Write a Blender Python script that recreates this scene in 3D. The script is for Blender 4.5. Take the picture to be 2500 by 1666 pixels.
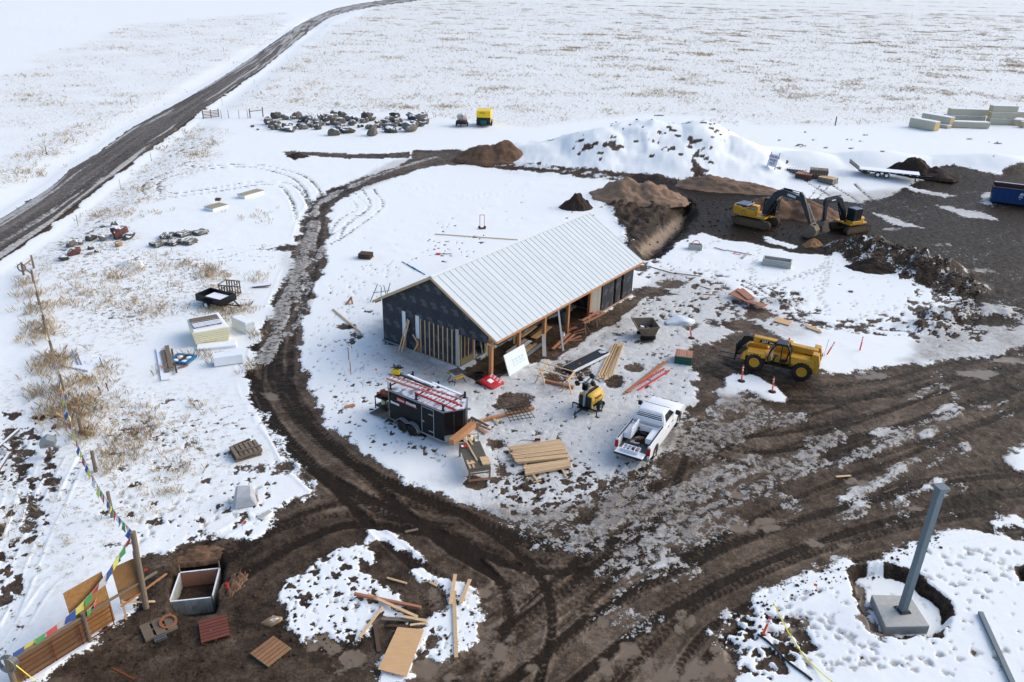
import bpy, bmesh, math, random
import numpy as np
from mathutils import Vector, Matrix, Euler
for o in list(bpy.data.objects): bpy.data.objects.remove(o)
sc = bpy.context.scene; COL = sc.collection
rad = math.radians
# ------------------------------------------------------------------ camera
FPX, PITCH, ROLL, CAMH = 1943.93, rad(24.9447), rad(1.5347), 25.758   # focal length in photo pixels, tilt, roll, height
cam = bpy.data.cameras.new('camera'); camo = bpy.data.objects.new('camera', cam); COL.objects.link(camo)
cam.sensor_width = 36.0; cam.sensor_fit = 'HORIZONTAL'; cam.lens = 36.0*FPX/2500; cam.clip_start = 0.5; cam.clip_end = 9000
cp, sp = math.cos(PITCH), math.sin(PITCH); cr, sr = math.cos(ROLL), math.sin(ROLL)
FW = Vector((0, cp, -sp)); _r = Vector((1, 0, 0)); _u = Vector((0, sp, cp))
RT = cr*_r + sr*_u; UP = -sr*_r + cr*_u
M = Matrix((RT, UP, -FW)).transposed().to_4x4(); M.translation = (0, 0, CAMH); camo.matrix_world = M
sc.camera = camo
# ------------------------------------------------------------------ light: thin overcast, sun low on the right
SUN_EL, SUN_AZ = 34.0, 72.0          # azimuth clockwise from +Y
w = bpy.data.worlds.new('World'); sc.world = w; w.use_nodes = True
nt = w.node_tree; nt.nodes.clear()
sky = nt.nodes.new('ShaderNodeTexSky'); sky.sky_type = 'NISHITA'; sky.sun_disc = False
sky.sun_elevation = rad(SUN_EL); sky.sun_rotation = rad(SUN_AZ); sky.air_density = 1.0; sky.dust_density = 6.0; sky.ozone_density = 1.0; sky.altitude = 1200
bg = nt.nodes.new('ShaderNodeBackground'); bg.inputs['Strength'].default_value = 0.15
wo = nt.nodes.new('ShaderNodeOutputWorld'); nt.links.new(sky.outputs[0], bg.inputs[0]); nt.links.new(bg.outputs[0], wo.inputs[0])
sl = bpy.data.lights.new('sun', 'SUN'); sl.energy = 0.8; sl.angle = rad(60); sl.color = (1.0, 0.975, 0.89)
slo = bpy.data.objects.new('sun', sl); COL.objects.link(slo); slo.location = (60, 20, 80)
slo.rotation_euler = (rad(90-SUN_EL), 0, rad(180-SUN_AZ))
sc.view_settings.view_transform = 'Standard'; sc.view_settings.look = 'None'; sc.view_settings.gamma = 1.0
sc.view_settings.use_curve_mapping = False
sc.view_settings.exposure = 0.68
sc.render.resolution_x, sc.render.resolution_y = 1024, 682
# ------------------------------------------------------------------ photo pixel -> point on the plane z
def ray(px, py):
    return (FW*FPX + RT*(px-1250) - UP*(py-833)).normalized()
def G(px, py, z=0.0):
    d = ray(px, py); t = (z-CAMH)/d.z
    return Vector((d.x*t, d.y*t, z))
def mpp(px, py, z=0.0):                       # metres per photo pixel there, across the view
    p = G(px, py, z); return ((p-Vector((0, 0, CAMH))).dot(FW))/FPX
def project(p):
    d = Vector(p)-Vector((0, 0, CAMH)); k = d.dot(FW)
    return 1250+FPX*d.dot(RT)/k, 833-FPX*d.dot(UP)/k
def yaw_px(a, b, z=0.0):
    p, q = G(*a, z), G(*b, z); return math.atan2(q.y-p.y, q.x-p.x)
# ------------------------------------------------------------------ numpy noise
_rng = np.random.default_rng(7); _P = _rng.permutation(1024); _V = _rng.random(1024)
def vnoise(x, y, seed=0):
    x = np.asarray(x, float)+seed*17.31; y = np.asarray(y, float)-seed*9.77
    ix = np.floor(x).astype(np.int64); iy = np.floor(y).astype(np.int64)
    fx = x-ix; fy = y-iy; fx = fx*fx*fx*(fx*(fx*6-15)+10); fy = fy*fy*fy*(fy*(fy*6-15)+10)
    def h(a, b): return _V[_P[(_P[a & 1023]+b) & 1023]]
    a = h(ix, iy); b = h(ix+1, iy); c = h(ix, iy+1); d = h(ix+1, iy+1)
    return (a+(b-a)*fx)*(1-fy)+(c+(d-c)*fx)*fy
def fbm(x, y, o=4, seed=0, g=.5):
    s = 0; a = 1; t = 0
    for k in range(o):
        s = s+a*vnoise(x*2**k, y*2**k, seed+k*3); t += a; a *= g
    return s/t
def sst(a, b, x):
    t = np.clip((x-a)/(b-a), 0, 1); return t*t*(3-2*t)
# ------------------------------------------------------------------ terrain grid: fine where the site is, coarse far out
def _rows():
    ys = [-400., -150., -60., -20., 0., 10., 15., 18.5]; y = 20.0
    while y < 760:
        ys.append(y); y += max(.05, 1.25*(y*y+CAMH*CAMH)/(CAMH*796.)*.95)
    ys += [760., 860., 1000., 1200., 1500., 2000., 3000., 5000.]
    return np.array(ys)
YS = _rows()
_ts = np.linspace(-1, 1, 760)
TS = np.concatenate([[-60., -20., -8., -4., -2.5, -1.8, -1.4, -1.2, -1.1, -1.05], _ts, [1.05, 1.1, 1.2, 1.4, 1.8, 2.5, 4., 8., 20., 60.]])
def srow(y): return (np.maximum(y, 20)*cp+CAMH*sp)*1250/FPX*1.06
SY = srow(YS)
X = SY[:, None]*TS[None, :]; Y = np.repeat(YS[:, None], len(TS), 1)
NR, NC = X.shape
F0 = lambda v=0.: np.full(X.shape, float(v))
mud, dirt, tone, wet, grs, Z = F0(), F0(), F0(.35), F0(), F0(), F0()
def W2(pts): return np.array([G(*p)[:2] for p in pts])
def sdf(poly, margin):
    """signed distance (m, inside positive) of the grid to a polygon given in world xy, only near it"""
    lo = poly.min(0)-margin; hi = poly.max(0)+margin
    m = (X > lo[0]) & (X < hi[0]) & (Y > lo[1]) & (Y < hi[1])
    x = X[m]; y = Y[m]; d = np.full(x.shape, 1e9); ins = np.zeros(x.shape, bool)
    n = len(poly)
    for i in range(n):
        ax, ay = poly[i]; bx, by = poly[(i+1) % n]
        ex, ey = bx-ax, by-ay; L = ex*ex+ey*ey+1e-12
        t = np.clip(((x-ax)*ex+(y-ay)*ey)/L, 0, 1)
        d = np.minimum(d, np.hypot(x-ax-t*ex, y-ay-t*ey))
        c = ((ay > y) != (by > y)); xi = ax+(y-ay)*ex/(ey if abs(ey) > 1e-9 else 1e-9)
        ins ^= c & (x < xi)
    return m, x, y, np.where(ins, d, -d)
def line_d(pts, margin):
    """distance and running length to a polyline in world xy"""
    lo = pts.min(0)-margin; hi = pts.max(0)+margin
    m = (X > lo[0]) & (X < hi[0]) & (Y > lo[1]) & (Y < hi[1])
    x = X[m]; y = Y[m]; D = np.full(x.shape, 1e9); U = np.zeros(x.shape); V = np.zeros(x.shape); run = 0
    for i in range(len(pts)-1):
        ax, ay = pts[i]; ex, ey = pts[i+1]-pts[i]; L = math.hypot(ex, ey)+1e-9
        t = np.clip(((x-ax)*ex+(y-ay)*ey)/(L*L), 0, 1)
        px_ = x-ax-t*ex; py_ = y-ay-t*ey; d = np.hypot(px_, py_); k = d < D
        D[k] = d[k]; U[k] = (run+t*L)[k]; V[k] = ((x-ax)*-ey/L+(y-ay)*ex/L)[k]; run += L
    return m, x, y, D, U, V
def smooth_line(pts, n=6):
    p = [Vector((*q, 0)) if len(q) == 2 else Vector(q) for q in pts]; out = []
    for i in range(len(p)-1):
        a = p[max(i-1, 0)]; b = p[i]; c = p[i+1]; d = p[min(i+2, len(p)-1)]
        for k in range(n):
            t = k/n; out.append(.5*((2*b)+(c-a)*t+(2*a-5*b+4*c-d)*t*t+(3*b-a-3*c+d)*t**3))
    out.append(p[-1]); return np.array([q[:2] for q in out])
def paint(fld, px, val=1., soft=.3, edge=.5, freq=.8, mode='max', seed=1, world=None):
    poly = W2(px) if world is None else world
    m, x, y, d = sdf(poly, soft+edge+1)
    d = d+(fbm(x*freq, y*freq, 4, seed)-.5)*2*edge
    k = sst(-soft, soft, d)
    if mode == 'max': fld[m] = np.maximum(fld[m], k*val)
    elif mode == 'mix': fld[m] = fld[m]*(1-k)+val*k
    elif mode == 'add': fld[m] += k*val
    return m, d, k
def ell(px, py, rx, ry, n=18):                      # an ellipse drawn on the photo, as pixel points
    return [(px+rx*math.cos(2*math.pi*i/n), py+ry*math.sin(2*math.pi*i/n)) for i in range(n)]
# base relief
Z += (fbm(X/9, Y/9, 3, 2)-.5)*.12*sst(0, 60, Y)+(fbm(X/60, Y/60, 3, 5)-.5)*1.6*sst(150, 420, Y)+(fbm(X/1.6, Y/1.6, 3, 9)-.5)*.07
# ---- packed, trampled snow round the building
paint(dirt, [(925, 800), (980, 850), (1120, 915), (1300, 855), (1560, 735), (1620, 660), (1750, 690), (1850, 745), (2010, 800), (1960, 830), (1800, 830), (1720, 880), (1690, 1010), (1620, 1120), (1450, 1270), (1230, 1262), (1190, 1190), (1170, 1090), (1150, 1010), (1000, 925), (930, 880)], .46, 1.4, 1.2, .5)
paint(dirt, [(930, 790), (1120, 905), (1200, 930), (1180, 960), (1060, 930), (960, 880)], .75, .9, .8, .8)
paint(dirt, [(1290, 930), (1400, 850), (1560, 740), (1600, 700), (1570, 780), (1440, 880), (1400, 960), (1300, 990)], .66, 1., .8, .8)
paint(dirt, [(1050, 1180), (1180, 1120), (1420, 1120), (1600, 1130), (1500, 1250), (1300, 1280), (1160, 1250)], .35, 1., 1, .6)
# ---- mud: lane, yard, loop
LANE = [(732, 550), (714, 639), (693, 693), (671, 729), (661, 764), (639, 807), (621, 854), (607, 907), (604, 961), (616, 990), (640, 1004), (661, 1027), (682, 1060), (704, 1095), (735, 1150), (768, 1195), (740, 1222), (700, 1230), (679, 1251), (661, 1285), (614, 1313), (568, 1322), (529, 1317), (464, 1331), (411, 1349), (339, 1362), (335, 1406), (352, 1484), (284, 1530), (214, 1575), (125, 1628), (60, 1690), (0, 2200),
        (1900, 2200), (1790, 1640), (1765, 1590), (1742, 1545), (1785, 1499), (1846, 1463), (1928, 1420), (2017, 1388), (2142, 1356), (2267, 1317), (2356, 1299), (2428, 1301), (2500, 1317), (3500, 1480),
        (3600, 860), (2500, 846), (2440, 866), (2330, 880), (2230, 890), (2140, 905), (2060, 915), (2010, 912), (1960, 880), (1900, 815), (1830, 790), (1790, 815), (1720, 868), (1700, 905), (1712, 960), (1680, 1010), (1650, 1040), (1625, 1085), (1600, 1130), (1545, 1150), (1480, 1180), (1440, 1215), (1400, 1258), (1300, 1262), (1230, 1264), (1145, 1238), (1060, 1203), (990, 1172), (915, 1127), (850, 1078), (800, 1032), (775, 987), (757, 940), (746, 900), (733, 854), (738, 800), (756, 750), (773, 693), (797, 639), (796, 596), (804, 550),
        (800, 522), (815, 500), (850, 478), (900, 455), (960, 436), (1010, 420), (1050, 408), (1133, 402), (1258, 420), (1437, 437), (1544, 446), (1651, 470), (1670, 449), (1580, 438), (1437, 427), (1258, 409), (1133, 390), (1130, 366), (1010, 368), (1000, 392), (960, 410), (900, 430), (840, 450), (800, 468), (765, 493), (745, 520)]
paint(mud, LANE, 1, .55, .65, .9)
YARD = [(1548, 550), (1537, 614), (1562, 632), (1605, 636), (1626, 610), (1660, 594), (1681, 578), (1714, 571), (1767, 584), (1853, 600), (1928, 618), (2017, 627), (2046, 621), (2074, 639), (2117, 654), (2171, 643), (2224, 654), (2246, 693), (2289, 718), (2356, 729), (2380, 764), (2345, 790), (2420, 800), (2500, 780), (3600, 820), (3600, 480), (2500, 428), (2428, 441), (2374, 434), (2321, 425), (2250, 430), (2271, 445), (2231, 450), (2196, 464), (2160, 479), (2099, 495), (2053, 491), (1964, 484), (1910, 470), (1831, 463), (1760, 450), (1700, 445), (1640, 447), (1560, 440), (1500, 452), (1462, 480), (1500, 505), (1530, 522)]
paint(mud, YARD, 1, .6, .9, .6)
paint(tone, YARD, .10, 2, 1, .3, mode='mix')
paint(mud, [(705, 375), (740, 380), (840, 388), (1000, 388), (1000, 372), (900, 378), (830, 376), (735, 371)], 1, .2, .5, 1.2)
paint(mud, [(690, 372), (720, 368), (742, 386), (715, 392)], .9, .3, .5, 1.5)
# porch and door-side bare soil
paint(mud, [(1125, 905), (1210, 850), (1310, 795), (1420, 745), (1470, 770), (1545, 722), (1575, 700), (1600, 705), (1540, 760), (1500, 790), (1440, 822), (1390, 855), (1345, 880), (1300, 885), (1270, 890), (1215, 935), (1160, 940)], 1, .35, .5, .8)
paint(tone, [(1125, 905), (1210, 850), (1310, 795), (1470, 770), (1600, 705), (1440, 830), (1345, 885), (1215, 935)], .42, 1, .5, .6, mode='mix')
SPOTS = [(1255, 985, 50, 24, 1), (1300, 880, 18, 10, 1), (1400, 908, 60, 24, .62), (1350, 925, 30, 14, .9), (1590, 715, 50, 14, .85), (1640, 695, 36, 12, .9), (1565, 655, 24, 8, .8), (1505, 933, 22, 14, 1), (1548, 900, 20, 11, 1), (1605, 985, 16, 10, .9), (1150, 1035, 22, 14, .9),
         (1212, 1085, 26, 14, 1), (1165, 1180, 34, 14, 1), (1230, 1150, 14, 22, .9), (1100, 1060, 18, 10, 1), (1130, 1000, 22, 7, .8), (965, 835, 30, 12, .7), (845, 800, 30, 8, 1), (880, 820, 22, 6, .8), (860, 835, 12, 8, .9), (973, 898, 17, 6, 1), (900, 762, 14, 5, .7),
         (1960, 770, 24, 6, .9), (1890, 720, 20, 6, .7), (1820, 745, 26, 10, .95), (1850, 770, 40, 14, .9), (1800, 795, 40, 16, .9), (1740, 790, 24, 12, .7), (1770, 855, 60, 26, .9), (1700, 870, 24, 40, .8), (1690, 800, 20, 8, .8), (1600, 870, 26, 5, .5), (1720, 940, 30, 30, .9),
         (1640, 820, 14, 5, .8), (1500, 820, 30, 6, .5), (1420, 800, 24, 10, .8), (1570, 835, 28, 8, .8), (1985, 790, 30, 5, .9), (2060, 800, 60, 4, .9), (2120, 815, 40, 4, .8), (700, 607, 34, 9, .95), (668, 610, 20, 4, .8), (620, 1150, 40, 12, .65), (690, 1140, 34, 16, .8), (560, 1200, 30, 8, .4), (850, 745, 14, 5, .5),
         (50, 1130, 24, 60, .75), (80, 1230, 24, 50, .7), (130, 1190, 20, 22, .9), (30, 1080, 20, 30, .8), (120, 1110, 14, 30, .7), (70, 1290, 14, 30, .7)]
for i, (a, b, rx, ry, v) in enumerate(SPOTS): paint(mud, ell(a, b, rx, ry), v, .5, .55, 1.1, seed=20+i)
# snow islands inside the mud
ISL = [[(900, 1300), (920, 1294), (950, 1296), (990, 1318), (1025, 1345), (1045, 1370), (1035, 1376), (1000, 1355), (960, 1335), (925, 1315), (905, 1335), (895, 1325)],
       [(825, 1345), (865, 1340), (900, 1355), (912, 1375), (885, 1392), (910, 1400), (950, 1430), (985, 1460), (1025, 1478), (1000, 1486), (960, 1490), (1040, 1535), (1052, 1548), (1030, 1600), (1080, 1560), (1040, 1525), (1075, 1490), (1085, 1450), (1050, 1420), (1005, 1398), (1030, 1393), (1080, 1410), (1130, 1425), (1165, 1455), (1180, 1490), (1186, 1515), (1160, 1560), (1110, 1605), (1065, 1640), (1000, 1666), (920, 1690), (915, 1640), (940, 1600), (965, 1540), (935, 1515), (905, 1560), (870, 1560), (830, 1555), (800, 1575), (740, 1560), (705, 1535), (700, 1500), (690, 1450), (700, 1420), (760, 1390)],
       [(1750, 955), (1765, 925), (1800, 912), (1850, 920), (1890, 945), (1930, 975), (1910, 985), (1860, 975), (1830, 955), (1780, 985), (1750, 985)],
       [(2160, 1240), (2200, 1200), (2260, 1180), (2285, 1168), (2310, 1168), (2240, 1215), (2190, 1230), (2150, 1228)], [(2050, 1218), (2100, 1196), (2180, 1150), (2240, 1120), (2190, 1165), (2110, 1205), (2060, 1226)],
       [(2470, 1105), (2500, 1085), (2600, 1100), (2600, 1160), (2490, 1150), (2455, 1130)], [(2420, 1275), (2480, 1262), (2500, 1270), (2500, 1290), (2430, 1288)],
       [(1862, 545+30), (1905, 590), (1960, 602), (1935, 608), (1880, 596)], [(2210, 455), (2280, 470), (2340, 480), (2300, 482), (2220, 465)], [(2280, 500), (2400, 520), (2440, 540), (2350, 530)], [(2130, 520), (2200, 540), (2260, 560), (2180, 550)], [(2400, 470), (2400, 500), (2420, 500), (2425, 470)]]
for i, p in enumerate(ISL): paint(mud, p, .05, .4, .5, 1.2, mode='mix', seed=60+i)
# greyish slush streaked along the vehicle paths
SDIR = G(2500, 900)-G(1300, 1600); sa = math.atan2(SDIR.y, SDIR.x)
us = X*math.cos(sa)+Y*math.sin(sa); vs = -X*math.sin(sa)+Y*math.cos(sa)
wv = (fbm(us*.08, vs*.3, 2, 77)-.5)*3
strk = fbm(us*.16, (vs+wv)*1.1, 4, 31); blot = fbm(X*.5, Y*.5, 4, 33)
slz = F0()
paint(slz, [(1180, 1250), (1420, 1200), (1600, 1120), (1700, 1000), (1760, 960), (1900, 1010), (2100, 1050), (2060, 1180), (1900, 1260), (1700, 1380), (1560, 1400), (1450, 1480), (1400, 1350), (1250, 1290)], 1, 1.5, 1.5, .3)
paint(slz, [(1950, 1090), (2200, 1010), (2500, 900), (2600, 1000), (2300, 1180), (2100, 1260)], .55, 1.5, 1.5, .3)
paint(slz, [(2350, 720), (2500, 700), (2600, 850), (2300, 900), (2200, 880)], .6, 1, 1.5, .3)
paint(slz, [(2000, 470), (2500, 460), (2600, 760), (2450, 720), (2250, 600), (2100, 530)], .5, 1.5, 1.5, .3)
paint(slz, [(1760, 960), (1730, 1000), (1800, 1030), (1900, 1010), (1850, 970)], 1, .8, .6, .5)
paint(slz, [(700, 600), (790, 590), (770, 680), (735, 760), (700, 850), (660, 870), (640, 830), (670, 740)], .3, .6, .5, .6)
paint(slz, [(750, 560), (800, 500), (1050, 400), (1050, 375), (960, 395), (780, 480), (735, 540)], .4, .6, .5, .6)
sl1 = slz*sst(.46, .66, strk*.6+blot*.4+slz*.1)
mud -= .54*sl1*(mud > .5); dirt = np.maximum(dirt, 1.3*slz*(.6+.5*blot))
# ---- tyre ruts: (points, half gauge m, rut width m, depth, treads)
def ruts(px, half=.85, wid=.42, dep=.07, tread=1., dk=.25, soil=0., both=True):
    c = smooth_line([G(*p)[:2] for p in px])
    m, x, y, D, U, V = line_d(c, half+wid+1)
    V = V+(fbm(U*.2, U*0, 2, 3)-.5)*.3; D2 = np.abs(np.abs(V)-half) if both else np.abs(V)
    ok = (D < half+wid+.6)
    k = sst(wid*.75, wid*.4, D2)*ok; rim = sst(wid*1.25, wid*.8, D2)*(1-k)*ok
    tr = (np.sin(U*2*math.pi/.34+np.abs(np.abs(V)-half)*14) > .1)*k
    near = np.clip(1.6-Y[m]/60, 0, 1)
    Z[m] += -dep*k+dep*.5*rim-.045*tr*tread*near
    tone[m] += -dk*k*(.3+1.*vnoise(U*.4, V*2, 4))-.22*tr*tread*near+.25*rim*dk
    if soil: mud[m] = np.maximum(mud[m], k*soil*(.65+.45*vnoise(U*.6, V*1.5, 11)))
    return m
MR = [[(1190, 1660), (1400, 1500), (1700, 1320), (2000, 1180), (2300, 1060), (2560, 960)], [(1330, 1660), (1550, 1500), (1850, 1350), (2100, 1270), (2350, 1200), (2560, 1180)], [(1250, 1480), (1500, 1330), (1700, 1190), (1900, 1090), (2200, 980), (2520, 880)],
      [(900, 1180), (1100, 1280), (1250, 1400), (1300, 1520), (1250, 1680)], [(640, 900), (680, 990), (760, 1090), (900, 1190), (1080, 1270), (1300, 1350), (1600, 1330)], [(660, 860), (650, 950), (720, 1060), (850, 1180), (1000, 1320), (1150, 1420)],
      [(1640, 1040), (1560, 1200), (1480, 1330), (1350, 1450)], [(1560, 1660), (1680, 1520), (1850, 1420), (2100, 1330), (2400, 1270)], [(1780, 900), (1900, 950), (2100, 940), (2300, 900), (2520, 860)], [(1700, 1060), (1850, 1100), (2050, 1080), (2250, 1020), (2500, 950)],
      [(560, 1350), (680, 1280), (850, 1240), (1050, 1260)]]
random.seed(4)
for q in MR:
    for _ in range(3):
        j = random.uniform(-22, 22); ruts([(a+j*1.2, b+j+random.uniform(-6, 6)) for a, b in q], .75+.3*random.random(), random.choice((.3, .38, .5)), .05, random.choice((.6, 1, 1.2)), random.uniform(.05, .2))
for q in ([(975, 362), (900, 430), (800, 470), (752, 540), (725, 640), (690, 740), (655, 830), (640, 900)], [(1000, 380), (880, 440), (790, 490), (765, 560), (750, 640), (720, 740), (690, 820), (680, 900)]): ruts(q, .8, .5, .06, .6, .2)
# ruts in clean snow: loop left of the lane and the passes behind the building
ruts([(775, 500), (758, 460), (720, 430), (640, 408), (560, 406), (470, 416), (400, 432), (366, 455), (372, 474), (420, 478), (520, 466), (620, 450), (690, 452), (725, 480), (742, 530)], .85, .42, .06, 0, 0, .62)
ruts([(815, 560), (890, 505), (1000, 470), (1150, 452), (1300, 446), (1450, 452)], .9, .35, .05, 0, 0, .12); ruts([(840, 600), (960, 545), (1100, 492), (1260, 462)], .9, .3, .04, 0, 0, .1)
ruts([(905, 470), (920, 500), (905, 520), (850, 560), (800, 590)], .7, .4, .06, 0, 0, .5); ruts([(860, 478), (885, 510), (840, 540), (815, 580)], .6, .4, .06, 0, 0, .45)
ruts([(870, 400), (1000, 398), (1100, 380)], .8, .4, .04, 0, 0, .1); ruts([(2010, 460), (1985, 485)], .5, .3, .05, 0, 0, .6)
ruts([(640, 1005), (665, 1060), (700, 1130), (765, 1195)], .05, .4, .08, 0, 0, .6, False)
for q in ([(390, 645), (470, 632), (560, 612), (650, 605)], [(500, 640), (600, 632), (690, 640)], [(420, 640), (520, 640), (640, 612)]): ruts(q, .6, .4, .04, 0, 0, .42)
for q in ([(520, 1010), (600, 1000), (640, 985)], [(480, 1075), (560, 1050), (640, 1020)], [(0, 1480), (60, 1350), (110, 1250), (160, 1150)], [(-20, 1330), (30, 1200), (60, 1090)], [(0, 1545), (120, 1400), (300, 1350)]): ruts(q, .6, .35, .05, .4, 0, .38)
for q in ([(2035, 455), (2090, 490)], [(2092, 455), (2130, 492)], [(1960, 440), (2010, 470), (2060, 500)]): ruts(q, .02, .5, .08, .3, 0, .75, False)
for q in ([(1990, 795), (2120, 810), (2200, 815)], [(1840, 705), (1990, 790)]): ruts(q, .4, .4, .05, 0, 0, .6)
def strip(px, half, mval, dval, seed):
    c = smooth_line([G(*p)[:2] for p in px]); m, x, y, D, U, V = line_d(c, half+2); k = sst(half+.3, half-.3, D+(fbm(U*.5, V*1.2, 3, seed)-.5)*1.1)
    mud[m] = mud[m]*(1-k)+k*(mval+.5*(fbm(U*.35, V*1.5, 4, seed+1)-.5)); dirt[m] = np.maximum(dirt[m], k*dval)
strip([(768, 545), (745, 620), (722, 690), (695, 760), (668, 830), (655, 880)], .75, .40, .95, 41); strip([(785, 600), (770, 650), (745, 730), (712, 820)], .25, .5, .9, 43); strip([(1060, 385), (960, 415), (860, 455), (790, 490), (760, 530)], .5, .42, .8, 45)
strip([(1480, 1400), (1650, 1290), (1800, 1220), (1990, 1130)], .6, .50, .95, 47); strip([(1560, 1290), (1700, 1200), (1850, 1130)], .8, .50, .95, 49); strip([(1420, 1330), (1500, 1270), (1560, 1210)], 1.0, .48, .9, 51); strip([(1140, 397), (1260, 411), (1400, 428), (1520, 441)], .35, .3, .3, 55); strip([(2050, 1140), (2200, 1060), (2350, 1000)], .5, .5, .9, 53)
# ---- puddles
for i, (a, b, rx, ry) in enumerate([(1220, 1590, 40, 36), (1410, 1500, 14, 14), (1560, 1625, 40, 24), (1625, 1650, 30, 14), (1460, 1570, 20, 8), (1110, 1655, 24, 8), (660, 966, 22, 9), (1190, 1445, 24, 12), (1600, 1440, 20, 8), (1700, 1650, 40, 16), (1770, 1600, 22, 30),
                                     (800, 1580, 40, 30), (850, 1610, 36, 20), (920, 1545, 12, 22), (1060, 1460, 22, 24), (1035, 1637, 34, 18), (1840, 1290, 60, 10), (1880, 1275, 40, 7), (1985, 1325, 50, 6), (2060, 1332, 18, 6), (2120, 920, 40, 10), (2390, 912, 50, 10), (2450, 880, 40, 7), (1790, 1210, 26, 6), (2240, 1240, 24, 6), (2105, 1180, 40, 5),
                                     (2400, 660, 18, 6), (2300, 598, 20, 3), (2180, 560, 26, 3), (2110, 1450, 12, 30), (2120, 1500, 16, 30), (2150, 1535, 30, 8), (1945, 1535, 30, 12), (1965, 1525, 14, 14), (1925, 1520, 10, 10), (1730, 1630, 60, 24), (1480, 1640, 30, 18), (1330, 1640, 30, 9), (1530, 1590, 22, 9)]):
    m, d, k = paint(wet, ell(a, b, rx, ry), 1, .5, .7, 1.3, seed=130+i); mud[m] = np.maximum(mud[m], k); Z[m] -= .03*k
nwet = fbm(X*.45, Y*.45, 4, 91); zone = F0()
paint(zone, [(900, 1720), (1150, 1420), (1500, 1400), (1800, 1450), (1780, 1720)], 1, 2, 1, .3)
kk = .7*zone*sst(.66, .74, nwet)*(mud > .7); wet = np.maximum(wet, kk); Z -= .025*kk
chz = F0(); paint(chz, [(1250, 1290), (1450, 1230), (1650, 1080), (1760, 940), (2100, 940), (2500, 870), (2700, 1200), (2300, 1290), (1950, 1380), (1720, 1560), (1400, 1640), (1240, 1480)], 1, 2, 1, .3)
ch = fbm(us*.45, vs*1.0, 4, 96); mud -= .44*chz*sst(.58, .72, ch)*(mud > .6)*(wet < .3); dirt = np.maximum(dirt, chz*.9*(mud < .9)*(mud > .35))
tone += .40*(fbm(X*.8, Y*.8, 4, 97)-.5)*mud
# lighter, drier mud at the bottom centre and along the lane edges
tone += .22*(fbm(X*.22, Y*.22, 4, 44)-.5)*2+.30*(fbm(us*.3, vs*1.6, 4, 45)-.5)
tone += -.03
paint(tone, YARD, -.28, 2, 1, .3, mode='add')
paint(tone, [(900, 1700), (1150, 1400), (1500, 1380), (1800, 1450), (1780, 1700)], .14, 2, 1, .3, mode='add')
paint(tone, [(400, 1340), (560, 1310), (700, 1400), (760, 1600), (700, 1700), (60, 1720), (200, 1570)], -.06, 1, 1, .3, mode='add')
# ---- mounds
def mound(px, py, rx, ry, h, yaw=0, pw=1.0, nz=.25, nf=.35, seed=1, cx=None):
    c = G(px, py) if cx is None else cx
    dx = X-c[0]; dy = Y-c[1]; a = dx*math.cos(yaw)+dy*math.sin(yaw); b = -dx*math.sin(yaw)+dy*math.cos(yaw)
    d = np.hypot(a/rx, b/ry)+(fbm(X*nf, Y*nf, 4, seed)-.5)*nz*2
    k = np.clip(1-d, 0, 1); k = k**pw
    k = k*k*(3-2*k)*.45+k*.55
    return h*k, k
cm = Vector((19.5, 123, 0))
for (cx, cy, rx, ry, h) in ((7, 122, 14, 13, 2.6), (14, 123, 15, 16, 4.2), (21, 125, 17, 18, 5.2), (28, 125, 15, 16, 5.0), (33, 121, 10, 13, 3.4), (24, 118, 19, 13, 2.8)):
    hh, k = mound(0, 0, rx, ry, h, nz=.12, nf=.3, seed=int(cx), cx=Vector((cx, cy))); Z = np.maximum(Z, hh+Z*.2)
for (cx, cy, rx, ry, h) in ((44, 121, 12, 9, 2.2), (56, 122, 16, 9, 2.4), (72, 121, 18, 10, 2.5), (88, 118, 16, 9, 2.4), (38, 128, 12, 8, 1.2), (64, 116, 40, 8, 1.0)):
    hh, k = mound(0, 0, rx, ry, h, nz=.12, nf=.15, seed=int(cy+cx), cx=Vector((cx, cy))); Z = np.maximum(Z, hh+Z*.2)
# half-melted berm of soil and snow between yard and snow field
rgh = fbm(X*1.5, Y*1.5, 4, 55)
for (p, q, rx, ry, h) in ((2085, 612, 4.2, 2.6, 1.5), (2150, 618, 4., 2.6, 1.5), (2215, 640, 4.5, 3., 1.7), (2280, 668, 4.5, 3., 1.8), (2345, 700, 3.6, 2.4, 1.2), (2120, 640, 2.6, 2., .9), (2310, 775, 3.4, 1.6, .9), (2260, 800, 3, 1.4, .8), (2400, 760, 4, 2, .6), (1850, 742, 3, 1.6, .5), (1925, 745, 2.2, 1.2, .5), (320, 650, 1.6, 1.1, .6), (1668, 775, 0.1, .1, .0)):
    hh, k = mound(p, q, rx, ry, h, nz=.3, nf=.7, seed=p); Z += hh*(.85+.28*(rgh-.5)*2)
    if q < 720 and p > 2000:
        s = sst(.02, .25, k); mud = mud*(1-s)+s*(.74+.9*(fbm(X*1.1, Y*1.1, 4, 58)-.5)); dirt = np.maximum(dirt, .35*s*(rgh > .5)); tone = tone*(1-s)+s*.16
    elif p > 1700:
        s = sst(.05, .4, k); mud = mud*(1-s)+s*(.12+.9*(fbm(X*1.3, Y*1.3, 4, 59)-.3)); dirt = np.maximum(dirt, .4*s)
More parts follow.
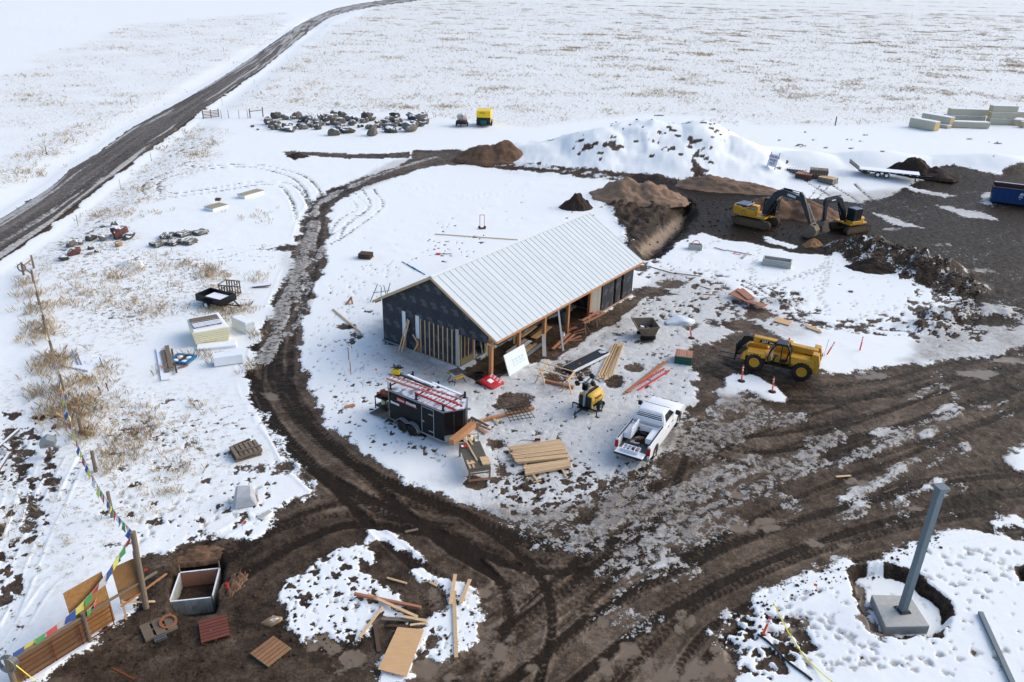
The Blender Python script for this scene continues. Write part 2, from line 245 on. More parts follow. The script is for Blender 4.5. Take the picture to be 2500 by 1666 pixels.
# ---- pits
def pit(px, dep, soft=.35, edge=.15, soil=1., tn=.1):
    poly = W2(px); m, x, y, d = sdf(poly, 2.5); d = d+(fbm(x*1.5, y*1.5, 3, 5)-.5)*2*edge
    k = sst(0, soft, d); Z[m] = Z[m]*(1-k)-dep*k
    if soil: mud[m] = np.maximum(mud[m], sst(-.12, .05, d)*soil); tone[m] = tone[m]*(1-k)+tn*k
FORM = [(417, 1375), (455, 1352), (540, 1345), (556, 1375), (548, 1440), (533, 1500), (470, 1508), (408, 1500), (404, 1450)]
pit(FORM, .95, .45, .12, 1, .22)
pit([(1540, 600), (1565, 560), (1612, 512), (1660, 488), (1700, 492), (1712, 530), (1680, 566), (1650, 590), (1625, 625), (1585, 640), (1550, 632)], 1.7, 2.2, .5, 1, .2)
cb_ = F0(); paint(cb_, [(1480, 500), (1560, 470), (1650, 470), (1690, 490), (1620, 520), (1560, 570), (1535, 610), (1520, 560)], 1, .8, .6, .5); Z += cb_*(fbm(X*1.1, Y*1.1, 4, 66)-.35)*1.3; mud = np.maximum(mud, cb_); tone = tone*(1-cb_)+cb_*.2
FP = [(2064, 1392), (2090, 1378), (2180, 1380), (2240, 1400), (2320, 1470), (2330, 1530), (2290, 1555), (2180, 1556), (2120, 1545), (2095, 1480)]
poly = W2(FP); m, x, y, d = sdf(poly, 2); d = d+(fbm(x*1.3, y*1.3, 3, 8)-.5)*.5; k = sst(0, .35, d); Z[m] = Z[m]*(1-k)-.5*k
bank = sst(-.2, .02, d)*sst(.60, .3, d); mud[m] = np.maximum(mud[m], bank*sst(.30, .44, fbm(x*.9, y*.9, 3, 12))); tone[m] = tone[m]*(1-bank)+.1*bank
pit([(2478, 1385), (2500, 1380), (2520, 1420), (2490, 1420)], .3, .3)
paint(tone, [(1552, 600), (1590, 560), (1640, 520), (1668, 500), (1680, 508), (1640, 545), (1600, 580), (1570, 605)], .98, .5, .4, .6, mode='mix')  # tan trench wall, the light it catches painted into the soil tone
# ---- clods, bare patches and footprints stamped into the snow
rs = random.Random(5)
def stamp(x, y, r, dm=0., dz=0., dd=0., asp=1., yaw=0.):
    i0, i1 = np.searchsorted(YS, (y-r*asp, y+r*asp)); s = SY[min(i0, NR-1)]
    if i1 <= i0: i1 = i0+1
    t0 = (x-r*asp-.05)/s; t1 = (x+r*asp+.05)/s; j0, j1 = np.searchsorted(TS, (min(t0, t1), max(t0, t1)))
    j1 = max(j1, j0+1); sl_ = (slice(i0, i1), slice(j0, j1))
    a = X[sl_]-x; b = Y[sl_]-y; c, s_ = math.cos(yaw), math.sin(yaw)
    u = (a*c+b*s_)/asp; v = -a*s_+b*c
    th = np.arctan2(v, u); d = np.hypot(u, v)/(r*(1+.25*np.sin(3*th+x*7)+.15*np.sin(5*th+y*9)))
    k = sst(1.1, .5, d)
    if dm: mud[sl_] = np.maximum(mud[sl_], k*dm)
    if dd: dirt[sl_] = np.maximum(dirt[sl_], k*dd)
    Z[sl_] += dz*k
def inpoly(poly):
    lo = poly.min(0); hi = poly.max(0); n = len(poly)
    while True:
        x = rs.uniform(lo[0], hi[0]); y = rs.uniform(lo[1], hi[1]); c = False
        for i in range(n):
            ax, ay = poly[i]; bx, by = poly[(i+1) % n]
            if (ay > y) != (by > y) and x < ax+(y-ay)*(bx-ax)/(by-ay): c = not c
        if c: return x, y
def scatter(px, n, r0, r1, dm=.9, dz=.03, dd=0., asp=1.4):
    p = W2(px)
    for _ in range(n):
        x, y = inpoly(p); stamp(x, y, rs.uniform(r0, r1)*(rs.random()**1.5+.25), dm, dz, dd, rs.uniform(1, asp), rs.uniform(0, 3.1))
scatter([(960, 900), (1200, 920), (1600, 740), (1700, 720), (1680, 950), (1560, 1130), (1420, 1250), (1180, 1230), (1120, 1090), (940, 960)], 700, .08, .24, .6, .0, .4)
scatter([(870, 640), (1010, 640), (930, 740), (940, 850), (1000, 900), (900, 960), (960, 1020), (1100, 1150), (900, 1100), (780, 990), (745, 880), (760, 800), (800, 690)], 700, .04, .15, .56, -.02, .4)
scatter([(820, 560), (1300, 440), (1480, 470), (1050, 640), (900, 640)], 160, .06, .16, .5, -.03, .3)
scatter([(1560, 640), (2040, 640), (2240, 700), (2350, 760), (2150, 800), (1900, 720)], 260, .05, .16, .5, -.03, .3)
scatter([(640, 1330), (900, 1350), (1180, 1480), (1100, 1600), (900, 1660), (700, 1540)], 300, .04, .14, .56, -.02, .4)
scatter([(1160, 1170), (1430, 1130), (1480, 1190), (1400, 1260), (1240, 1260)], 130, .12, .4, .95)
scatter([(650, 1330), (900, 1350), (1180, 1480), (1100, 1600), (900, 1660), (700, 1540)], 160, .08, .3, .9)
scatter([(880, 900), (960, 950), (1060, 1080), (1120, 1160), (900, 1100), (780, 1000)], 120, .07, .25, .8)
scatter([(1560, 640), (1640, 640), (1760, 690), (1700, 800), (1560, 800)], 220, .1, .4, .8, 0, .5)
scatter([(1720, 670), (1900, 690), (2010, 760), (1900, 800), (1760, 800)], 200, .1, .5, .8, 0, .5)
scatter([(1060, 560), (1130, 545), (1190, 600), (1080, 660), (990, 640)], 60, .08, .3, .9)
scatter([(1380, 500), (1480, 500), (1440, 540), (1380, 560)], 30, .1, .4, .9)
scatter([(0, 1000), (140, 1010), (120, 1300), (0, 1500)], 110, .1, .45, .9); scatter([(200, 1230), (400, 1150), (700, 1150), (640, 1300), (400, 1330), (330, 1350)], 120, .08, .3, .7)
scatter([(300, 950), (600, 1000), (640, 1150), (400, 1180), (250, 1050)], 120, .06, .28, .6); scatter([(1760, 1480), (2000, 1400), (2200, 1340), (2500, 1340), (2500, 1660), (1850, 1660)], 200, .08, .22, .42, -.04, .3)
scatter([(1740, 1540), (1800, 1490), (1960, 1520), (1990, 1600), (1880, 1660), (1800, 1640)], 130, .1, .4, .85, -.04)
scatter([(2200, 650), (2380, 730), (2400, 800), (2300, 830), (2200, 830), (2220, 780)], 120, .15, .7, .8); scatter([(2000, 790), (2300, 850), (2500, 800), (2500, 760), (2350, 740)], 120, .15, .7, .8, 0, .4)
# mound faces: elongated bare patches (photo px, size px)
for (p, q, a, b) in [(1440, 360, 40, 9), (1500, 358, 26, 8), (1415, 350, 14, 5), (1501, 333, 7, 10), (1521, 317, 5, 7), (1538, 308, 5, 6), (1550, 345, 8, 4), (1575, 342, 9, 4), (1612, 283, 14, 6), (1640, 315, 12, 6), (1655, 330, 10, 5), (1612, 325, 4, 10), (1637, 365, 16, 8), (1710, 420, 22, 11), (1490, 357, 20, 4), (1520, 356, 14, 4), (1590, 378, 6, 3), (1340, 345, 6, 3), (1325, 373, 8, 4), (1610, 393, 5, 4), (1415, 376, 4, 3), (1660, 375, 7, 6), (1690, 352, 20, 8), (1700, 378, 14, 6), (1720, 300, 12, 4), (1745, 318, 12, 4), (1770, 340, 8, 4), (1690, 390, 8, 5),
                      (1945, 358, 24, 6), (2010, 361, 10, 3), (1990, 342, 16, 2), (2022, 346, 12, 2), (2070, 342, 12, 2), (2100, 345, 10, 2), (2080, 364, 4, 4), (2110, 330, 10, 2), (1907, 346, 3, 8), (2431, 350, 14, 5), (2220, 360, 8, 3), (2155, 371, 4, 2), (2277, 365, 7, 2), (1975, 370, 5, 4), (1967, 324, 4, 3), (2345, 341, 5, 2), (2365, 341, 4, 3), (2425, 380, 4, 2), (1922, 397, 5, 4), (1900, 410, 4, 3), (1740, 268, 3, 3), (2085, 390, 8, 2)]+[(rs.uniform(1480, 1770), rs.uniform(285, 405), rs.uniform(2, 7), rs.uniform(2, 6)) for _ in range(4)]+[(rs.uniform(1590, 1770), rs.uniform(300, 400), rs.uniform(2, 6), rs.uniform(2, 5)) for _ in range(16)]+[(rs.uniform(1300, 1500), rs.uniform(330, 400), rs.uniform(2, 4), rs.uniform(1.5, 3)) for _ in range(6)]:
    c = None
    d = ray(p, q); t = 60.                                   # march to the mound surface
    while t < 400:
        pt = Vector((0, 0, CAMH))+d*t; i = min(np.searchsorted(YS, pt.y), NR-1); j = min(np.searchsorted(TS, pt.x/SY[i]), NC-1)
        if pt.z <= Z[i, j]: c = pt; break
        t += .4
    if c is None: continue
    k = c.length/FPX; n = max(2, int(a*b/14))
    for _ in range(n):
        u, v = rs.gauss(0, .4)*a*k, rs.gauss(0, .4)*b*k*2.5
        stamp(c.x+u, c.y+v, (.35+.5*rs.random())*max(.5, min(a, b)*k*.9), 1., .015, 0, 1.6, rs.uniform(-.4, .4))
def trail(px, step=.42, side=.14, dd=.75, dz=-.06, r=.13, dm=0.):
    c = smooth_line([G(*p)[:2] for p in px], 10); acc = 0; s = 1
    for i in range(len(c)-1):
        e = c[i+1]-c[i]; L = math.hypot(*e); acc += L
        if acc > step:
            acc = 0; s = -s; n = np.array([-e[1], e[0]])/L
            stamp(c[i][0]+n[0]*side*s+rs.gauss(0, .05), c[i][1]+n[1]*side*s+rs.gauss(0, .05), r, dm, dz, dd, 1.5, math.atan2(e[1], e[0]))
for q in ([(1680, 640), (1690, 625), (1710, 610), (1740, 595), (1755, 585)], [(1690, 660), (1720, 662), (1790, 660), (1835, 655), (1845, 625), (1855, 605)], [(1742, 660), (1745, 700), (1752, 725)], [(1838, 655), (1838, 690), (1830, 705)], [(2015, 625), (2018, 650), (2005, 690), (1998, 720), (2010, 745), (2022, 765), (2010, 775)], [(2025, 628), (2024, 650), (2015, 690), (2005, 720)], [(2080, 808), (2100, 775), (2140, 765), (2180, 758), (2240, 742), (2300, 737), (2350, 735)], [(1850, 702), (1920, 685), (1990, 665), (2020, 640)], [(1900, 690), (1960, 670), (2010, 650)],
          [(1860, 1545), (1920, 1480), (2000, 1440)], [(1920, 1490), (2000, 1530), (2060, 1560), (2150, 1590)], [(1930, 1500), (1990, 1510), (2050, 1540), (2090, 1570)], [(1950, 1605), (2100, 1620), (2300, 1610), (2480, 1600)], [(2000, 1630), (2150, 1625), (2330, 1640)], [(2260, 1340), (2350, 1390), (2480, 1420)], [(2350, 1330), (2420, 1370), (2480, 1390)], [(2250, 1400), (2330, 1430), (2420, 1450)], [(2340, 1350), (2400, 1350), (2470, 1340)], [(640, 1190), (560, 1230), (500, 1290)], [(560, 1220), (600, 1280)], [(480, 1200), (400, 1260), (350, 1330)], [(960, 1000), (1010, 1080), (1090, 1130)], [(300, 1200), (340, 1280)]):
    trail(q, .4, .15, .6, -.06, .15, .2)
# ---- dry grass amount (tufts are scattered by it later, the material adds the faint stubble)
gn = fbm(X/7, Y/7, 4, 71)
paint(grs, [(1045, 300), (1300, 310), (1560, 275), (1800, 290), (1850, 308), (2230, 300), (2600, 285), (2650, 0), (1100, -45), (960, 0), (830, 60), (640, 190), (540, 262), (640, 278)], .72, 4, 4, .04)
paint(grs, [(1500, 240), (1850, 285), (2600, 265), (2650, 4), (1700, -25), (1300, 100)], .95, 20, 8, .03)
paint(grs, [(480, 290), (560, 330), (480, 420), (330, 530), (330, 600), (560, 650), (620, 720), (560, 760), (400, 760), (360, 860), (200, 830), (150, 700), (60, 640), (150, 560), (300, 440)], .9, 2, 2, .2)
paint(grs, [(100, 760), (300, 820), (330, 1000), (500, 1050), (420, 1180), (250, 1200), (180, 1000), (120, 850)], .75, 1.5, 1.5, .3)
paint(grs, [(-100, 420), (20, 380), (130, 320), (300, 250), (300, 280), (130, 400), (0, 480), (-100, 520)], .8, 2, 2, .2)
paint(grs, [(-50, 200), (300, 60), (700, 30), (700, 80), (300, 300), (0, 400)], .48, 6, 6, .05)
paint(grs, [(-60, 880), (350, 900), (600, 940), (690, 1130), (560, 1290), (330, 1335), (100, 1600), (-60, 1640)], .36, 2, 1.5, .3)
paint(grs, [(650, 283), (1045, 278), (1240, 312), (1130, 340), (640, 350), (600, 310)], 0, 2, 2, .2, mode='mix')
grs *= (mud < .35); grs *= .45+1.25*np.clip(gn-.2, 0, 1)
speck = sst(.54, .68, fbm(X*1.1, Y*1.1, 4, 73))*grs*sst(0, 1, (Y-20)/20); mud = np.maximum(mud, speck*.66*(Y < 150)); tone = tone+speck*.15
# ---- road line (a separate sheet, the ground dips under it)
RU = [(-320, 712), (-150, 615), (0, 536), (125, 457), (179, 411), (250, 368), (321, 314), (393, 275), (464, 236), (536, 193), (621, 137), (679, 96), (743, 54), (804, 27), (840, 17), (901, 6), (990, -5), (1090, -15), (1250, -28)]
RL = [(-320, 860), (-150, 735), (0, 634), (107, 560), (160, 519), (232, 464), (321, 396), (375, 356), (429, 318), (500, 264), (571, 214), (643, 164), (696, 121), (750, 79), (804, 43), (850, 29), (920, 15), (1000, 4), (1090, -8), (1250, -23)]
ru = smooth_line([G(*p)[:2] for p in RU], 40); rl = smooth_line([G(*p)[:2] for p in RL], 40)
def resamp(c, n):
    L = np.concatenate([[0], np.cumsum(np.hypot(*np.diff(c, axis=0).T))]); s = np.linspace(0, 1, n)**1.7*L[-1]
    return np.stack([np.interp(s, L, c[:, 0]), np.interp(s, L, c[:, 1])], 1)
NL, NW = 700, 36
A = resamp(ru, NL); B = resamp(rl, NL)
m, x, y, d = sdf(np.concatenate([A[::6], B[::-6]]), 12)
k = sst(-1.5, .2, d); Z[m] = Z[m]*(1-k)-.12*k; bankz = sst(-7, -2.2, d)*sst(.3, -2, d); Z[m] += -.25*bankz; mud[m] = np.maximum(mud[m], sst(-.55, .1, d+(fbm(x*.5, y*.5, 3, 3)-.5)*1.2)); tone[m] = np.where(d > -1, .3, tone[m]); grs[m] *= (d < -2)
# snow stands proud of the bare soil; soil is lumpy
mclip = np.clip(mud, 0, 1)
Z += .07*(1-sst(.35, .65, mclip))+mclip*(fbm(X*1.7, Y*1.7, 4, 14)-.5)*.12*(Y < 200)*(1-wet)+dirt*(fbm(X*3, Y*3, 3, 15)-.5)*.10*(Y < 150)
def HZ(x, y):
    i = int(np.clip(np.searchsorted(YS, y)-1, 0, NR-2)); fy = min(max((y-YS[i])/(YS[i+1]-YS[i]), 0), 1); out = []
    for r in (i, i+1):
        t = x/SY[r]; j = int(np.clip(np.searchsorted(TS, t)-1, 0, NC-2)); ft = min(max((t-TS[j])/(TS[j+1]-TS[j]), 0), 1)
        out.append(Z[r, j]*(1-ft)+Z[r, j+1]*ft)
    return float(out[0]*(1-fy)+out[1]*fy)
def GG(px, py, dz=0.):                        # photo pixel -> point on the built ground
    z = 0.
    for _ in range(4):
        p = G(px, py, z); z = HZ(p.x, p.y)
    p.z = z+dz; return p
# ------------------------------------------------------------------ materials
MATS = {}
def newmat(name):
    m = bpy.data.materials.new(name); m.use_nodes = True; n = m.node_tree; b = n.nodes['Principled BSDF']; return m, n, b
def lin(c): return tuple((v/12.92 if v <= .04045 else ((v+.055)/1.055)**2.4) for v in (q/255 for q in c))+(1,)
def mat(name, col, rough=.7, metal=0., var=.18, scale=4., bump=.0, dirt=0., dcol=(70, 58, 48), stretch=None, snow=0., fine=30., spec=.35):
    """procedural paint / wood / metal: colour noise, optional grime, optional snow dusting on top faces"""
    if name in MATS: return MATS[name]
    m, n, b = newmat(name); N = n.nodes; L = n.links; c = lin(col)
    tc = N.new('ShaderNodeTexCoord'); mp = N.new('ShaderNodeMapping'); L.new(tc.outputs['Object'], mp.inputs[0])
    if stretch: mp.inputs['Scale'].default_value = stretch
    oi = N.new('ShaderNodeObjectInfo'); ad = N.new('ShaderNodeVectorMath'); ad.operation = 'ADD'; sc_ = N.new('ShaderNodeVectorMath'); sc_.operation = 'SCALE'; sc_.inputs[0].default_value = (37, 53, 71)
    L.new(oi.outputs['Random'], sc_.inputs['Scale']); L.new(mp.outputs[0], ad.inputs[0]); L.new(sc_.outputs[0], ad.inputs[1])
    nz = N.new('ShaderNodeTexNoise'); nz.inputs['Scale'].default_value = scale; nz.inputs['Detail'].default_value = 6; nz.inputs['Roughness'].default_value = .62; L.new(ad.outputs[0], nz.inputs['Vector'])
    mx = N.new('ShaderNodeMix'); mx.data_type = 'RGBA'
    mx.inputs['A'].default_value = tuple(max(0, v*(1-var*1.6)) for v in c[:3])+(1,); mx.inputs['B'].default_value = tuple(min(1, v*(1+var*1.3)) for v in c[:3])+(1,)
    L.new(nz.outputs['Fac'], mx.inputs['Factor']); out = mx.outputs['Result']
    hv = N.new('ShaderNodeHueSaturation'); rv = N.new('ShaderNodeMapRange'); rv.inputs['To Min'].default_value = 1-var*.7; rv.inputs['To Max'].default_value = 1+var*.5
    L.new(oi.outputs['Random'], rv.inputs[0]); L.new(rv.outputs[0], hv.inputs['Value']); L.new(out, hv.inputs['Color']); out = hv.outputs[0]
    if dirt:
        n2 = N.new('ShaderNodeTexNoise'); n2.inputs['Scale'].default_value = 1.7; n2.inputs['Detail'].default_value = 8; n2.inputs['Roughness'].default_value = .7; L.new(ad.outputs[0], n2.inputs['Vector'])
        r2 = N.new('ShaderNodeMapRange'); r2.inputs['From Min'].default_value = .62-.35*dirt; r2.inputs['From Max'].default_value = .80-.2*dirt; r2.inputs['To Max'].default_value = min(1, .5+dirt*.5); L.new(n2.outputs['Fac'], r2.inputs[0])
        m2 = N.new('ShaderNodeMix'); m2.data_type = 'RGBA'; m2.inputs['B'].default_value = lin(dcol); L.new(out, m2.inputs['A']); L.new(r2.outputs[0], m2.inputs['Factor']); out = m2.outputs['Result']
    if snow:
        ge = N.new('ShaderNodeNewGeometry'); sx = N.new('ShaderNodeSeparateXYZ'); L.new(ge.outputs['Normal'], sx.inputs[0])
        n3 = N.new('ShaderNodeTexNoise'); n3.inputs['Scale'].default_value = 2.2; n3.inputs['Detail'].default_value = 6; L.new(ad.outputs[0], n3.inputs['Vector'])
        a1 = N.new('ShaderNodeMath'); a1.operation = 'MULTIPLY_ADD'; a1.inputs[1].default_value = .9; a1.inputs[2].default_value = -.45; L.new(n3.outputs['Fac'], a1.inputs[0])
        a2 = N.new('ShaderNodeMath'); a2.operation = 'ADD'; L.new(a1.outputs[0], a2.inputs[0]); L.new(sx.outputs['Z'], a2.inputs[1])
        r3 = N.new('ShaderNodeMapRange'); r3.inputs['From Min'].default_value = 1.02-.55*snow; r3.inputs['From Max'].default_value = 1.10-.5*snow; L.new(a2.outputs[0], r3.inputs[0])
        m3 = N.new('ShaderNodeMix'); m3.data_type = 'RGBA'; m3.inputs['B'].default_value = (.84, .87, .9, 1); L.new(out, m3.inputs['A']); L.new(r3.outputs[0], m3.inputs['Factor']); out = m3.outputs['Result']
    L.new(out, b.inputs['Base Color']); b.inputs['Roughness'].default_value = rough; b.inputs['Metallic'].default_value = metal; b.inputs['Specular IOR Level'].default_value = spec
    if bump:
        nb = N.new('ShaderNodeTexNoise'); nb.inputs['Scale'].default_value = fine; nb.inputs['Detail'].default_value = 4; L.new(mp.outputs[0], nb.inputs['Vector'])
        bp = N.new('ShaderNodeBump'); bp.inputs['Strength'].default_value = bump; bp.inputs['Distance'].default_value = .02; L.new(nb.outputs['Fac'], bp.inputs['Height']); L.new(bp.outputs[0], b.inputs['Normal'])
    MATS[name] = m; return m
def ground_mat(name='ground_snow_and_mud', k=(1, 1, 1)):
    m, n, b = newmat(name); N = n.nodes; L = n.links
    def at(k): a = N.new('ShaderNodeAttribute'); a.attribute_name = k; return a.outputs['Fac']
    tc = N.new('ShaderNodeTexCoord'); P = tc.outputs['Object']
    def noise(s, d=5, r=.6):
        q = N.new('ShaderNodeTexNoise'); q.inputs['Scale'].default_value = s; q.inputs['Detail'].default_value = d; q.inputs['Roughness'].default_value = r; L.new(P, q.inputs['Vector']); return q.outputs['Fac']
    def ma(op, a, b_=None, c=None):
        q = N.new('ShaderNodeMath'); q.operation = op
        for i, v in enumerate((a, b_, c)):
            if v is None: continue
            if isinstance(v, (int, float)): q.inputs[i].default_value = v
            else: L.new(v, q.inputs[i])
        return q.outputs[0]
    def mr(v, a, c, d=0., e=1.):
        q = N.new('ShaderNodeMapRange'); q.interpolation_type = 'SMOOTHSTEP'
        for i, t in enumerate((a, c, d, e)): q.inputs[i+1].default_value = t
        L.new(v, q.inputs[0]); return q.outputs[0]
    def mix(f, a, c):
        q = N.new('ShaderNodeMix'); q.data_type = 'RGBA'
        for s, v in (('Factor', f), ('A', a), ('B', c)):
            if isinstance(v, (tuple, float)): q.inputs[s].default_value = v
            else: L.new(v, q.inputs[s])
        return q.outputs['Result']
    n1, n2, n3 = mr(noise(2.2, 7, .66), .3, .7), mr(noise(8, 6, .7), .3, .7), noise(.35, 4)
    mud_, dirt_, tone_, wet_, grs_ = at('mud'), at('dirt'), at('tone'), at('wet'), at('grass')
    mk = mr(ma('ADD', mud_, ma('ADD', ma('MULTIPLY_ADD', n1, .5, -.25), ma('MULTIPLY_ADD', n2, .36, -.18))), .43, .57)
    dk = ma('MULTIPLY', dirt_, mr(ma('ADD', ma('MULTIPLY', n2, .5), ma('MULTIPLY', n1, .5)), .15, .85, .75, 1.15))
    snow = mix(ma('MINIMUM', dk, 1.), (.845, .868, .850, 1), (.27, .243, .212, 1))
    gk = ma('MULTIPLY', grs_, mr(ma('ADD', ma('MULTIPLY', n1, .6), ma('MULTIPLY', n3, .4)), .48, .85, 0, .75)); snow = mix(gk, snow, (.50, .39, .24, 1)); fk = ma('MULTIPLY', mr(grs_, .12, .5), mr(ma('ADD', ma('MULTIPLY', n2, .55), ma('MULTIPLY', n1, .45)), .64, .74, 0, .9)); snow = mix(fk, snow, (.34, .25, .145, 1))
    cr_ = N.new('ShaderNodeValToRGB'); e = cr_.color_ramp.elements
    kc = lambda c: (c[0]*k[0], c[1]*k[1], c[2]*k[2], 1); e[0].position = 0; e[0].color = kc((.024, .0165, .011)); e[1].position = 1; e[1].color = kc((.38, .285, .20))
    for p, c in ((.25, (.068, .047, .032, 1)), (.45, (.122, .088, .062, 1)), (.7, (.225, .172, .126, 1))): q = e.new(p); q.color = kc(c)
    L.new(ma('ADD', tone_, ma('MULTIPLY_ADD', ma('ADD', ma('MULTIPLY', n1, .5), ma('MULTIPLY', n2, .5)), .42, -.21)), cr_.inputs[0])
    wk = mr(ma('ADD', wet_, ma('ADD', ma('MULTIPLY_ADD', n1, .5, -.25), ma('MULTIPLY_ADD', n2, .3, -.15))), .35, .80); soil = mix(wk, cr_.outputs[0], (.19, .146, .104, 1))
    L.new(mix(mk, snow, soil), b.inputs['Base Color'])
    rg = ma('MULTIPLY_ADD', mk, -.12, .72); rg = ma('ADD', rg, ma('MULTIPLY', ma('MULTIPLY', mk, n1), -.25)); rr = N.new('ShaderNodeMix'); L.new(wk, rr.inputs[0]); L.new(rg, rr.inputs[2]); rr.inputs[3].default_value = .10
    L.new(rr.outputs[0], b.inputs['Roughness']); L.new(ma('MULTIPLY_ADD', wk, .08, .05), b.inputs['Specular IOR Level'])
    bp = N.new('ShaderNodeBump'); bp.inputs['Distance'].default_value = .12
    L.new(ma('ADD', ma('MULTIPLY', n1, .7), ma('MULTIPLY', n2, .3)), bp.inputs['Height'])
    st = ma('MULTIPLY', ma('SUBTRACT', 1., wk), ma('ADD', .10, ma('ADD', ma('MULTIPLY', mk, .4), ma('MULTIPLY', dirt_, .35)))); L.new(st, bp.inputs['Strength']); L.new(bp.outputs[0], b.inputs['Normal'])
    return m
def grid_mesh(name, P3, nr, nc, attrs, material):
    idx = np.arange(nr*nc).reshape(nr, nc)
    q = np.stack([idx[:-1, :-1], idx[:-1, 1:], idx[1:, 1:], idx[1:, :-1]], -1).reshape(-1, 4)
    me = bpy.data.meshes.new(name); me.vertices.add(nr*nc); me.vertices.foreach_set('co', P3.astype(np.float32).ravel())
    me.loops.add(q.size); me.loops.foreach_set('vertex_index', q.astype(np.int32).ravel()); me.polygons.add(len(q)); me.polygons.foreach_set('loop_start', np.arange(0, q.size, 4, dtype=np.int32))
    me.polygons.foreach_set('use_smooth', np.ones(len(q), bool)); me.update(calc_edges=True)
    for k, v in attrs.items():
        a = me.attributes.new(k, 'FLOAT', 'POINT'); a.data.foreach_set('value', np.asarray(v, np.float32).ravel())
    me.materials.append(material); o = bpy.data.objects.new(name, me); COL.objects.link(o); return o
gmat = ground_mat()
ground = grid_mesh('ground', np.stack([X, Y, Z], -1), NR, NC, dict(mud=np.clip(mud, -.3, 1.2), dirt=dirt, tone=tone, wet=wet, grass=grs), gmat); ground['kind'] = 'structure'
# gravel road sheet: packed wheel lines, crust of old snow along the crown and edges
tt = np.linspace(0, 1, NW); RP = A[:, None, :]*(1-tt)[None, :, None]+B[:, None, :]*tt[None, :, None]
runl = np.concatenate([[0], np.cumsum(np.hypot(*np.diff(A, axis=0).T))])[:, None]+0*tt[None, :]; vv = tt[None, :]*9+0*runl; vw = vv+(fbm(runl*.03, vv*.2, 2, 8)-.5)*1.4
s1 = fbm(runl*.05, vw*1.6, 4, 21); s2 = fbm(runl*.02, vw*.8, 3, 22)
far = sst(60, 260, runl-60)
rm = 1-.72*sst(.45, .62, s1+.10*far)*sst(.1, .8, np.abs(vv-4.5)/4.5*.7+.5*far+.25); rm = np.minimum(rm, 1-.0*s2); rm[:, 0] = .6; rm[:, -1] = .6
rt = .46+.35*(s2-.5)+.3*(fbm(runl*.06, vw*2.6, 3, 23)-.5)+.10*np.exp(-((vv-3.2)/1.2)**2)-.05
rz = .04+.12*(1-((vv-4.5)/4.5)**2)-.03*(np.exp(-((vv-2.6)/.4)**2)+np.exp(-((vv-5.8)/.4)**2))+(s1-.5)*.05
road = grid_mesh('gravel_road', np.stack([RP[..., 0], RP[..., 1], rz], -1), NL, NW, dict(mud=rm, dirt=.75*np.ones_like(rm), tone=rt, wet=0*rm, grass=0*rm), ground_mat('gravel_road_surface', (.98, 1.12, 1.32))); road['kind'] = 'structure'
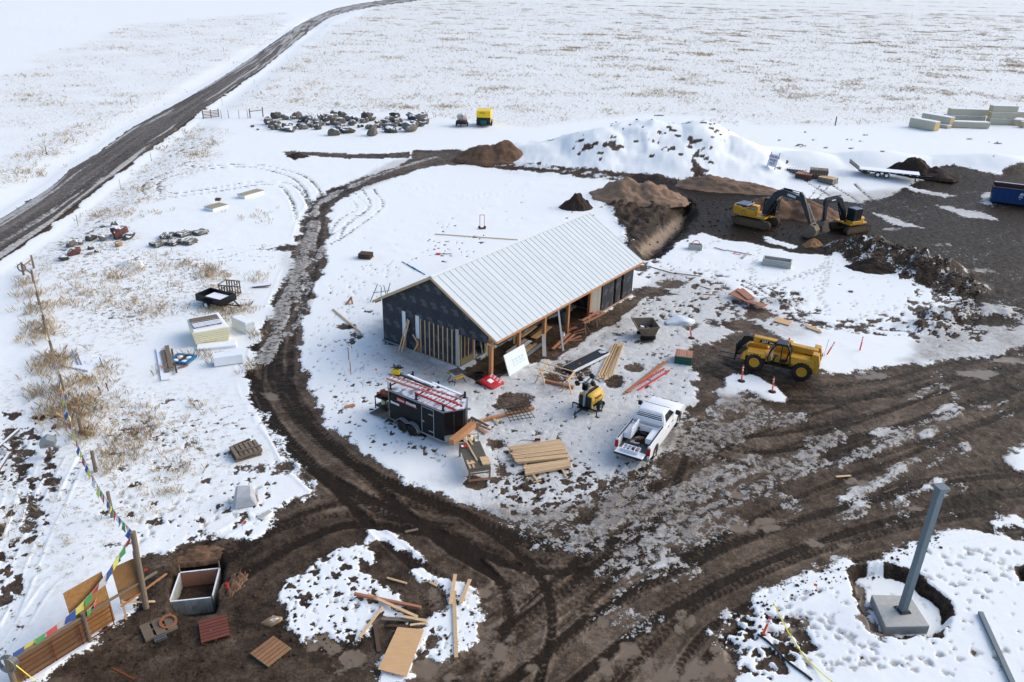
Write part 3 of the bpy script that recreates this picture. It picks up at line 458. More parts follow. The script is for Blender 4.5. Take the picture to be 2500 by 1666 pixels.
# ------------------------------------------------------------------ mesh helpers
Z3 = Vector((0, 0, 1))
class MB:
    def __init__(s): s.v = []; s.f = []
    def add(s, vs, fs):
        n = len(s.v); s.v += [tuple(q) for q in vs]; s.f += [tuple(i+n for i in q) for q in fs]; return s
    def bb(s, x0, x1, y0, y1, z0, z1):
        return s.add([(x0, y0, z0), (x1, y0, z0), (x1, y1, z0), (x0, y1, z0), (x0, y0, z1), (x1, y0, z1), (x1, y1, z1), (x0, y1, z1)], [(0, 3, 2, 1), (4, 5, 6, 7), (0, 1, 5, 4), (1, 2, 6, 5), (2, 3, 7, 6), (3, 0, 4, 7)])
    def box(s, c, d, rot=(0, 0, 0)):
        R = Euler(rot).to_matrix(); c = Vector(c); n = MB().bb(-d[0]/2, d[0]/2, -d[1]/2, d[1]/2, -d[2]/2, d[2]/2)
        return s.add([c+R @ Vector(q) for q in n.v], n.f)
    def beam(s, p, q, w, h=None, up=Z3):
        p, q = Vector(p), Vector(q); h = h or w; d = (q-p).normalized(); a = d.cross(Vector(up))
        if a.length < 1e-4: a = d.cross(Vector((1, 0, 0)))
        a.normalize(); b = a.cross(d); a *= w/2; b *= h/2
        return s.add([p-a-b, p+a-b, p+a+b, p-a+b, q-a-b, q+a-b, q+a+b, q-a+b], [(0, 1, 2, 3), (7, 6, 5, 4), (0, 4, 5, 1), (1, 5, 6, 2), (2, 6, 7, 3), (3, 7, 4, 0)])
    def cyl(s, p, q, r, n=12, r2=None, cap=True):
        p, q = Vector(p), Vector(q); r2 = r if r2 is None else r2; d = (q-p).normalized(); a = d.cross(Z3)
        if a.length < 1e-4: a = Vector((1, 0, 0))
        a.normalize(); b = d.cross(a); vs = []
        for c, rr in ((p, r), (q, r2)):
            for i in range(n): t = 2*math.pi*i/n; vs.append(c+(a*math.cos(t)+b*math.sin(t))*rr)
        fs = [(i, (i+1) % n, n+(i+1) % n, n+i) for i in range(n)]
        if cap: fs += [tuple(range(n-1, -1, -1)), tuple(range(n, 2*n))]
        return s.add(vs, fs)
    def tube(s, pts, r, n=6):
        for a, b in zip(pts[:-1], pts[1:]): s.cyl(a, b, r, n)
        return s
    def loft(s, loops, cap=True):
        n = len(loops[0]); vs = [q for l in loops for q in l]; fs = []
        for k in range(len(loops)-1):
            for i in range(n): j = (i+1) % n; fs.append((k*n+i, k*n+j, (k+1)*n+j, (k+1)*n+i))
        if cap: fs += [tuple(range(n-1, -1, -1)), tuple(range((len(loops)-1)*n, len(loops)*n))]
        return s.add(vs, fs)
    def extr(s, poly, axis, a, b):
        def pt(q, t):
            return {'y': (q[0], t, q[1]), 'x': (t, q[0], q[1]), 'z': (q[0], q[1], t)}[axis]
        return s.loft([[pt(q, a) for q in poly], [pt(q, b) for q in poly]])
    def lathe(s, prof, c, axis, n=20):
        c = Vector(c); ax = {'x': Vector((1, 0, 0)), 'y': Vector((0, 1, 0)), 'z': Z3}[axis]; a = Vector((0, 0, 1)) if axis != 'z' else Vector((1, 0, 0)); b = ax.cross(a)
        return s.loft([[c+ax*h+(a*math.cos(2*math.pi*i/n)+b*math.sin(2*math.pi*i/n))*r for i in range(n)] for r, h in prof], cap=prof[0] != prof[-1])
    def build(s, name, material, parent=None, bevel=0., smooth=False, seg=1, loc=None):
        me = bpy.data.meshes.new(name); me.from_pydata(s.v, [], s.f)
        bm = bmesh.new(); bm.from_mesh(me); bmesh.ops.recalc_face_normals(bm, faces=bm.faces)
        if bevel:
            ed = [e for e in bm.edges if len(e.link_faces) == 2 and e.calc_face_angle(0) > .5]
            bmesh.ops.bevel(bm, geom=ed, offset=bevel, segments=seg, affect='EDGES', profile=.6, clamp_overlap=True)
        bm.to_mesh(me); bm.free()
        if smooth:
            me.polygons.foreach_set('use_smooth', [True]*len(me.polygons))
            try: me.set_sharp_from_angle(angle=rad(38))
            except Exception: pass
        me.materials.append(material); return link(name, me, parent, loc)
def link(name, me, parent=None, loc=None):
    o = bpy.data.objects.new(name, me); COL.objects.link(o)
    if parent is not None: o.parent = parent
    if loc is not None: o.location = loc
    return o
def tag(o, label, cat, group=None):
    o['label'] = label; o['category'] = cat
    if group: o['group'] = group
    return o
def thing(name, label, cat, loc, rz=0., group=None, rx=0., ry=0.):
    o = link(name, None, None, loc); o.rotation_euler = (rx, ry, rz); o.empty_display_size = .2; return tag(o, label, cat, group)
def part(name, material, parent, fn, bevel=0., smooth=False, label=None, seg=1):
    m = MB(); fn(m); o = m.build(name, material, parent, bevel, smooth, seg)
    if label: o['label'] = label
    return o
def copy_tree(o, parent=None):
    c = o.copy(); COL.objects.link(c); c.parent = parent
    for ch in list(o.children): copy_tree(ch, c)
    return c
def text(name, body, size, material, parent, mtx, ext=.004, shear=0., bold=0.):
    cu = bpy.data.curves.new(name, 'FONT'); cu.body = body; cu.size = size; cu.extrude = ext; cu.align_x = 'CENTER'; cu.align_y = 'CENTER'; cu.shear = shear; cu.offset = bold; cu.resolution_u = 3
    t = bpy.data.objects.new(name, cu); COL.objects.link(t); dg = bpy.context.evaluated_depsgraph_get(); me = bpy.data.meshes.new_from_object(t.evaluated_get(dg)); bpy.data.objects.remove(t)
    me.transform(mtx); me.materials.clear(); me.materials.append(material); return link(name, me, parent)
def face_mtx(c, right, up):                    # text lying on a face: origin, reading direction, up direction
    r = Vector(right).normalized(); u = Vector(up).normalized(); n = r.cross(u); m = Matrix((r, u, n)).transposed().to_4x4(); m.translation = Vector(c); return m
def lump_mesh(name, seed, sub=2, rough=.35, flat=.75):
    bm = bmesh.new(); bmesh.ops.create_icosphere(bm, subdivisions=sub, radius=1); r = random.Random(seed); ax = [Vector((r.gauss(0, 1), r.gauss(0, 1), r.gauss(0, 1))).normalized() for _ in range(9)]; off = [r.uniform(.55, .95) for _ in ax]
    for v in bm.verts:
        d = v.co.normalized(); k = 1.
        for a, o_ in zip(ax, off):
            t = d.dot(a)
            if t > o_*.8: k = min(k, o_*.8/t+.05)
        k *= 1+rough*.25*(vnoise(d.x*2.3+seed, d.y*2.3+d.z*1.9, seed)-.5)*2
        v.co = d*k; v.co.z *= flat
    me = bpy.data.meshes.new(name); bm.to_mesh(me); bm.free(); me.polygons.foreach_set('use_smooth', [False]*len(me.polygons)); return me
# ------------------------------------------------------------------ shared materials
wood_l = mat('fresh_lumber', (212, 180, 138), .75, var=.22, scale=3, stretch=(1, 6, 6), bump=.1, dirt=.14, dcol=(120, 96, 72))
wood_o = mat('fir_timber', (186, 132, 90), .7, var=.2, scale=3, stretch=(1, 5, 5), bump=.1, dirt=.14, dcol=(120, 96, 72))
wood_r = mat('reddish_cedar', (164, 114, 88), .8, var=.22, scale=3, stretch=(1, 5, 5))
wood_g = mat('weathered_wood', (122, 108, 92), .85, var=.3, scale=3, stretch=(1, 5, 5), bump=.2)
wood_gs = mat('weathered_wood_snow', (112, 100, 88), .85, var=.3, scale=3, stretch=(1, 5, 5), bump=.2, snow=.55)
wood_d = mat('dark_wet_wood', (84, 66, 52), .8, var=.3, scale=3, stretch=(1, 5, 5), bump=.2)
ply = mat('plywood', (206, 166, 120), .7, var=.14, scale=2.2, stretch=(1, 4, 1), dirt=.05, dcol=(150, 110, 76))
osb = mat('osb_board', (168, 124, 74), .8, var=.35, scale=9, dirt=.12, dcol=(110, 74, 44))
blk = mat('black_paint', (24, 25, 28), .35, var=.25, dirt=.12, dcol=(58, 52, 46))
rub = mat('rubber', (36, 34, 33), .85, var=.25, dirt=.45, dcol=(78, 66, 56), bump=.2)
stl = mat('steel', (140, 142, 144), .4, .75, var=.2)
galv = mat('galvanised', (160, 164, 166), .45, .5, var=.15, dirt=.1)
rust = mat('rusty_steel', (116, 62, 40), .85, .1, var=.35, scale=8)
conc = mat('concrete', (176, 175, 168), .85, var=.18, scale=5, dirt=.15, dcol=(110, 102, 92), bump=.1)
white_p = mat('white_paint', (232, 234, 236), .3, var=.04, spec=.5)
white_d = mat('white_sheet', (226, 230, 231), .6, var=.06, snow=.3)
snow_m = mat('snow', (240, 243, 246), .8, var=.03, scale=2, bump=.3, fine=4)
glass = mat('dark_glass', (40, 50, 52), .08, 0, var=.35, scale=2, spec=.8)
red_p = mat('red_fibreglass', (196, 60, 58), .5, var=.12, dirt=.1, dcol=(150, 120, 110))
orange_p = mat('safety_orange', (236, 84, 44), .5, var=.08)
yel = mat('machine_yellow', (210, 162, 40), .45, var=.12, dirt=.2, dcol=(120, 96, 60))
black_pl = mat('black_plastic', (20, 20, 22), .5, var=.2)
# ------------------------------------------------------------------ the building
BX, BY, BYAW, BW, BL, EH, RH, OV, EV, PD, JOG = -1.36, 48.92, rad(54.74), 10.26, 20.45, 3.23, 6.48, .34, .65, 2.88, 15.1
cab = thing('building', 'long gabled building shell in black sheathing with white ribbed metal roof and open timber porch', 'building', (BX, BY, 0), BYAW)
MID = BW/2; SL = (RH-EH)/(MID+EV)
def roof_z(v): return RH-SL*abs(v-MID)
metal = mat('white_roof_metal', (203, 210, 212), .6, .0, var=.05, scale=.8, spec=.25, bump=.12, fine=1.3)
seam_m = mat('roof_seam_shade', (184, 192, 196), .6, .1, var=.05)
def sheath_mat():
    m, n, b = newmat('black_sheathing_print'); N = n.nodes; L = n.links
    tc = N.new('ShaderNodeTexCoord'); sp_ = N.new('ShaderNodeSeparateXYZ'); L.new(tc.outputs['Object'], sp_.inputs[0])
    def ma(op, a, b_=None, c=None):
        q = N.new('ShaderNodeMath'); q.operation = op
        for i, v in enumerate((a, b_, c)):
            if v is None: continue
            if isinstance(v, (int, float)): q.inputs[i].default_value = v
            else: L.new(v, q.inputs[i])
        return q.outputs[0]
    h = ma('ADD', sp_.outputs['X'], sp_.outputs['Y']); z = sp_.outputs['Z']
    row = ma('FLOOR', ma('DIVIDE', z, 1.22)); zz = ma('FRACT', ma('DIVIDE', z, 1.22)); hh = ma('FRACT', ma('ADD', ma('DIVIDE', h, .98), ma('MULTIPLY', row, .37)))
    def band(v, a, c): return ma('MULTIPLY', ma('GREATER_THAN', v, a), ma('LESS_THAN', v, c))
    blk1 = ma('MULTIPLY', band(zz, .44, .62), band(hh, .20, .72)); blk2 = ma('MULTIPLY', band(zz, .22, .44), band(hh, .08, .50))
    wv_ = N.new('ShaderNodeTexNoise'); wv_.inputs['Scale'].default_value = 26; wv_.inputs['Detail'].default_value = 2; L.new(tc.outputs['Object'], wv_.inputs[0])
    pr = ma('MULTIPLY', ma('MAXIMUM', blk1, blk2), ma('MULTIPLY', ma('GREATER_THAN', wv_.outputs['Fac'], .40), .30))
    dd = ma('MULTIPLY', ma('LESS_THAN', ma('ADD', ma('POWER', ma('SUBTRACT', ma('FRACT', ma('DIVIDE', h, .61)), .5), 2), ma('POWER', ma('SUBTRACT', ma('FRACT', ma('DIVIDE', z, .61)), .5), 2)), .0045), .30); pr = ma('MAXIMUM', pr, dd)
    nz = N.new('ShaderNodeTexNoise'); nz.inputs['Scale'].default_value = 1.1; nz.inputs['Detail'].default_value = 5; L.new(tc.outputs['Object'], nz.inputs[0])
    mx = N.new('ShaderNodeMix'); mx.data_type = 'RGBA'; mx.inputs['A'].default_value = (.017, .021, .029, 1); mx.inputs['B'].default_value = (.050, .057, .071, 1); L.new(nz.outputs['Fac'], mx.inputs['Factor'])
    m2 = N.new('ShaderNodeMix'); m2.data_type = 'RGBA'; m2.inputs['B'].default_value = (.20, .205, .22, 1); L.new(mx.outputs['Result'], m2.inputs['A']); L.new(pr, m2.inputs['Factor']); L.new(m2.outputs['Result'], b.inputs['Base Color']); b.inputs['Roughness'].default_value = .55; b.inputs['Specular IOR Level'].default_value = .2
    return m
sheath = sheath_mat()
olive = mat('olive_board', (142, 132, 96), .8, var=.12)
grey_t = mat('grey_trim', (178, 176, 168), .7, var=.1)
inner = mat('interior_stud_wall', (120, 92, 66), .8, var=.25)
slab_m = mat('slab_edge', (140, 148, 152), .8, var=.2, dirt=.2)
# slab and interior floor
part('slab', slab_m, cab, lambda m: (m.bb(-.06, BL+.05, PD-.06, BW+.06, -.3, .10), m.bb(JOG-.05, BL+.05, -.05, PD-.06, -.3, .10)))
def wall_u(name, v, segs, th=.16, material=sheath, side=1):         # a wall running along u at given v
    for (u0, u1, z0, z1) in segs: part(name, material, cab, lambda m: m.bb(u0, u1, v, v+th*side, z0, z1))
# gable wall, in sheets that meet edge to edge (each sheet its own part), openings left between
def gsheet(v0, v1, z0, zt=None, u=0.):
    def f(m):
        a = zt if zt is not None else None
        pts = [(v0, z0)]
        if a is None:
            pts += [(v1, z0), (v1, roof_z(v1)-.14)]
            if v0 < MID < v1: pts += [(MID, RH-.14)]
            pts += [(v0, roof_z(v0)-.14)]
        else: pts += [(v1, z0), (v1, a), (v0, a)]
        m.extr(pts, 'x', u, u+.16)
    part('sheathing_sheet', sheath, cab, f)
TOPW = 3.0
for v0, v1, z0, zt in ((8.74, BW, .12, TOPW), (8.36, 8.738, .12, TOPW), (7.04, 7.94, .12, TOPW), (3.28, 6.61, .12, 2.86), (3.28, 6.61, 2.862, TOPW)): gsheet(v0, v1, z0, zt)
for v0, v1 in ((.35, PD+.28), (PD+.282, 4.6), (4.602, 5.8), (5.802, 7.2), (7.202, 8.6), (8.602, BW)): gsheet(v0, v1, TOPW+.002 if v0 > PD-.5 else 2.62)
part('window_strip', white_d, cab, lambda m: m.bb(.06, .09, 7.942, 8.358, .9, TOPW)); part('window_strip', white_d, cab, lambda m: m.bb(.06, .09, 6.612, 7.038, 1.15, TOPW))
part('sill_panel', wood_o, cab, lambda m: m.bb(.05, .10, 7.942, 8.358, .12, .9)); part('sill_panel', wood_o, cab, lambda m: m.bb(.05, .10, 6.612, 7.038, .12, 1.15))
for k in range(8):
    v = 6.46-k*.4235; part('batten', wood_l, cab, lambda m: m.bb(-.045, -.003, v-.035, v+.035, .16, 2.84))
part('sole_plate', wood_o, cab, lambda m: m.bb(-.02, -.002, 3.3, 6.55, .11, .155))
part('corner_trim', grey_t, cab, lambda m: m.bb(-.05, .12, PD+.02, PD+.29, .10, TOPW-.02), .01)
# return wall of the corner room and the porch back wall
wall_u('sheathing_sheet', PD, [(.13, 1.50, .62, 2.9), (3.3, 5.6, .12, 3.4), (5.602, 7.9, .12, 3.4), (8.9, 11.2, .12, 3.4), (11.202, 13.2, .12, 3.4)])
part('base_board', olive, cab, lambda m: m.bb(.13, 1.50, PD-.02, PD+.10, .12, .618)); part('base_board', olive, cab, lambda m: m.bb(2.9, 3.6, PD-.04, PD-.004, .12, 1.15))
for u in (.2, .6, 1.0): part('batten', wood_l, cab, lambda m: m.bb(u-.03, u+.03, PD-.05, PD-.003, .63, 2.85))
part('jamb', wood_o, cab, lambda m: m.bb(1.502, 1.62, PD-.03, PD+.12, .12, 2.9)); part('corner_trim', grey_t, cab, lambda m: m.bb(1.622, 1.76, PD-.05, PD+.1, .12, 2.9)); part('jamb', wood_l, cab, lambda m: m.bb(3.1, 3.2, .3, .42, 1.5, 2.9))
part('room_wall', grey_t, cab, lambda m: m.bb(1.8, 2.85, PD+1.6, PD+1.66, .12, 2.8)); part('room_wall', sheath, cab, lambda m: m.bb(1.8, 2.9, PD+.9, PD+.95, .12, 1.3))
part('jamb', grey_t, cab, lambda m: m.beam((2.35, PD+.1, 1.9), (2.75, PD+.05, .15), .12, .05))
# far wing flush with the posts
wall_u('sheathing_sheet', 0, [(JOG, 16.98, .12, 3.42), (17.42, 18.2, .12, 3.42), (18.7, BL, .12, 3.42)])
wall_u('slot_back', .5, [(16.9, 17.5, .12, 3.3), (18.1, 18.8, .12, 3.3)], .05, black_pl)
part('slot_frame', wood_l, cab, lambda m: (m.bb(16.982, 17.03, .02, .14, .12, 3.42), m.bb(18.202, 18.25, .02, .14, .12, 3.42))); part('slot_sill', galv, cab, lambda m: (m.bb(16.982, 17.42, -.06, .1, .1, .14), m.bb(18.202, 18.7, -.06, .1, .1, .14)))
part('sheathing_sheet', sheath, cab, lambda m: m.bb(JOG, JOG+.14, .162, PD-.01, .12, 3.4)); part('wing_edge', wood_o, cab, lambda m: m.bb(JOG, BL, -.012, -.001, .105, .2))
# hidden sides
part('back_wall', sheath, cab, lambda m: m.bb(.165, BL, BW-.16, BW, .12, 3.4)); part('far_gable', sheath, cab, lambda m: m.extr([(.165, .12), (BW-.165, .12), (BW-.165, roof_z(BW-.165)-.16), (MID, RH-.16), (.165, roof_z(.165)-.16)], 'x', BL-.16, BL))
for u in (13.3, 13.72, 14.14): part('stud', wood_o, cab, lambda m: m.bb(u, u+.05, PD+.3, PD+.42, .12, 3.3))
# porch posts, beam, rafters
for u in (-.02, 3.25, 6.53, 9.83, 13.12): part('post', wood_o, cab, lambda m: m.bb(u, u+.24, 0, .24, -.25, 2.92), .012)
part('porch_beam', wood_o, cab, lambda m: m.bb(-.1, JOG-.005, .01, .23, 2.925, 3.2))
part('lintel', wood_l, cab, lambda m: m.bb(-.12, -.005, -.4, .34, 2.62, 2.78)); part('jamb', wood_l, cab, lambda m: m.bb(-.06, .1, .3, .42, 1.75, 2.62))
for k in range(14):
    u = .5+k*1.1; part('rafter', wood_o, cab, lambda m: m.beam((u, -.55, roof_z(-.55)-.24), (u, PD, roof_z(PD)-.24), .06, .18))
# roof: deck, then each standing-seam pan, ridge cap, fascias
roof = part('roof', wood_l, cab, lambda m: m.extr([(-EV, EH-.10), (-EV, EH-.02), (MID, RH-.02), (BW+EV, EH-.02), (BW+EV, EH-.10), (MID, RH-.12)], 'x', -OV+.02, BL+OV-.02))
NP = 34; pw = (BL+2*OV)/NP
pan = {}
for s in (-1, 1):
    ve = MID+s*(MID+EV+.03); ze = RH-SL*abs(ve-MID); m = MB(); nrm = Vector((0, s*SL, 1)).normalized()
    lo, hi = Vector((0, ve, ze)), Vector((0, MID, RH))
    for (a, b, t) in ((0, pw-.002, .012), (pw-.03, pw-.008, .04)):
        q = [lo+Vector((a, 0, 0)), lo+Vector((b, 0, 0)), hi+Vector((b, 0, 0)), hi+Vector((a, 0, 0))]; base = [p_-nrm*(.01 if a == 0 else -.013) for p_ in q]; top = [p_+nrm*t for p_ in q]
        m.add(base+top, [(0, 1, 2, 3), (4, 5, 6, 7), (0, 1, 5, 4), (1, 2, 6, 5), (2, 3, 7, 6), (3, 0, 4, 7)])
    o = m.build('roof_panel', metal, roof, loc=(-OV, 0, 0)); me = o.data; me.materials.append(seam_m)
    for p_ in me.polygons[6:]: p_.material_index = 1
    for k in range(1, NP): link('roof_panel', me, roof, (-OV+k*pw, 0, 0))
part('ridge_cap', metal, roof, lambda m: m.extr([(MID-.16, RH-.16*SL+.055), (MID, RH+.065), (MID+.16, RH-.16*SL+.055), (MID+.16, RH-.16*SL+.075), (MID, RH+.085), (MID-.16, RH-.16*SL+.075)], 'x', -OV-.02, BL+OV+.02))
for s in (-1, 1):
    ve = MID+s*(MID+EV+.005); part('fascia', wood_o, cab, lambda m: m.bb(-OV, BL+OV, min(ve, ve+s*.035), max(ve, ve+s*.035), EH-.19, EH-.005))
    for u in (-OV-.04, BL+OV): part('rake_board', wood_l, cab, lambda m: m.extr([(ve, EH-.19), (ve, EH-.005), (MID, RH-.005), (MID, RH-.19)], 'x', u, u+.04))
for u in (-.12, 1.3, 2.6): part('rafter_tail', wood_o, cab, lambda m: m.beam((u, BW, roof_z(BW)-.22), (u, BW+.6, roof_z(BW+.6)-.22), .06, .16))
def B3(u, v, z=0.): c, s = math.cos(BYAW), math.sin(BYAW); return Vector((BX+c*u-s*v, BY+s*u+c*v, z))
# planks and tools round the building -----------------------------------------------------------
def plank(label, p, q, w=.14, t=.04, material=wood_l, name='plank', cat='plank', group=None, roll=0., up=Z3):
    p, q = Vector(p), Vector(q); c = (p+q)/2; m = MB(); m.beam(p-c, q-c, w, t, up); o = m.build(name, material, loc=c); return tag(o, label, cat, group)
plank('pale board leaning on the gable beside the left window strip', B3(-.75, 7.75, .08), B3(-.04, 7.55, 2.45), .14, .04)
plank('narrow board leaning in front of the left window strip', B3(-.85, 7.95, .08), B3(-.04, 7.68, 2.5), .09, .04)
bv = thing('bent_bracket', 'V-shaped wooden bracket leaning under the right window strip', 'wood bracket', B3(-.1, 6.85, .1), BYAW)
part('arm', wood_l, bv, lambda m: m.beam((0, .25, 0), (-.02, -.2, .75), .12, .04, (1, 0, 0))); part('arm', wood_l, bv, lambda m: m.beam((-.03, -.2, .77), (-.03, .3, 1.35), .12, .04, (1, 0, 0)))
plank('silver metal stud propped against the porch eave', B3(6.9, -1.5, .08), B3(7.55, -.45, 3.0), .14, .06, galv, 'metal_stud', 'metal stud')
plank('short grey board leaning on the third porch post', B3(5.2, -.95, .1), B3(6.35, -.05, 1.25), .28, .03, grey_t, 'board', 'board')
# door leaf standing open in the porch
dr = thing('door_panel', 'whitewashed plank door standing between the last porch post and the wing', 'door', B3(13.55, .25, .12), BYAW-rad(14))
whitew = mat('whitewashed_boards', (176, 168, 156), .8, var=.2, scale=4, stretch=(1, 1, 6))
for k in range(6): part('board', whitew, dr, lambda m: m.bb(k*.2, k*.2+.196, 0, .05, 0, 2.6))
part('edge', wood_l, dr, lambda m: m.bb(1.2, 1.23, -.005, .055, 0, 2.6))
bar = thing('plastic_drum', 'grey plastic barrel under the porch roof', 'barrel', B3(11.6, 1.5, .02))
part('body', mat('grey_plastic', (86, 96, 100), .6, var=.12), bar, lambda m: m.lathe([(.36, 0), (.40, .1), (.42, .5), (.40, .95), (.44, .96), (.44, 1.02), (.38, 1.0), (.34, .2)], (0, 0, 0), 'z', 18), smooth=True)
bk = thing('bucket', 'white bucket standing under the porch by the planks', 'bucket', B3(9.0, -.1, .05))
part('body', white_d, bk, lambda m: m.lathe([(.14, 0), (.17, .38), (.18, .38), (.18, .36), (.15, .05)], (0, 0, 0), 'z', 14), smooth=True); part('handle', stl, bk, lambda m: m.tube([(-.18, 0, .36), (-.1, .12, .3), (.1, .12, .3), (.18, 0, .36)], .008, 5))
for i, (a, b_, z1, w_) in enumerate((((6.6, -.75), (9.8, -.25), .12, .24), ((7.1, -1.0), (9.9, -.6), .07, .2), ((8.6, -.9), (9.9, -1.2), .1, .2), ((8.9, -1.1), (9.5, -1.6), .05, .12), ((9.6, .3), (11.2, .0), .08, .3), ((10.3, -.3), (11.4, -.7), .06, .14), ((10.0, -.5), (10.8, -1.0), .08, .1))):
    plank(['long cedar board lying at the porch edge under the metal stud', 'cedar board lying in front of the porch beside the bucket', 'broad cedar offcut lying on the soil before the porch', 'short cedar offcut nearest the camera by the porch', 'wide cedar board lying behind the fourth porch post', 'cedar strip lying near the far sawhorses', 'thin cedar strip beside the far cedar strip'][i], B3(*a, z1), B3(*b_, z1+.06), w_, .04, wood_r)
for i, (u, v, L_, w_, mt, dz) in enumerate(((3.6, 1.3, 2.6, .3, grey_t, .32), (3.9, .95, 2.4, .28, white_d, .26), (3.7, .6, 2.2, .22, wood_l, .2), (4.2, .35, 2.0, .2, wood_l, .24), (3.9, -.05, 2.8, .3, galv, .3), (2.6, .7, 1.6, .15, wood_g, .1), (6.9, 1.2, 2.4, .5, ply, .35), (6.2, 1.9, 2.2, .3, wood_l, .5), (7.4, 1.9, 2.6, .2, wood_g, .15))):
    plank(['grey board on the scrap heap in the first porch bay', 'white board on the scrap heap in the first porch bay', 'pale lumber offcut in the middle of the first porch bay', 'pale lumber piece nearest the second porch post', 'long metal channel leaning at the second porch bay', 'weathered stick sticking out behind the second porch post', 'broad plywood strip in the third porch bay', 'pale board raised behind the third porch post', 'weathered board at the back of the third porch bay'][i], B3(u, v, dz), B3(u+L_, v+.15, dz+.12), w_, .05, mt, 'offcut')
sh = thing('sawhorse_table', 'grey sawhorses holding cedar boards at the far end of the porch', 'sawhorse', B3(12.0, -.75, 0), BYAW)
for uu in (-1.0, .75):
    for s in (-1, 1):
        for t in (-.3, .3): part('leg', wood_g, sh, lambda m: m.beam((uu+t, s*.45, 0), (uu, s*.08, .85), .09, .05))
    part('top_rail', wood_g, sh, lambda m: m.bb(uu-.06, uu+.06, -.5, .5, .85, .95))
for k, (y0, y1) in enumerate(((-.3, -.5), (.05, -.1))): part('board', wood_r, sh, lambda m: m.beam((-1.5+k*.3, y0, .98+.04*k), (1.5, y1, .98+.04*k), .24, .04))
part('clamp', red_p, sh, lambda m: m.box((.6, .2, 1.05), (.3, .1, .12)))
# insulation board leaning on the second post, red wrapped pack, table saw, yellow tool box
ib = thing('insulation_board', 'large white foam board with pale print leaning at the second porch post', 'foam board', B3(1.05, -.80, .04), BYAW, rx=-rad(20))
part('sheet', mat('foam_white', (222, 230, 230), .75, var=.03), ib, lambda m: m.bb(0, 2.44, 0, .05, 0, 1.6))
pr_m = mat('pale_blue_print', (196, 214, 220), .8, var=.1)
for r_ in range(3): part('print', pr_m, ib, lambda m: [m.bb(.7+k*.36, .96+k*.36, -.004, -.001, .5+r_*.19+k*.0, .63+r_*.19) for k in range(4)])
ch_ = thing('hand_tools', 'dark heap of hoses and cords beside the first porch post', 'tool heap', B3(-.1, 1.0, .02))
part('coil', black_pl, ch_, lambda m: [m.tube([(.35*math.cos(t/3)*(1+.12*math.sin(t*1.7+k)), .28*math.sin(t/3)*(1+.1*math.cos(t+k)), .04+.05*k+.03*math.sin(t)) for t in range(20)], .022, 5) for k in range(4)])
plank('dark timber lying between the first porch post and the foam board', B3(-.9, .55, .08), B3(1.6, -.4, .1), .12, .08, wood_g)
plank('white pipe end sticking out beside the foam board', B3(2.9, -1.1, .25), B3(3.6, -1.35, .3), .09, .09, white_p, 'pipe', 'pipe')
rb = thing('wrapped_pack', 'red plastic wrapped pack with white lettering lying at the first porch post', 'package', GG(1200, 938), yaw_px((1185, 940), (1224, 930))); rb.rotation_euler = (rad(14), rad(-4), yaw_px((1185, 945), (1224, 925)))
redpl = mat('red_wrap', (206, 30, 38), .35, var=.15, scale=5, bump=.35, fine=9, spec=.5)
part('pack', redpl, rb, lambda m: m.bb(-.62, .62, -.6, .6, .02, .28), .06, True, seg=2)
part('strap', mat('strap_grey', (110, 90, 88), .6), rb, lambda m: m.bb(-.42, -.34, -.61, .61, .272, .288)); part('label_patch', white_d, rb, lambda m: m.bb(-.26, .1, -.12, .26, .28, .287))
for k in range(4): text('lettering', 'TITE', .2, white_p, rb, face_mtx((.38-.0*k, -.42+.27*k, .283), (.93, .36, 0), (-.36, .93, 0)), .003, .4, .006)
ts = thing('table_saw', 'grey table saw on folding legs at the building corner', 'table saw', GG(1115, 934), yaw_px((1130, 905), (1165, 930)))
part('table_top', mat('saw_top', (92, 98, 102), .45, .3, var=.15), ts, lambda m: m.bb(-.45, .45, -.38, .38, .80, .85), .01); part('body', mat('saw_body', (206, 206, 198), .5, var=.08), ts, lambda m: m.bb(-.3, .25, -.3, .28, .52, .80), .02); part('guard', red_p, ts, lambda m: m.bb(-.12, .2, .0, .06, .855, .93))
for s in (-1, 1):
    for t in (-1, 1): part('leg', blk, ts, lambda m: m.beam((s*.25, t*.25, .55), (s*.5, t*.5, 0), .045, .045))
part('roller_bracket', yel, ts, lambda m: (m.bb(-.5, -.36, -.4, .3, .56, .66), m.bb(.34, .5, -.4, .3, .56, .66))); part('fence_rail', stl, ts, lambda m: m.bb(-.75, .55, .36, .42, .83, .88)); part('motor', blk, ts, lambda m: m.cyl((-.05, -.1, .62), (-.38, -.1, .62), .13, 12))
yb = thing('tool_case', 'small yellow and black jobsite case on the snow behind the black trailer', 'tool case', GG(967, 916), rad(-10))
part('body', mat('case_yellow', (226, 196, 40), .5, var=.1), yb, lambda m: m.bb(-.3, .3, -.22, .22, .1, .4), .04); part('base', blk, yb, lambda m: m.bb(-.32, .32, -.24, .24, 0, .14), .02); part('handle', blk, yb, lambda m: m.tube([(-.15, 0, .4), (-.15, 0, .47), (.15, 0, .47), (.15, 0, .4)], .02, 6))
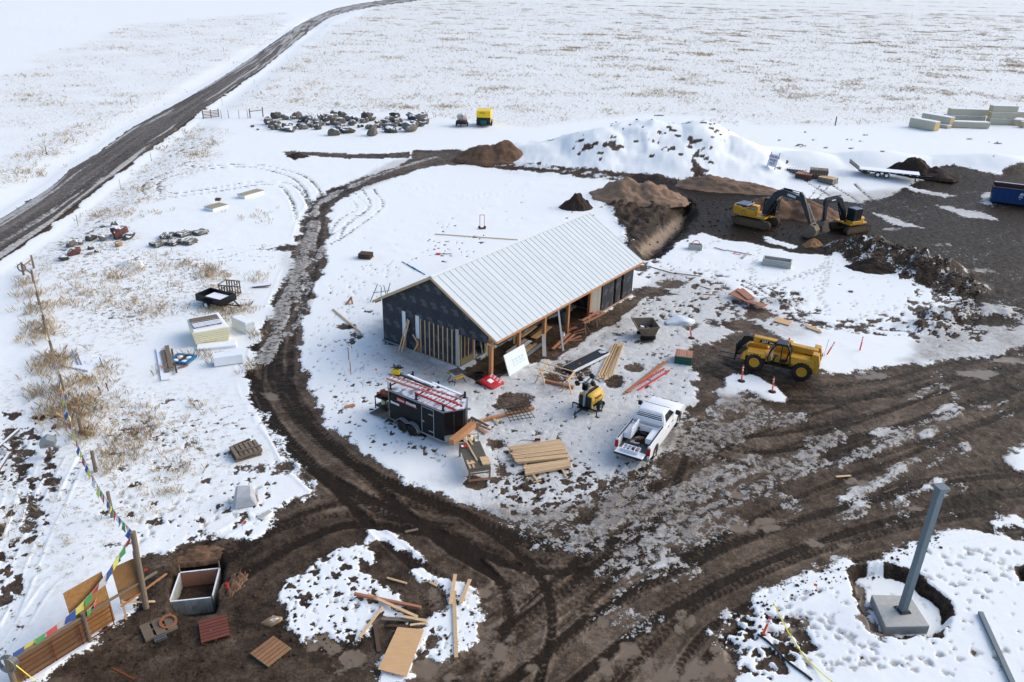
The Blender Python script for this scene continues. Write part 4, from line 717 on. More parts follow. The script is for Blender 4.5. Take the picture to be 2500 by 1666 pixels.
# ------------------------------------------------------------------ vehicles and machines
def wheel(par, c, R, wd, rimm=stl, ry=.62, tread=0, axis='y', name='wheel', hub=True):
    c = Vector(c); k = Vector((0, 1, 0)) if axis == 'y' else Vector((1, 0, 0))
    pr = [(R*.55, -wd*.5), (R*.9, -wd*.5), (R, -wd*.34), (R, wd*.34), (R*.9, wd*.5), (R*.55, wd*.5), (R*.55, -wd*.5)]
    m = MB(); m.lathe(pr, (0, 0, 0), axis, 24)
    if tread:
        for i in range(18):
            t = 2*math.pi*i/18
            for s in (-1, 1):
                a = Vector((math.cos(t), 0, math.sin(t)))*R; b = Vector((math.cos(t+.16), 0, math.sin(t+.16)))*R
                m.beam(a*1.0+Vector((0, s*wd*.48, 0)), b*1.0+Vector((0, s*wd*.04, 0)), .07, .09, a)
    w_ = m.build(name, rub, par, smooth=True, loc=c)
    part('rim', rimm, w_, lambda m: m.lathe([(R*.1, -wd*.42), (R*.2, -wd*.44), (R*.25, -wd*.30), (R*ry*.8, -wd*.32), (R*ry*.9, -wd*.48), (R*ry, -wd*.5), (R*ry, wd*.5), (R*ry*.9, wd*.48), (R*ry*.8, wd*.32), (R*.25, wd*.30), (R*.2, wd*.44), (R*.1, wd*.42)], (0, 0, 0), axis, 20), smooth=True)
    return w_
# ---- white pickup: x forward
ph = rad(62); hd = Vector((math.cos(ph), math.sin(ph), 0)); tgp = G(1532.7, 1114.2, .82); tgp.z = 0
tr = thing('pickup_truck', 'white pickup truck with open tailgate and toolboxes in its bed', 'pickup truck', tgp+hd*4.0+Vector((0, 0, .0)), ph); tr.scale = (1.17, 1.06, 1.08)
W_, LN = 1.0, 2.85
def side_prof():
    return [(-LN, .50), (-LN, 1.28), (-.62, 1.30), (-.60, 1.06), (1.32, 1.06), (2.55, 1.02), (2.80, .92), (LN, .70), (LN, .42)]
def arch(cx, r=.47, n=8): return [(cx-r*math.cos(math.pi*i/n)*1, .42+r*math.sin(math.pi*i/n)) for i in range(n+1)]
low = [(-LN, .5)]
def body(m):
    prof = [(-LN, 1.28), (-.60, 1.30), (-.58, 1.10), (1.30, 1.10), (2.50, 1.04), (2.78, .93), (LN, .72), (LN, .45), (2.38, .45)]
    prof += [(1.88+.46*math.cos(math.pi*i/8), .45+.46*math.sin(math.pi*i/8)) for i in range(9)]
    prof += [(-1.38, .45)]+[(-1.86+.46*math.cos(math.pi*i/8), .45+.46*math.sin(math.pi*i/8)) for i in range(9)]+[(-LN, .5)]
    for s in (-1, 1):                                                  # two side shells
        m.loft([[(x, s*(W_-.14), z) for x, z in prof], [(x, s*(W_-.02), z-.02) for x, z in prof], [(x, s*W_, min(z, 1.0) if z > 1 else z) for x, z in prof]])
part('body', white_p, tr, body, 0, True)
part('hood', white_p, tr, lambda m: m.loft([[(x, y*(.86-.0*abs(x)), z+zz) for (x, z) in ((1.25, 1.1), (1.9, 1.12), (2.5, 1.05), (2.76, .93), (2.78, .6), (1.25, .6))] for y, zz in ((-1, -.03), (-.75, .02), (0, .05), (.75, .02), (1, -.03))]), 0, True)
part('hood_stripe', black_pl, tr, lambda m: m.box((2.58, -.1, 1.065), (.05, 1.0, .02), (0, .3, 0)))
def cabm(m):
    b = [(-.60, .94), (1.28, .94)]; t = [(-.38, .76), (.52, .76)]
    m.loft([[(-.60, -.94, 1.08), (1.32, -.94, 1.08), (1.32, .94, 1.08), (-.60, .94, 1.08)], [(-.55, -.90, 1.42), (1.02, -.90, 1.42), (1.02, .90, 1.42), (-.55, .90, 1.42)], [(-.40, -.76, 1.84), (.46, -.76, 1.84), (.46, .76, 1.84), (-.40, .76, 1.84)], [(-.3, -.6, 1.90), (.36, -.6, 1.90), (.36, .6, 1.90), (-.3, .6, 1.90)]])
cabp = part('cab', white_p, tr, cabm, .03, True, seg=2)
part('windshield', glass, cabp, lambda m: m.add([(1.16, -.84, 1.27), (1.16, .84, 1.27), (.50, .70, 1.82), (.50, -.70, 1.82), (1.2, -.84, 1.27), (1.2, .84, 1.27), (.54, .70, 1.825), (.54, -.70, 1.825)], [(0, 1, 2, 3), (4, 5, 6, 7), (0, 1, 5, 4), (1, 2, 6, 5), (2, 3, 7, 6), (3, 0, 4, 7)]))
part('rear_window', glass, cabp, lambda m: m.add([(-.61, -.78, 1.30), (-.61, .78, 1.30), (-.45, .68, 1.80), (-.45, -.68, 1.80), (-.58, -.78, 1.30), (-.58, .78, 1.30), (-.40, .68, 1.80), (-.40, -.68, 1.80)], [(0, 1, 2, 3), (4, 5, 6, 7), (0, 1, 5, 4), (1, 2, 6, 5), (2, 3, 7, 6), (3, 0, 4, 7)]))
for s in (-1, 1): part('side_window', glass, cabp, lambda m: m.add([(x, s*(y+e), z) for e in (.0, .025) for x, y, z in ((-.30, .905, 1.38), (.92, .905, 1.38), (.46, .79, 1.76), (-.26, .79, 1.76))], [(0, 1, 2, 3), (4, 5, 6, 7), (0, 1, 5, 4), (1, 2, 6, 5), (2, 3, 7, 6), (3, 0, 4, 7)]))
hr_ = part('headache_rack', white_p, tr, lambda m: (m.beam((-.66, -.85, 1.3), (-.50, -.72, 1.86), .06), m.beam((-.66, .85, 1.3), (-.50, .72, 1.86), .06)))
for k in range(6):
    t = k/5; part('louvre', white_p, hr_, lambda m: m.beam((-.67+.15*t, -.83+.12*t, 1.36+.46*t), (-.67+.15*t, .83-.12*t, 1.36+.46*t), .03, .035))
part('bed_floor', mat('bed_liner', (96, 98, 100), .7, var=.2, dirt=.3), tr, lambda m: m.bb(-LN+.02, -.62, -.84, .84, .62, .68)); part('bed_front', white_p, tr, lambda m: m.bb(-.68, -.62, -.86, .86, .68, 1.28)); part('tailgate', white_p, tr, lambda m: m.bb(-LN-.58, -LN-.03, -.80, .80, .76, .83), .015); part('tailgate_edge', blk, tr, lambda m: m.bb(-LN-.63, -LN-.585, -.80, .80, .74, .83))
part('rear_bumper', stl, tr, lambda m: m.bb(-LN-.14, -LN-.02, -.95, .95, .42, .62), .03); part('front_bumper', white_p, tr, lambda m: m.bb(LN-.06, LN+.08, -.96, .96, .38, .66), .05); part('grille', blk, tr, lambda m: m.bb(LN-.10, LN-.03, -.6, .6, .67, .90)); part('chassis', black_pl, tr, lambda m: m.bb(-LN+.1, LN-.2, -.7, .7, .38, .60))
for s in (-1, 1):
    part('tail_light', mat('tail_lamp', (170, 24, 26), .25, var=.1), tr, lambda m: m.bb(-LN-.012, -LN+.08, min(s*.84, s*1.005), max(s*.84, s*1.005), .72, 1.16)); part('headlight', mat('lamp_glass', (190, 196, 200), .15, .3), tr, lambda m: m.bb(LN-.12, LN-.01, min(s*.62, s*.94), max(s*.62, s*.94), .72, .90))
    part('bed_rail', black_pl, tr, lambda m: m.bb(-LN+.05, -.66, min(s*.85, s*.92), max(s*.85, s*.92), 1.285, 1.305)); part('mirror', blk, tr, lambda m: (m.box((.98, s*1.14, 1.38), (.14, .24, .26)), m.beam((.95, s*.95, 1.3), (.98, s*1.1, 1.34), .05)), .03); part('wiper', blk, tr, lambda m: m.box((1.28, s*.45, 1.12), (.16, .22, .03)))
    for hx in (-.05, .62): part('door_handle', blk, tr, lambda m: m.bb(hx-.1, hx+.1, min(s*1.0, s*1.012), max(s*1.0, s*1.012), .97, 1.03))
    for cx in (-1.86, 1.88): wheel(tr, (cx, s*.86, .40), .40, .27, stl)
for s, open_ in ((1, True), (-1, False)):
    b_ = part('side_toolbox', white_p, tr, lambda m: m.bb(-2.1, -1.0, min(s*.42, s*.84), max(s*.42, s*.84), .9, 1.22), .02)
    if open_: part('lid', white_p, b_, lambda m: m.beam((-2.1, .42, 1.24), (-1.0, .42, 1.24), .03, .01), 0); part('raised_lid', white_p, b_, lambda m: m.bb(-2.1, -1.0, .40, .43, 1.22, 1.62), .01)
cb = part('cross_toolbox', white_p, tr, lambda m: (m.bb(-1.0, -.70, -.84, -.80, .9, 1.30), m.bb(-1.0, -.70, .80, .84, .9, 1.30), m.bb(-1.02, -.99, -.84, .84, .9, 1.30), m.bb(-.99, -.70, -.8, .8, .9, .95))); part('raised_lid', white_p, cb, lambda m: m.bb(-.73, -.69, -.92, .92, 1.30, 1.62), .02)
dz_ = part('drawer', white_p, tr, lambda m: (m.bb(-3.2, -2.72, -.45, .5, .84, .87), m.bb(-3.2, -3.17, -.45, .5, .87, 1.0), m.bb(-2.75, -2.72, -.45, .5, .87, 1.0), *[m.bb(-3.17, -2.75, y, y+.03, .87, 1.0) for y in (-.45, -.22, .02, .25, .47)]))
rs2 = random.Random(3)
for k in range(16):
    x, y = rs2.uniform(-2.6, -1.05), rs2.uniform(-.38, .38); c_ = rs2.choice([black_pl, wood_d, stl, red_p, mat('canvas', (128, 118, 92), .9, var=.2), blk, galv]); sx, sy, sz = rs2.uniform(.12, .4), rs2.uniform(.08, .25), rs2.uniform(.06, .3)
    part('tool', c_, tr, lambda m: m.box((x, y, .69+sz/2), (sx, sy, sz), (0, 0, rs2.uniform(0, 3))), .015)
for k in range(6): part('tool', rs2.choice([red_p, wood_l, blk, white_d]), tr, lambda m: m.box((rs2.uniform(-.95, -.78), -.6+k*.24, 1.02), (.16, .18, .14), (0, 0, rs2.uniform(0, 1))))
for k in range(8): part('tool', rs2.choice([blk, stl, red_p]), tr, lambda m: m.box((rs2.uniform(-3.1, -2.85), -.36+k*.11, .91), (.14, .07, .08), (0, 0, rs2.uniform(0, 3))))
# ---- black enclosed trailer: x forward to the nose, near side y<0
TA = G(951.8, 1021.2, .45); ty = rad(-35.5); th_ = Vector((math.cos(ty), math.sin(ty), 0)); tl_ = Vector((-math.sin(ty), math.cos(ty), 0))
TW = 2.15; TL = 4.45; Z0, Z1 = .45, 2.48
et = thing('enclosed_trailer', 'black enclosed cargo trailer with roof rack, grey roof and V nose', 'trailer', Vector((TA.x, TA.y, 0))+tl_*(TW/2), ty)
hw = TW/2; tblack = mat('trailer_black', (13, 15, 19), .38, .0, var=.2, scale=1.5, dirt=.04, dcol=(40, 40, 40), spec=.25); troof = mat('trailer_roof', (150, 156, 160), .5, .2, var=.15, scale=1.5, snow=.18)
foot = [(0, -hw), (TL, -hw), (TL+.62, -.12), (TL+.62, .12), (TL, hw), (0, hw)]
part('box_body', tblack, et, lambda m: (m.loft([[(x, y, Z0+.03) for x, y in foot], [(x, y, Z1-.05) for x, y in foot]], cap=False), m.loft([[(.02+(x-.02)*.985, y*.985, Z0+.05) for x, y in foot], [(.02+(x-.02)*.985, y*.985, Z1-.1) for x, y in foot]], cap=False)))
part('floor', wood_d, et, lambda m: m.extr([(x*.99, y*.98) for x, y in foot], 'z', Z0, Z0+.05)); part('roof', troof, et, lambda m: m.extr(foot, 'z', Z1-.05, Z1))
for k in range(1, 6): part('roof_bow', stl, et, lambda m: m.bb(k*.75-.015, k*.75+.015, -hw+.03, hw-.03, Z1+.001, Z1+.008))
for s in (-1, 1): part('roof_trim', galv, et, lambda m: m.bb(0, TL, min(s*hw, s*(hw+.025)), max(s*hw, s*(hw+.025)), Z1-.10, Z1+.03)); part('bottom_rail', galv, et, lambda m: m.bb(0, TL, min(s*hw, s*(hw+.02)), max(s*hw, s*(hw+.02)), Z0-.04, Z0+.03)); part('rear_post', galv, et, lambda m: m.bb(-.03, .06, min(s*hw, s*(hw-.09)), max(s*hw, s*(hw-.09)), Z0, Z1))
def nose(off, z0, z1):
    a, b = Vector((TL, -hw, 0)), Vector((TL+.62, -.12, 0)); n = Vector((b.y-a.y, -(b.x-a.x), 0)).normalized()*off
    return a+n, b+n
for s in (-1, 1):
    a = Vector((TL, s*hw, Z0)); b = Vector((TL+.62, s*.12, Z0)); n = Vector((b.y-a.y, -(b.x-a.x), 0)).normalized()*.02*(-s) if s < 0 else Vector((-(b.y-a.y), b.x-a.x, 0)).normalized()*.02
    n = Vector((abs(n.x), s*abs(n.y), 0)); part('stone_guard', galv, et, lambda m: m.add([a, b, b+Z3*.42, a+Z3*.42, a+n, b+n, b+n+Z3*.42, a+n+Z3*.42], [(0, 1, 2, 3), (4, 5, 6, 7), (0, 1, 5, 4), (1, 2, 6, 5), (2, 3, 7, 6), (3, 0, 4, 7)]))
    part('nose_trim', galv, et, lambda m: m.beam(a+Vector((.01, s*.01, Z1-Z0)), b+Vector((.02, 0, Z1-Z0)), .05, .07))
part('rivet_line', galv, et, lambda m: [m.box((TL+.33, -.60, Z0+.5+.1*k), (.015, .015, .03)) for k in range(15)])['kind'] = 'stuff'
dr_ = part('side_door', tblack, et, lambda m: m.bb(2.72, 3.62, -hw-.02, -hw-.002, Z0+.06, Z1-.22)); frm = [(2.68, 2.72, Z0+.03, Z1-.18), (3.62, 3.66, Z0+.03, Z1-.18), (2.72, 3.62, Z1-.22, Z1-.18), (2.72, 3.62, Z0+.03, Z0+.058)]
for x0, x1, z0, z1 in frm: part('door_frame', galv, dr_, lambda m: m.bb(x0, x1, -hw-.035, -hw-.002, z0, z1))
for z in (Z0+.35, Z1-.55): part('hinge', galv, dr_, lambda m: m.bb(3.25, 3.68, -hw-.05, -hw-.021, z-.03, z+.03))
part('door_latch', galv, dr_, lambda m: m.bb(2.76, 2.9, -hw-.06, -hw-.021, Z0+.82, Z0+.92))
for s in (-1, 1):
    for cx in (1.18, 2.02): wheel(et, (cx, s*(hw+.10), .36), .36, .24, blk)
    fd = [(.62, .42)]+[(1.18-.5*math.cos(math.pi*i/12), .40+.5*math.sin(math.pi*i/12)) for i in range(0, 8)]+[(1.6, .78)]+[(2.02-.5*math.cos(math.pi*i/12), .40+.5*math.sin(math.pi*i/12)) for i in range(5, 13)]
    part('fender', galv, et, lambda m: [m.add([(a[0], s*hw, a[1]), (b[0], s*hw, b[1]), (b[0], s*(hw+.28), b[1]), (a[0], s*(hw+.28), a[1]), (a[0], s*hw, a[1]+.025), (b[0], s*hw, b[1]+.025), (b[0], s*(hw+.28), b[1]+.02), (a[0], s*(hw+.28), a[1]+.02)], [(0, 1, 2, 3), (4, 5, 6, 7), (2, 3, 7, 6), (0, 1, 5, 4)]) for a, b in zip(fd[:-1], fd[1:])])
for x in (.1, 2.2, 4.3):
    rk = part('rack_bar', black_pl, et, lambda m: m.bb(x-.03, x+.03, -hw+.02, hw-.02, Z1+.22, Z1+.28))
    for s in (-1, 1): part('rack_upright', black_pl, rk, lambda m: (m.bb(x-.06, x+.06, min(s*(hw-.02), s*(hw-.12)), max(s*(hw-.02), s*(hw-.12)), Z1+.005, Z1+.42), m.bb(x-.12, x+.12, min(s*(hw-.0), s*(hw-.16)), max(s*(hw-.0), s*(hw-.16)), Z1+.002, Z1+.05)), .02)
sg = part('sign_plate', mat('sign_red', (176, 34, 46), .5), et, lambda m: m.extr([(.62, 1.98), (.68, 2.16), (.76, 2.2), (1.32, 2.2), (1.40, 2.1), (1.40, 1.98), (1.3, 1.92), (.7, 1.92)], 'y', -hw-.012, -hw-.003))
text('sign_lettering', 'Sutton', .20, white_p, sg, face_mtx((1.0, -hw-.014, 2.055), (1, 0, 0), (0, 0, 1)), .003, .1, .004)
part('sign_line', mat('sign_pink', (196, 110, 120), .5), et, lambda m: m.bb(1.38, 2.28, -hw-.008, -hw-.003, 1.93, 1.985)); part('sign_glyphs', white_d, et, lambda m: [m.bb(1.43+k*.067, 1.43+k*.067+.048, -hw-.008, -hw-.003, 2.0, 2.13+(.02 if k in (0, 1, 2, 8, 9, 10, 11) else 0)) for k in range(12)])['kind'] = 'stuff'
part('decal', white_d, et, lambda m: [m.bb(.30+k*.062, .30+k*.062+.05, -hw-.008, -hw-.003, 1.60-.0*k, 1.74) for k in range(9)])['kind'] = 'stuff'; part('decal_mark', white_d, et, lambda m: m.cyl((.22, -hw-.008, 1.68), (.22, -hw-.003, 1.68), .09, 14))
rp = part('ramp_door', mat('ramp_plate', (92, 86, 78), .8, var=.2, dirt=.2), et, lambda m: m.beam((-.02, 0, Z0-.0), (-1.85, 0, .10), TW-.1, .06, Z3)); part('tongue', blk, et, lambda m: (m.beam((TL+.1, -.6, .42), (TL+1.4, 0, .45), .08, .12), m.beam((TL+.1, .6, .42), (TL+1.4, 0, .45), .08, .12), m.cyl((TL+1.35, 0, .05), (TL+1.35, 0, .75), .04, 8))); part('axle_frame', blk, et, lambda m: m.bb(.2, TL-.1, -.8, .8, .3, Z0)); part('tail_step', blk, et, lambda m: m.bb(-.12, .3, -hw-.1, -hw+.02, .25, .42))
def E3(x, y, z=0.): return Vector((TA.x, TA.y, 0))+tl_*(TW/2)+th_*x+tl_*y+Z3*z
def ladder(name, label, p, q, wid, n, material, group=None, up=Z3, rail=.12):
    p, q = Vector(p), Vector(q); d = q-p; L_ = d.length; ya = math.atan2(d.y, d.x); pi = -math.asin(d.z/L_); o = thing(name, label, 'ladder', p, ya, group); o.rotation_euler = (0, pi, ya)
    for s in (-1, 1): part('rail', material, o, lambda m: m.bb(0, L_, s*wid/2-.028, s*wid/2+.028, -rail/2, rail/2))
    for k in range(n): x = L_*(k+.5)/n; part('rung', white_d, o, lambda m: m.cyl((x, -wid/2+.015, 0), (x, wid/2-.015, 0), .022, 6))
    return o
pinkl = mat('faded_red_fibreglass', (206, 132, 118), .6, var=.12)
ladder('ladder', 'short bright red ladder overhanging the nose on the trailer rack', E3(2.0, -.60, Z1+.36), E3(5.2, -.66, Z1+.36), .58, 11, red_p)
ladder('ladder', 'long faded pink ladder lying along the trailer roof rack', E3(-.55, -.45, Z1+.40), E3(4.7, .02, Z1+.33), .46, 16, pinkl)
for k, (y, x0, x1, mt) in enumerate(((.62, .0, 2.4, white_d), (.8, 1.9, 4.2, white_d), (.35, -.3, 2.2, blk))): plank(['white trim board on the rear of the trailer rack', 'white trim board on the front of the trailer rack', 'black rail lying on the trailer rack behind the ladders'][k], E3(x0, y, Z1+.31), E3(x1, y-.05, Z1+.31), .16, .05, mt, 'trim_board', 'board')
plank('upright stick tied at the rear corner of the trailer', E3(-.35, -.75, .5), E3(-.38, -.72, 2.75), .06, .06, wood_r, 'stick', 'stick')
ct = thing('utility_cart', 'black two-shelf cart with bags standing on the trailer ramp', 'cart', E3(-1.35, -.1, .26), ty)
part('shelf', blk, ct, lambda m: m.bb(-.5, .5, -.42, .42, .18, .23)); part('shelf', blk, ct, lambda m: m.bb(-.5, .5, -.42, .42, .82, .88))
for s in (-1, 1):
    for t in (-1, 1): part('leg', blk, ct, lambda m: m.bb(s*.47-.025, s*.47+.025, t*.39-.025, t*.39+.025, 0, .85))
tg = tag(part('tool_bag', mat('bag_brown', (120, 78, 56), .85, var=.3), None, lambda m: (m.box((0, 0, .14), (.55, .34, .26)), m.box((.05, .1, .3), (.3, .2, .1))), .05), 'brown tool bag on the upper shelf of the cart', 'bag'); tg.location = E3(-1.2, -.12, 1.15); tg.rotation_euler = (0, 0, ty+.3)
tg = tag(part('tool_roll', mat('bag_red', (140, 50, 36), .85, var=.3), None, lambda m: (m.cyl((-.18, 0, .1), (.2, .06, .1), .1, 10), m.box((-.3, -.05, .06), (.2, .25, .12))), .02), 'small red bundle on the upper shelf of the cart', 'bag'); tg.location = E3(-1.62, .02, 1.15); tg.rotation_euler = (0, 0, ty+.8)
jg = tag(part('jug', mat('pale_jug', (206, 206, 160), .5, var=.06), None, lambda m: m.lathe([(.12, 0), (.17, .05), (.17, .26), (.06, .36), (.05, .42), (.01, .42)], (0, 0, 0), 'z', 14), 0, True), 'pale yellow jug on the lower shelf of the cart', 'jug'); jg.location = E3(-1.45, -.1, .50)
# ---- telehandler: x forward to the forks, cab on the near side (y>0)
cy_ = mat('telehandler_yellow', (204, 152, 46), .5, var=.15, dirt=.2, dcol=(104, 86, 60)); mud_r = mat('muddy_steel', (96, 80, 62), .9, var=.25)
q1, q2 = G(1838, 904.8), G(1953, 928.7); dv = (q1-q2).normalized(); lf = Vector((-dv.y, dv.x, 0))
tb = thing('telehandler', 'yellow telescopic handler with black cab and forks beside the orange delineators', 'telehandler', (q1+q2)/2-lf*1.15, math.atan2(dv.y, dv.x))
for s in (-1, 1):
    for cx in (-1.63, 1.63): wheel(tb, (cx, s*.98, .66), .66, .46, cy_, .56, 1)
part('chassis', cy_, tb, lambda m: m.bb(-2.2, 2.35, -.62, .62, .62, 1.10), .04); part('belly', black_pl, tb, lambda m: m.bb(-1.9, 2.0, -.5, .5, .38, .62)); part('fender', cy_, tb, lambda m: m.extr([(.95, 1.1), (1.1, 1.42), (2.25, 1.38), (2.55, 1.1), (2.6, .72), (2.3, .72), (2.3, 1.1)], 'y', .55, 1.18), .02); part('fender', cy_, tb, lambda m: m.extr([(.95, 1.1), (1.1, 1.42), (2.25, 1.38), (2.55, 1.1), (2.6, .72), (2.3, .72), (2.3, 1.1)], 'y', -1.18, -.55), .02)
part('tank_cover', cy_, tb, lambda m: m.extr([(-2.35, 1.0), (-2.3, 1.62), (-.70, 1.62), (-.62, 1.2), (-1.0, 1.0)], 'y', .30, 1.12), .04)
part('counterweight', cy_, tb, lambda m: (m.extr([(-2.62, .62), (-2.72, 1.25), (-2.55, 2.02), (-2.12, 2.05), (-2.05, 1.1), (-2.35, .62)], 'y', -.98, -.4), m.extr([(-2.62, .62), (-2.72, 1.25), (-2.55, 2.02), (-2.12, 2.05), (-2.05, 1.1), (-2.35, .62)], 'y', .38, 1.0), m.bb(-2.6, -2.2, -.41, .39, .72, 1.3)), .03)
part('engine_hood', cy_, tb, lambda m: m.extr([(-1.5, .9), (-1.5, 1.62), (-.2, 1.62), (.55, 1.50), (.6, .9)], 'y', -1.18, -.5), .04); part('grille', blk, tb, lambda m: m.bb(-1.25, -.7, -1.05, -.62, 1.625, 1.64)); part('exhaust', cy_, tb, lambda m: m.bb(-.62, -.12, -1.0, -.62, 1.6, 2.0), .03); part('beacon', orange_p, tb, lambda m: m.cyl((-.35, -.1, 2.36), (-.35, -.1, 2.5), .06, 10))
bm_ = part('boom', cy_, tb, lambda m: m.loft([[(-2.4, -.33, 1.62), (-2.4, .20, 1.62), (-2.4, .20, 2.05), (-2.4, -.33, 2.05)], [(2.05, -.30, 1.72), (2.05, .17, 1.72), (2.05, .17, 2.22), (2.05, -.30, 2.22)]]), .03); part('inner_boom', black_pl, bm_, lambda m: m.bb(2.05, 2.32, -.24, .12, 1.78, 2.14)); part('lift_cylinder', stl, tb, lambda m: m.cyl((-1.7, .28, 1.1), (-.4, .25, 1.75), .07, 10))
dpl = part('decal', black_pl, bm_, lambda m: m.extr([(1.62, 1.86), (1.55, 2.08), (.50, 2.06), (.32, 1.84)], 'y', .185, .197)); text('lettering', 'CAT', .21, white_p, dpl, face_mtx((1.22, .2, 1.965), (-1, 0, 0), (0, 0, 1)), .003, 0, .006); part('type_mark', white_d, dpl, lambda m: m.bb(.62, .9, .197, .201, 1.92, 1.99))
hdp = part('boom_head', blk, tb, lambda m: m.extr([(2.3, 2.2), (2.75, 2.1), (3.1, 1.2), (3.05, .55), (2.8, .55), (2.75, 1.3), (2.3, 1.75)], 'y', -.28, .16), .02); part('carriage', blk, tb, lambda m: (m.bb(3.06, 3.14, -.62, .62, .30, .42), m.bb(3.06, 3.14, -.62, .62, 1.5, 1.62), *[m.bb(3.07, 3.13, y, y+.06, .3, 1.6) for y in (-.62, -.3, 0., .28, .56)]))
for y in (-.42, .36): part('fork', blk, tb, lambda m: m.bb(3.10, 4.35, y, y+.12, .30, .35))
cbm = [(.62, .72), (.80, 1.2), (.55, 2.0), (.30, 2.36), (-.42, 2.36), (-.62, 2.0), (-.74, 1.3), (-.72, .72)]
kb = part('cab_floor', black_pl, tb, lambda m: m.bb(-.7, .62, .32, 1.14, .66, .78))
def frame_bars(m):
    for y in (.30, 1.14):
        for a, b in zip(cbm, cbm[1:]+cbm[:1]): m.beam((a[0], y, a[1]), (b[0], y, b[1]), .085, .085, (0, 1, 0))
    for a in cbm: m.beam((a[0], .30, a[1]), (a[0], 1.14, a[1]), .07)
    m.beam((-.1, 1.14, .72), (-.08, 1.14, 2.34), .07)
part('cab_frame', blk, tb, frame_bars); part('cab_roof', blk, tb, lambda m: m.bb(-.46, .36, .26, 1.18, 2.37, 2.45), .03)
part('rear_glass', glass, tb, lambda m: m.add([(-.64, .33, 1.98), (-.64, 1.11, 1.98), (-.76, 1.11, 1.3), (-.76, .33, 1.3), (-.62, .33, 1.98), (-.62, 1.11, 1.98), (-.74, 1.11, 1.3), (-.74, .33, 1.3)], [(0, 1, 2, 3), (4, 5, 6, 7), (0, 1, 5, 4), (2, 3, 7, 6)])); part('seat', black_pl, tb, lambda m: (m.bb(-.45, .0, .5, .95, .95, 1.08), m.beam((-.45, .72, 1.05), (-.55, .72, 1.7), .4, .1, (1, 0, 0))), .03); part('steering_column', blk, tb, lambda m: (m.beam((.45, .72, .78), (.3, .72, 1.3), .08), m.lathe([(.16, 0), (.19, .02), (.16, .03)], (.3, .72, 1.3), 'z', 12))); part('step', blk, tb, lambda m: m.tube([(.25, 1.15, .66), (.25, 1.2, .40), (-.25, 1.2, .40), (-.25, 1.15, .66)], .025, 6)); part('dash', white_d, tb, lambda m: m.bb(.5, .56, .5, .9, 1.0, 1.25)); part('mirror', blk, tb, lambda m: (m.tube([(-2.5, .9, 2.0), (-2.7, 1.1, 2.2)], .015, 5), m.box((-2.75, 1.12, 2.25), (.05, .2, .22)))); part('mud_cake', mud_r, tb, lambda m: [m.box((2.55+.12*k, -.05+.08*((k*7) % 3), 1.15-.15*k), (.35, .5, .25), (.2*k, .3, .1*k)) for k in range(4)], .05)
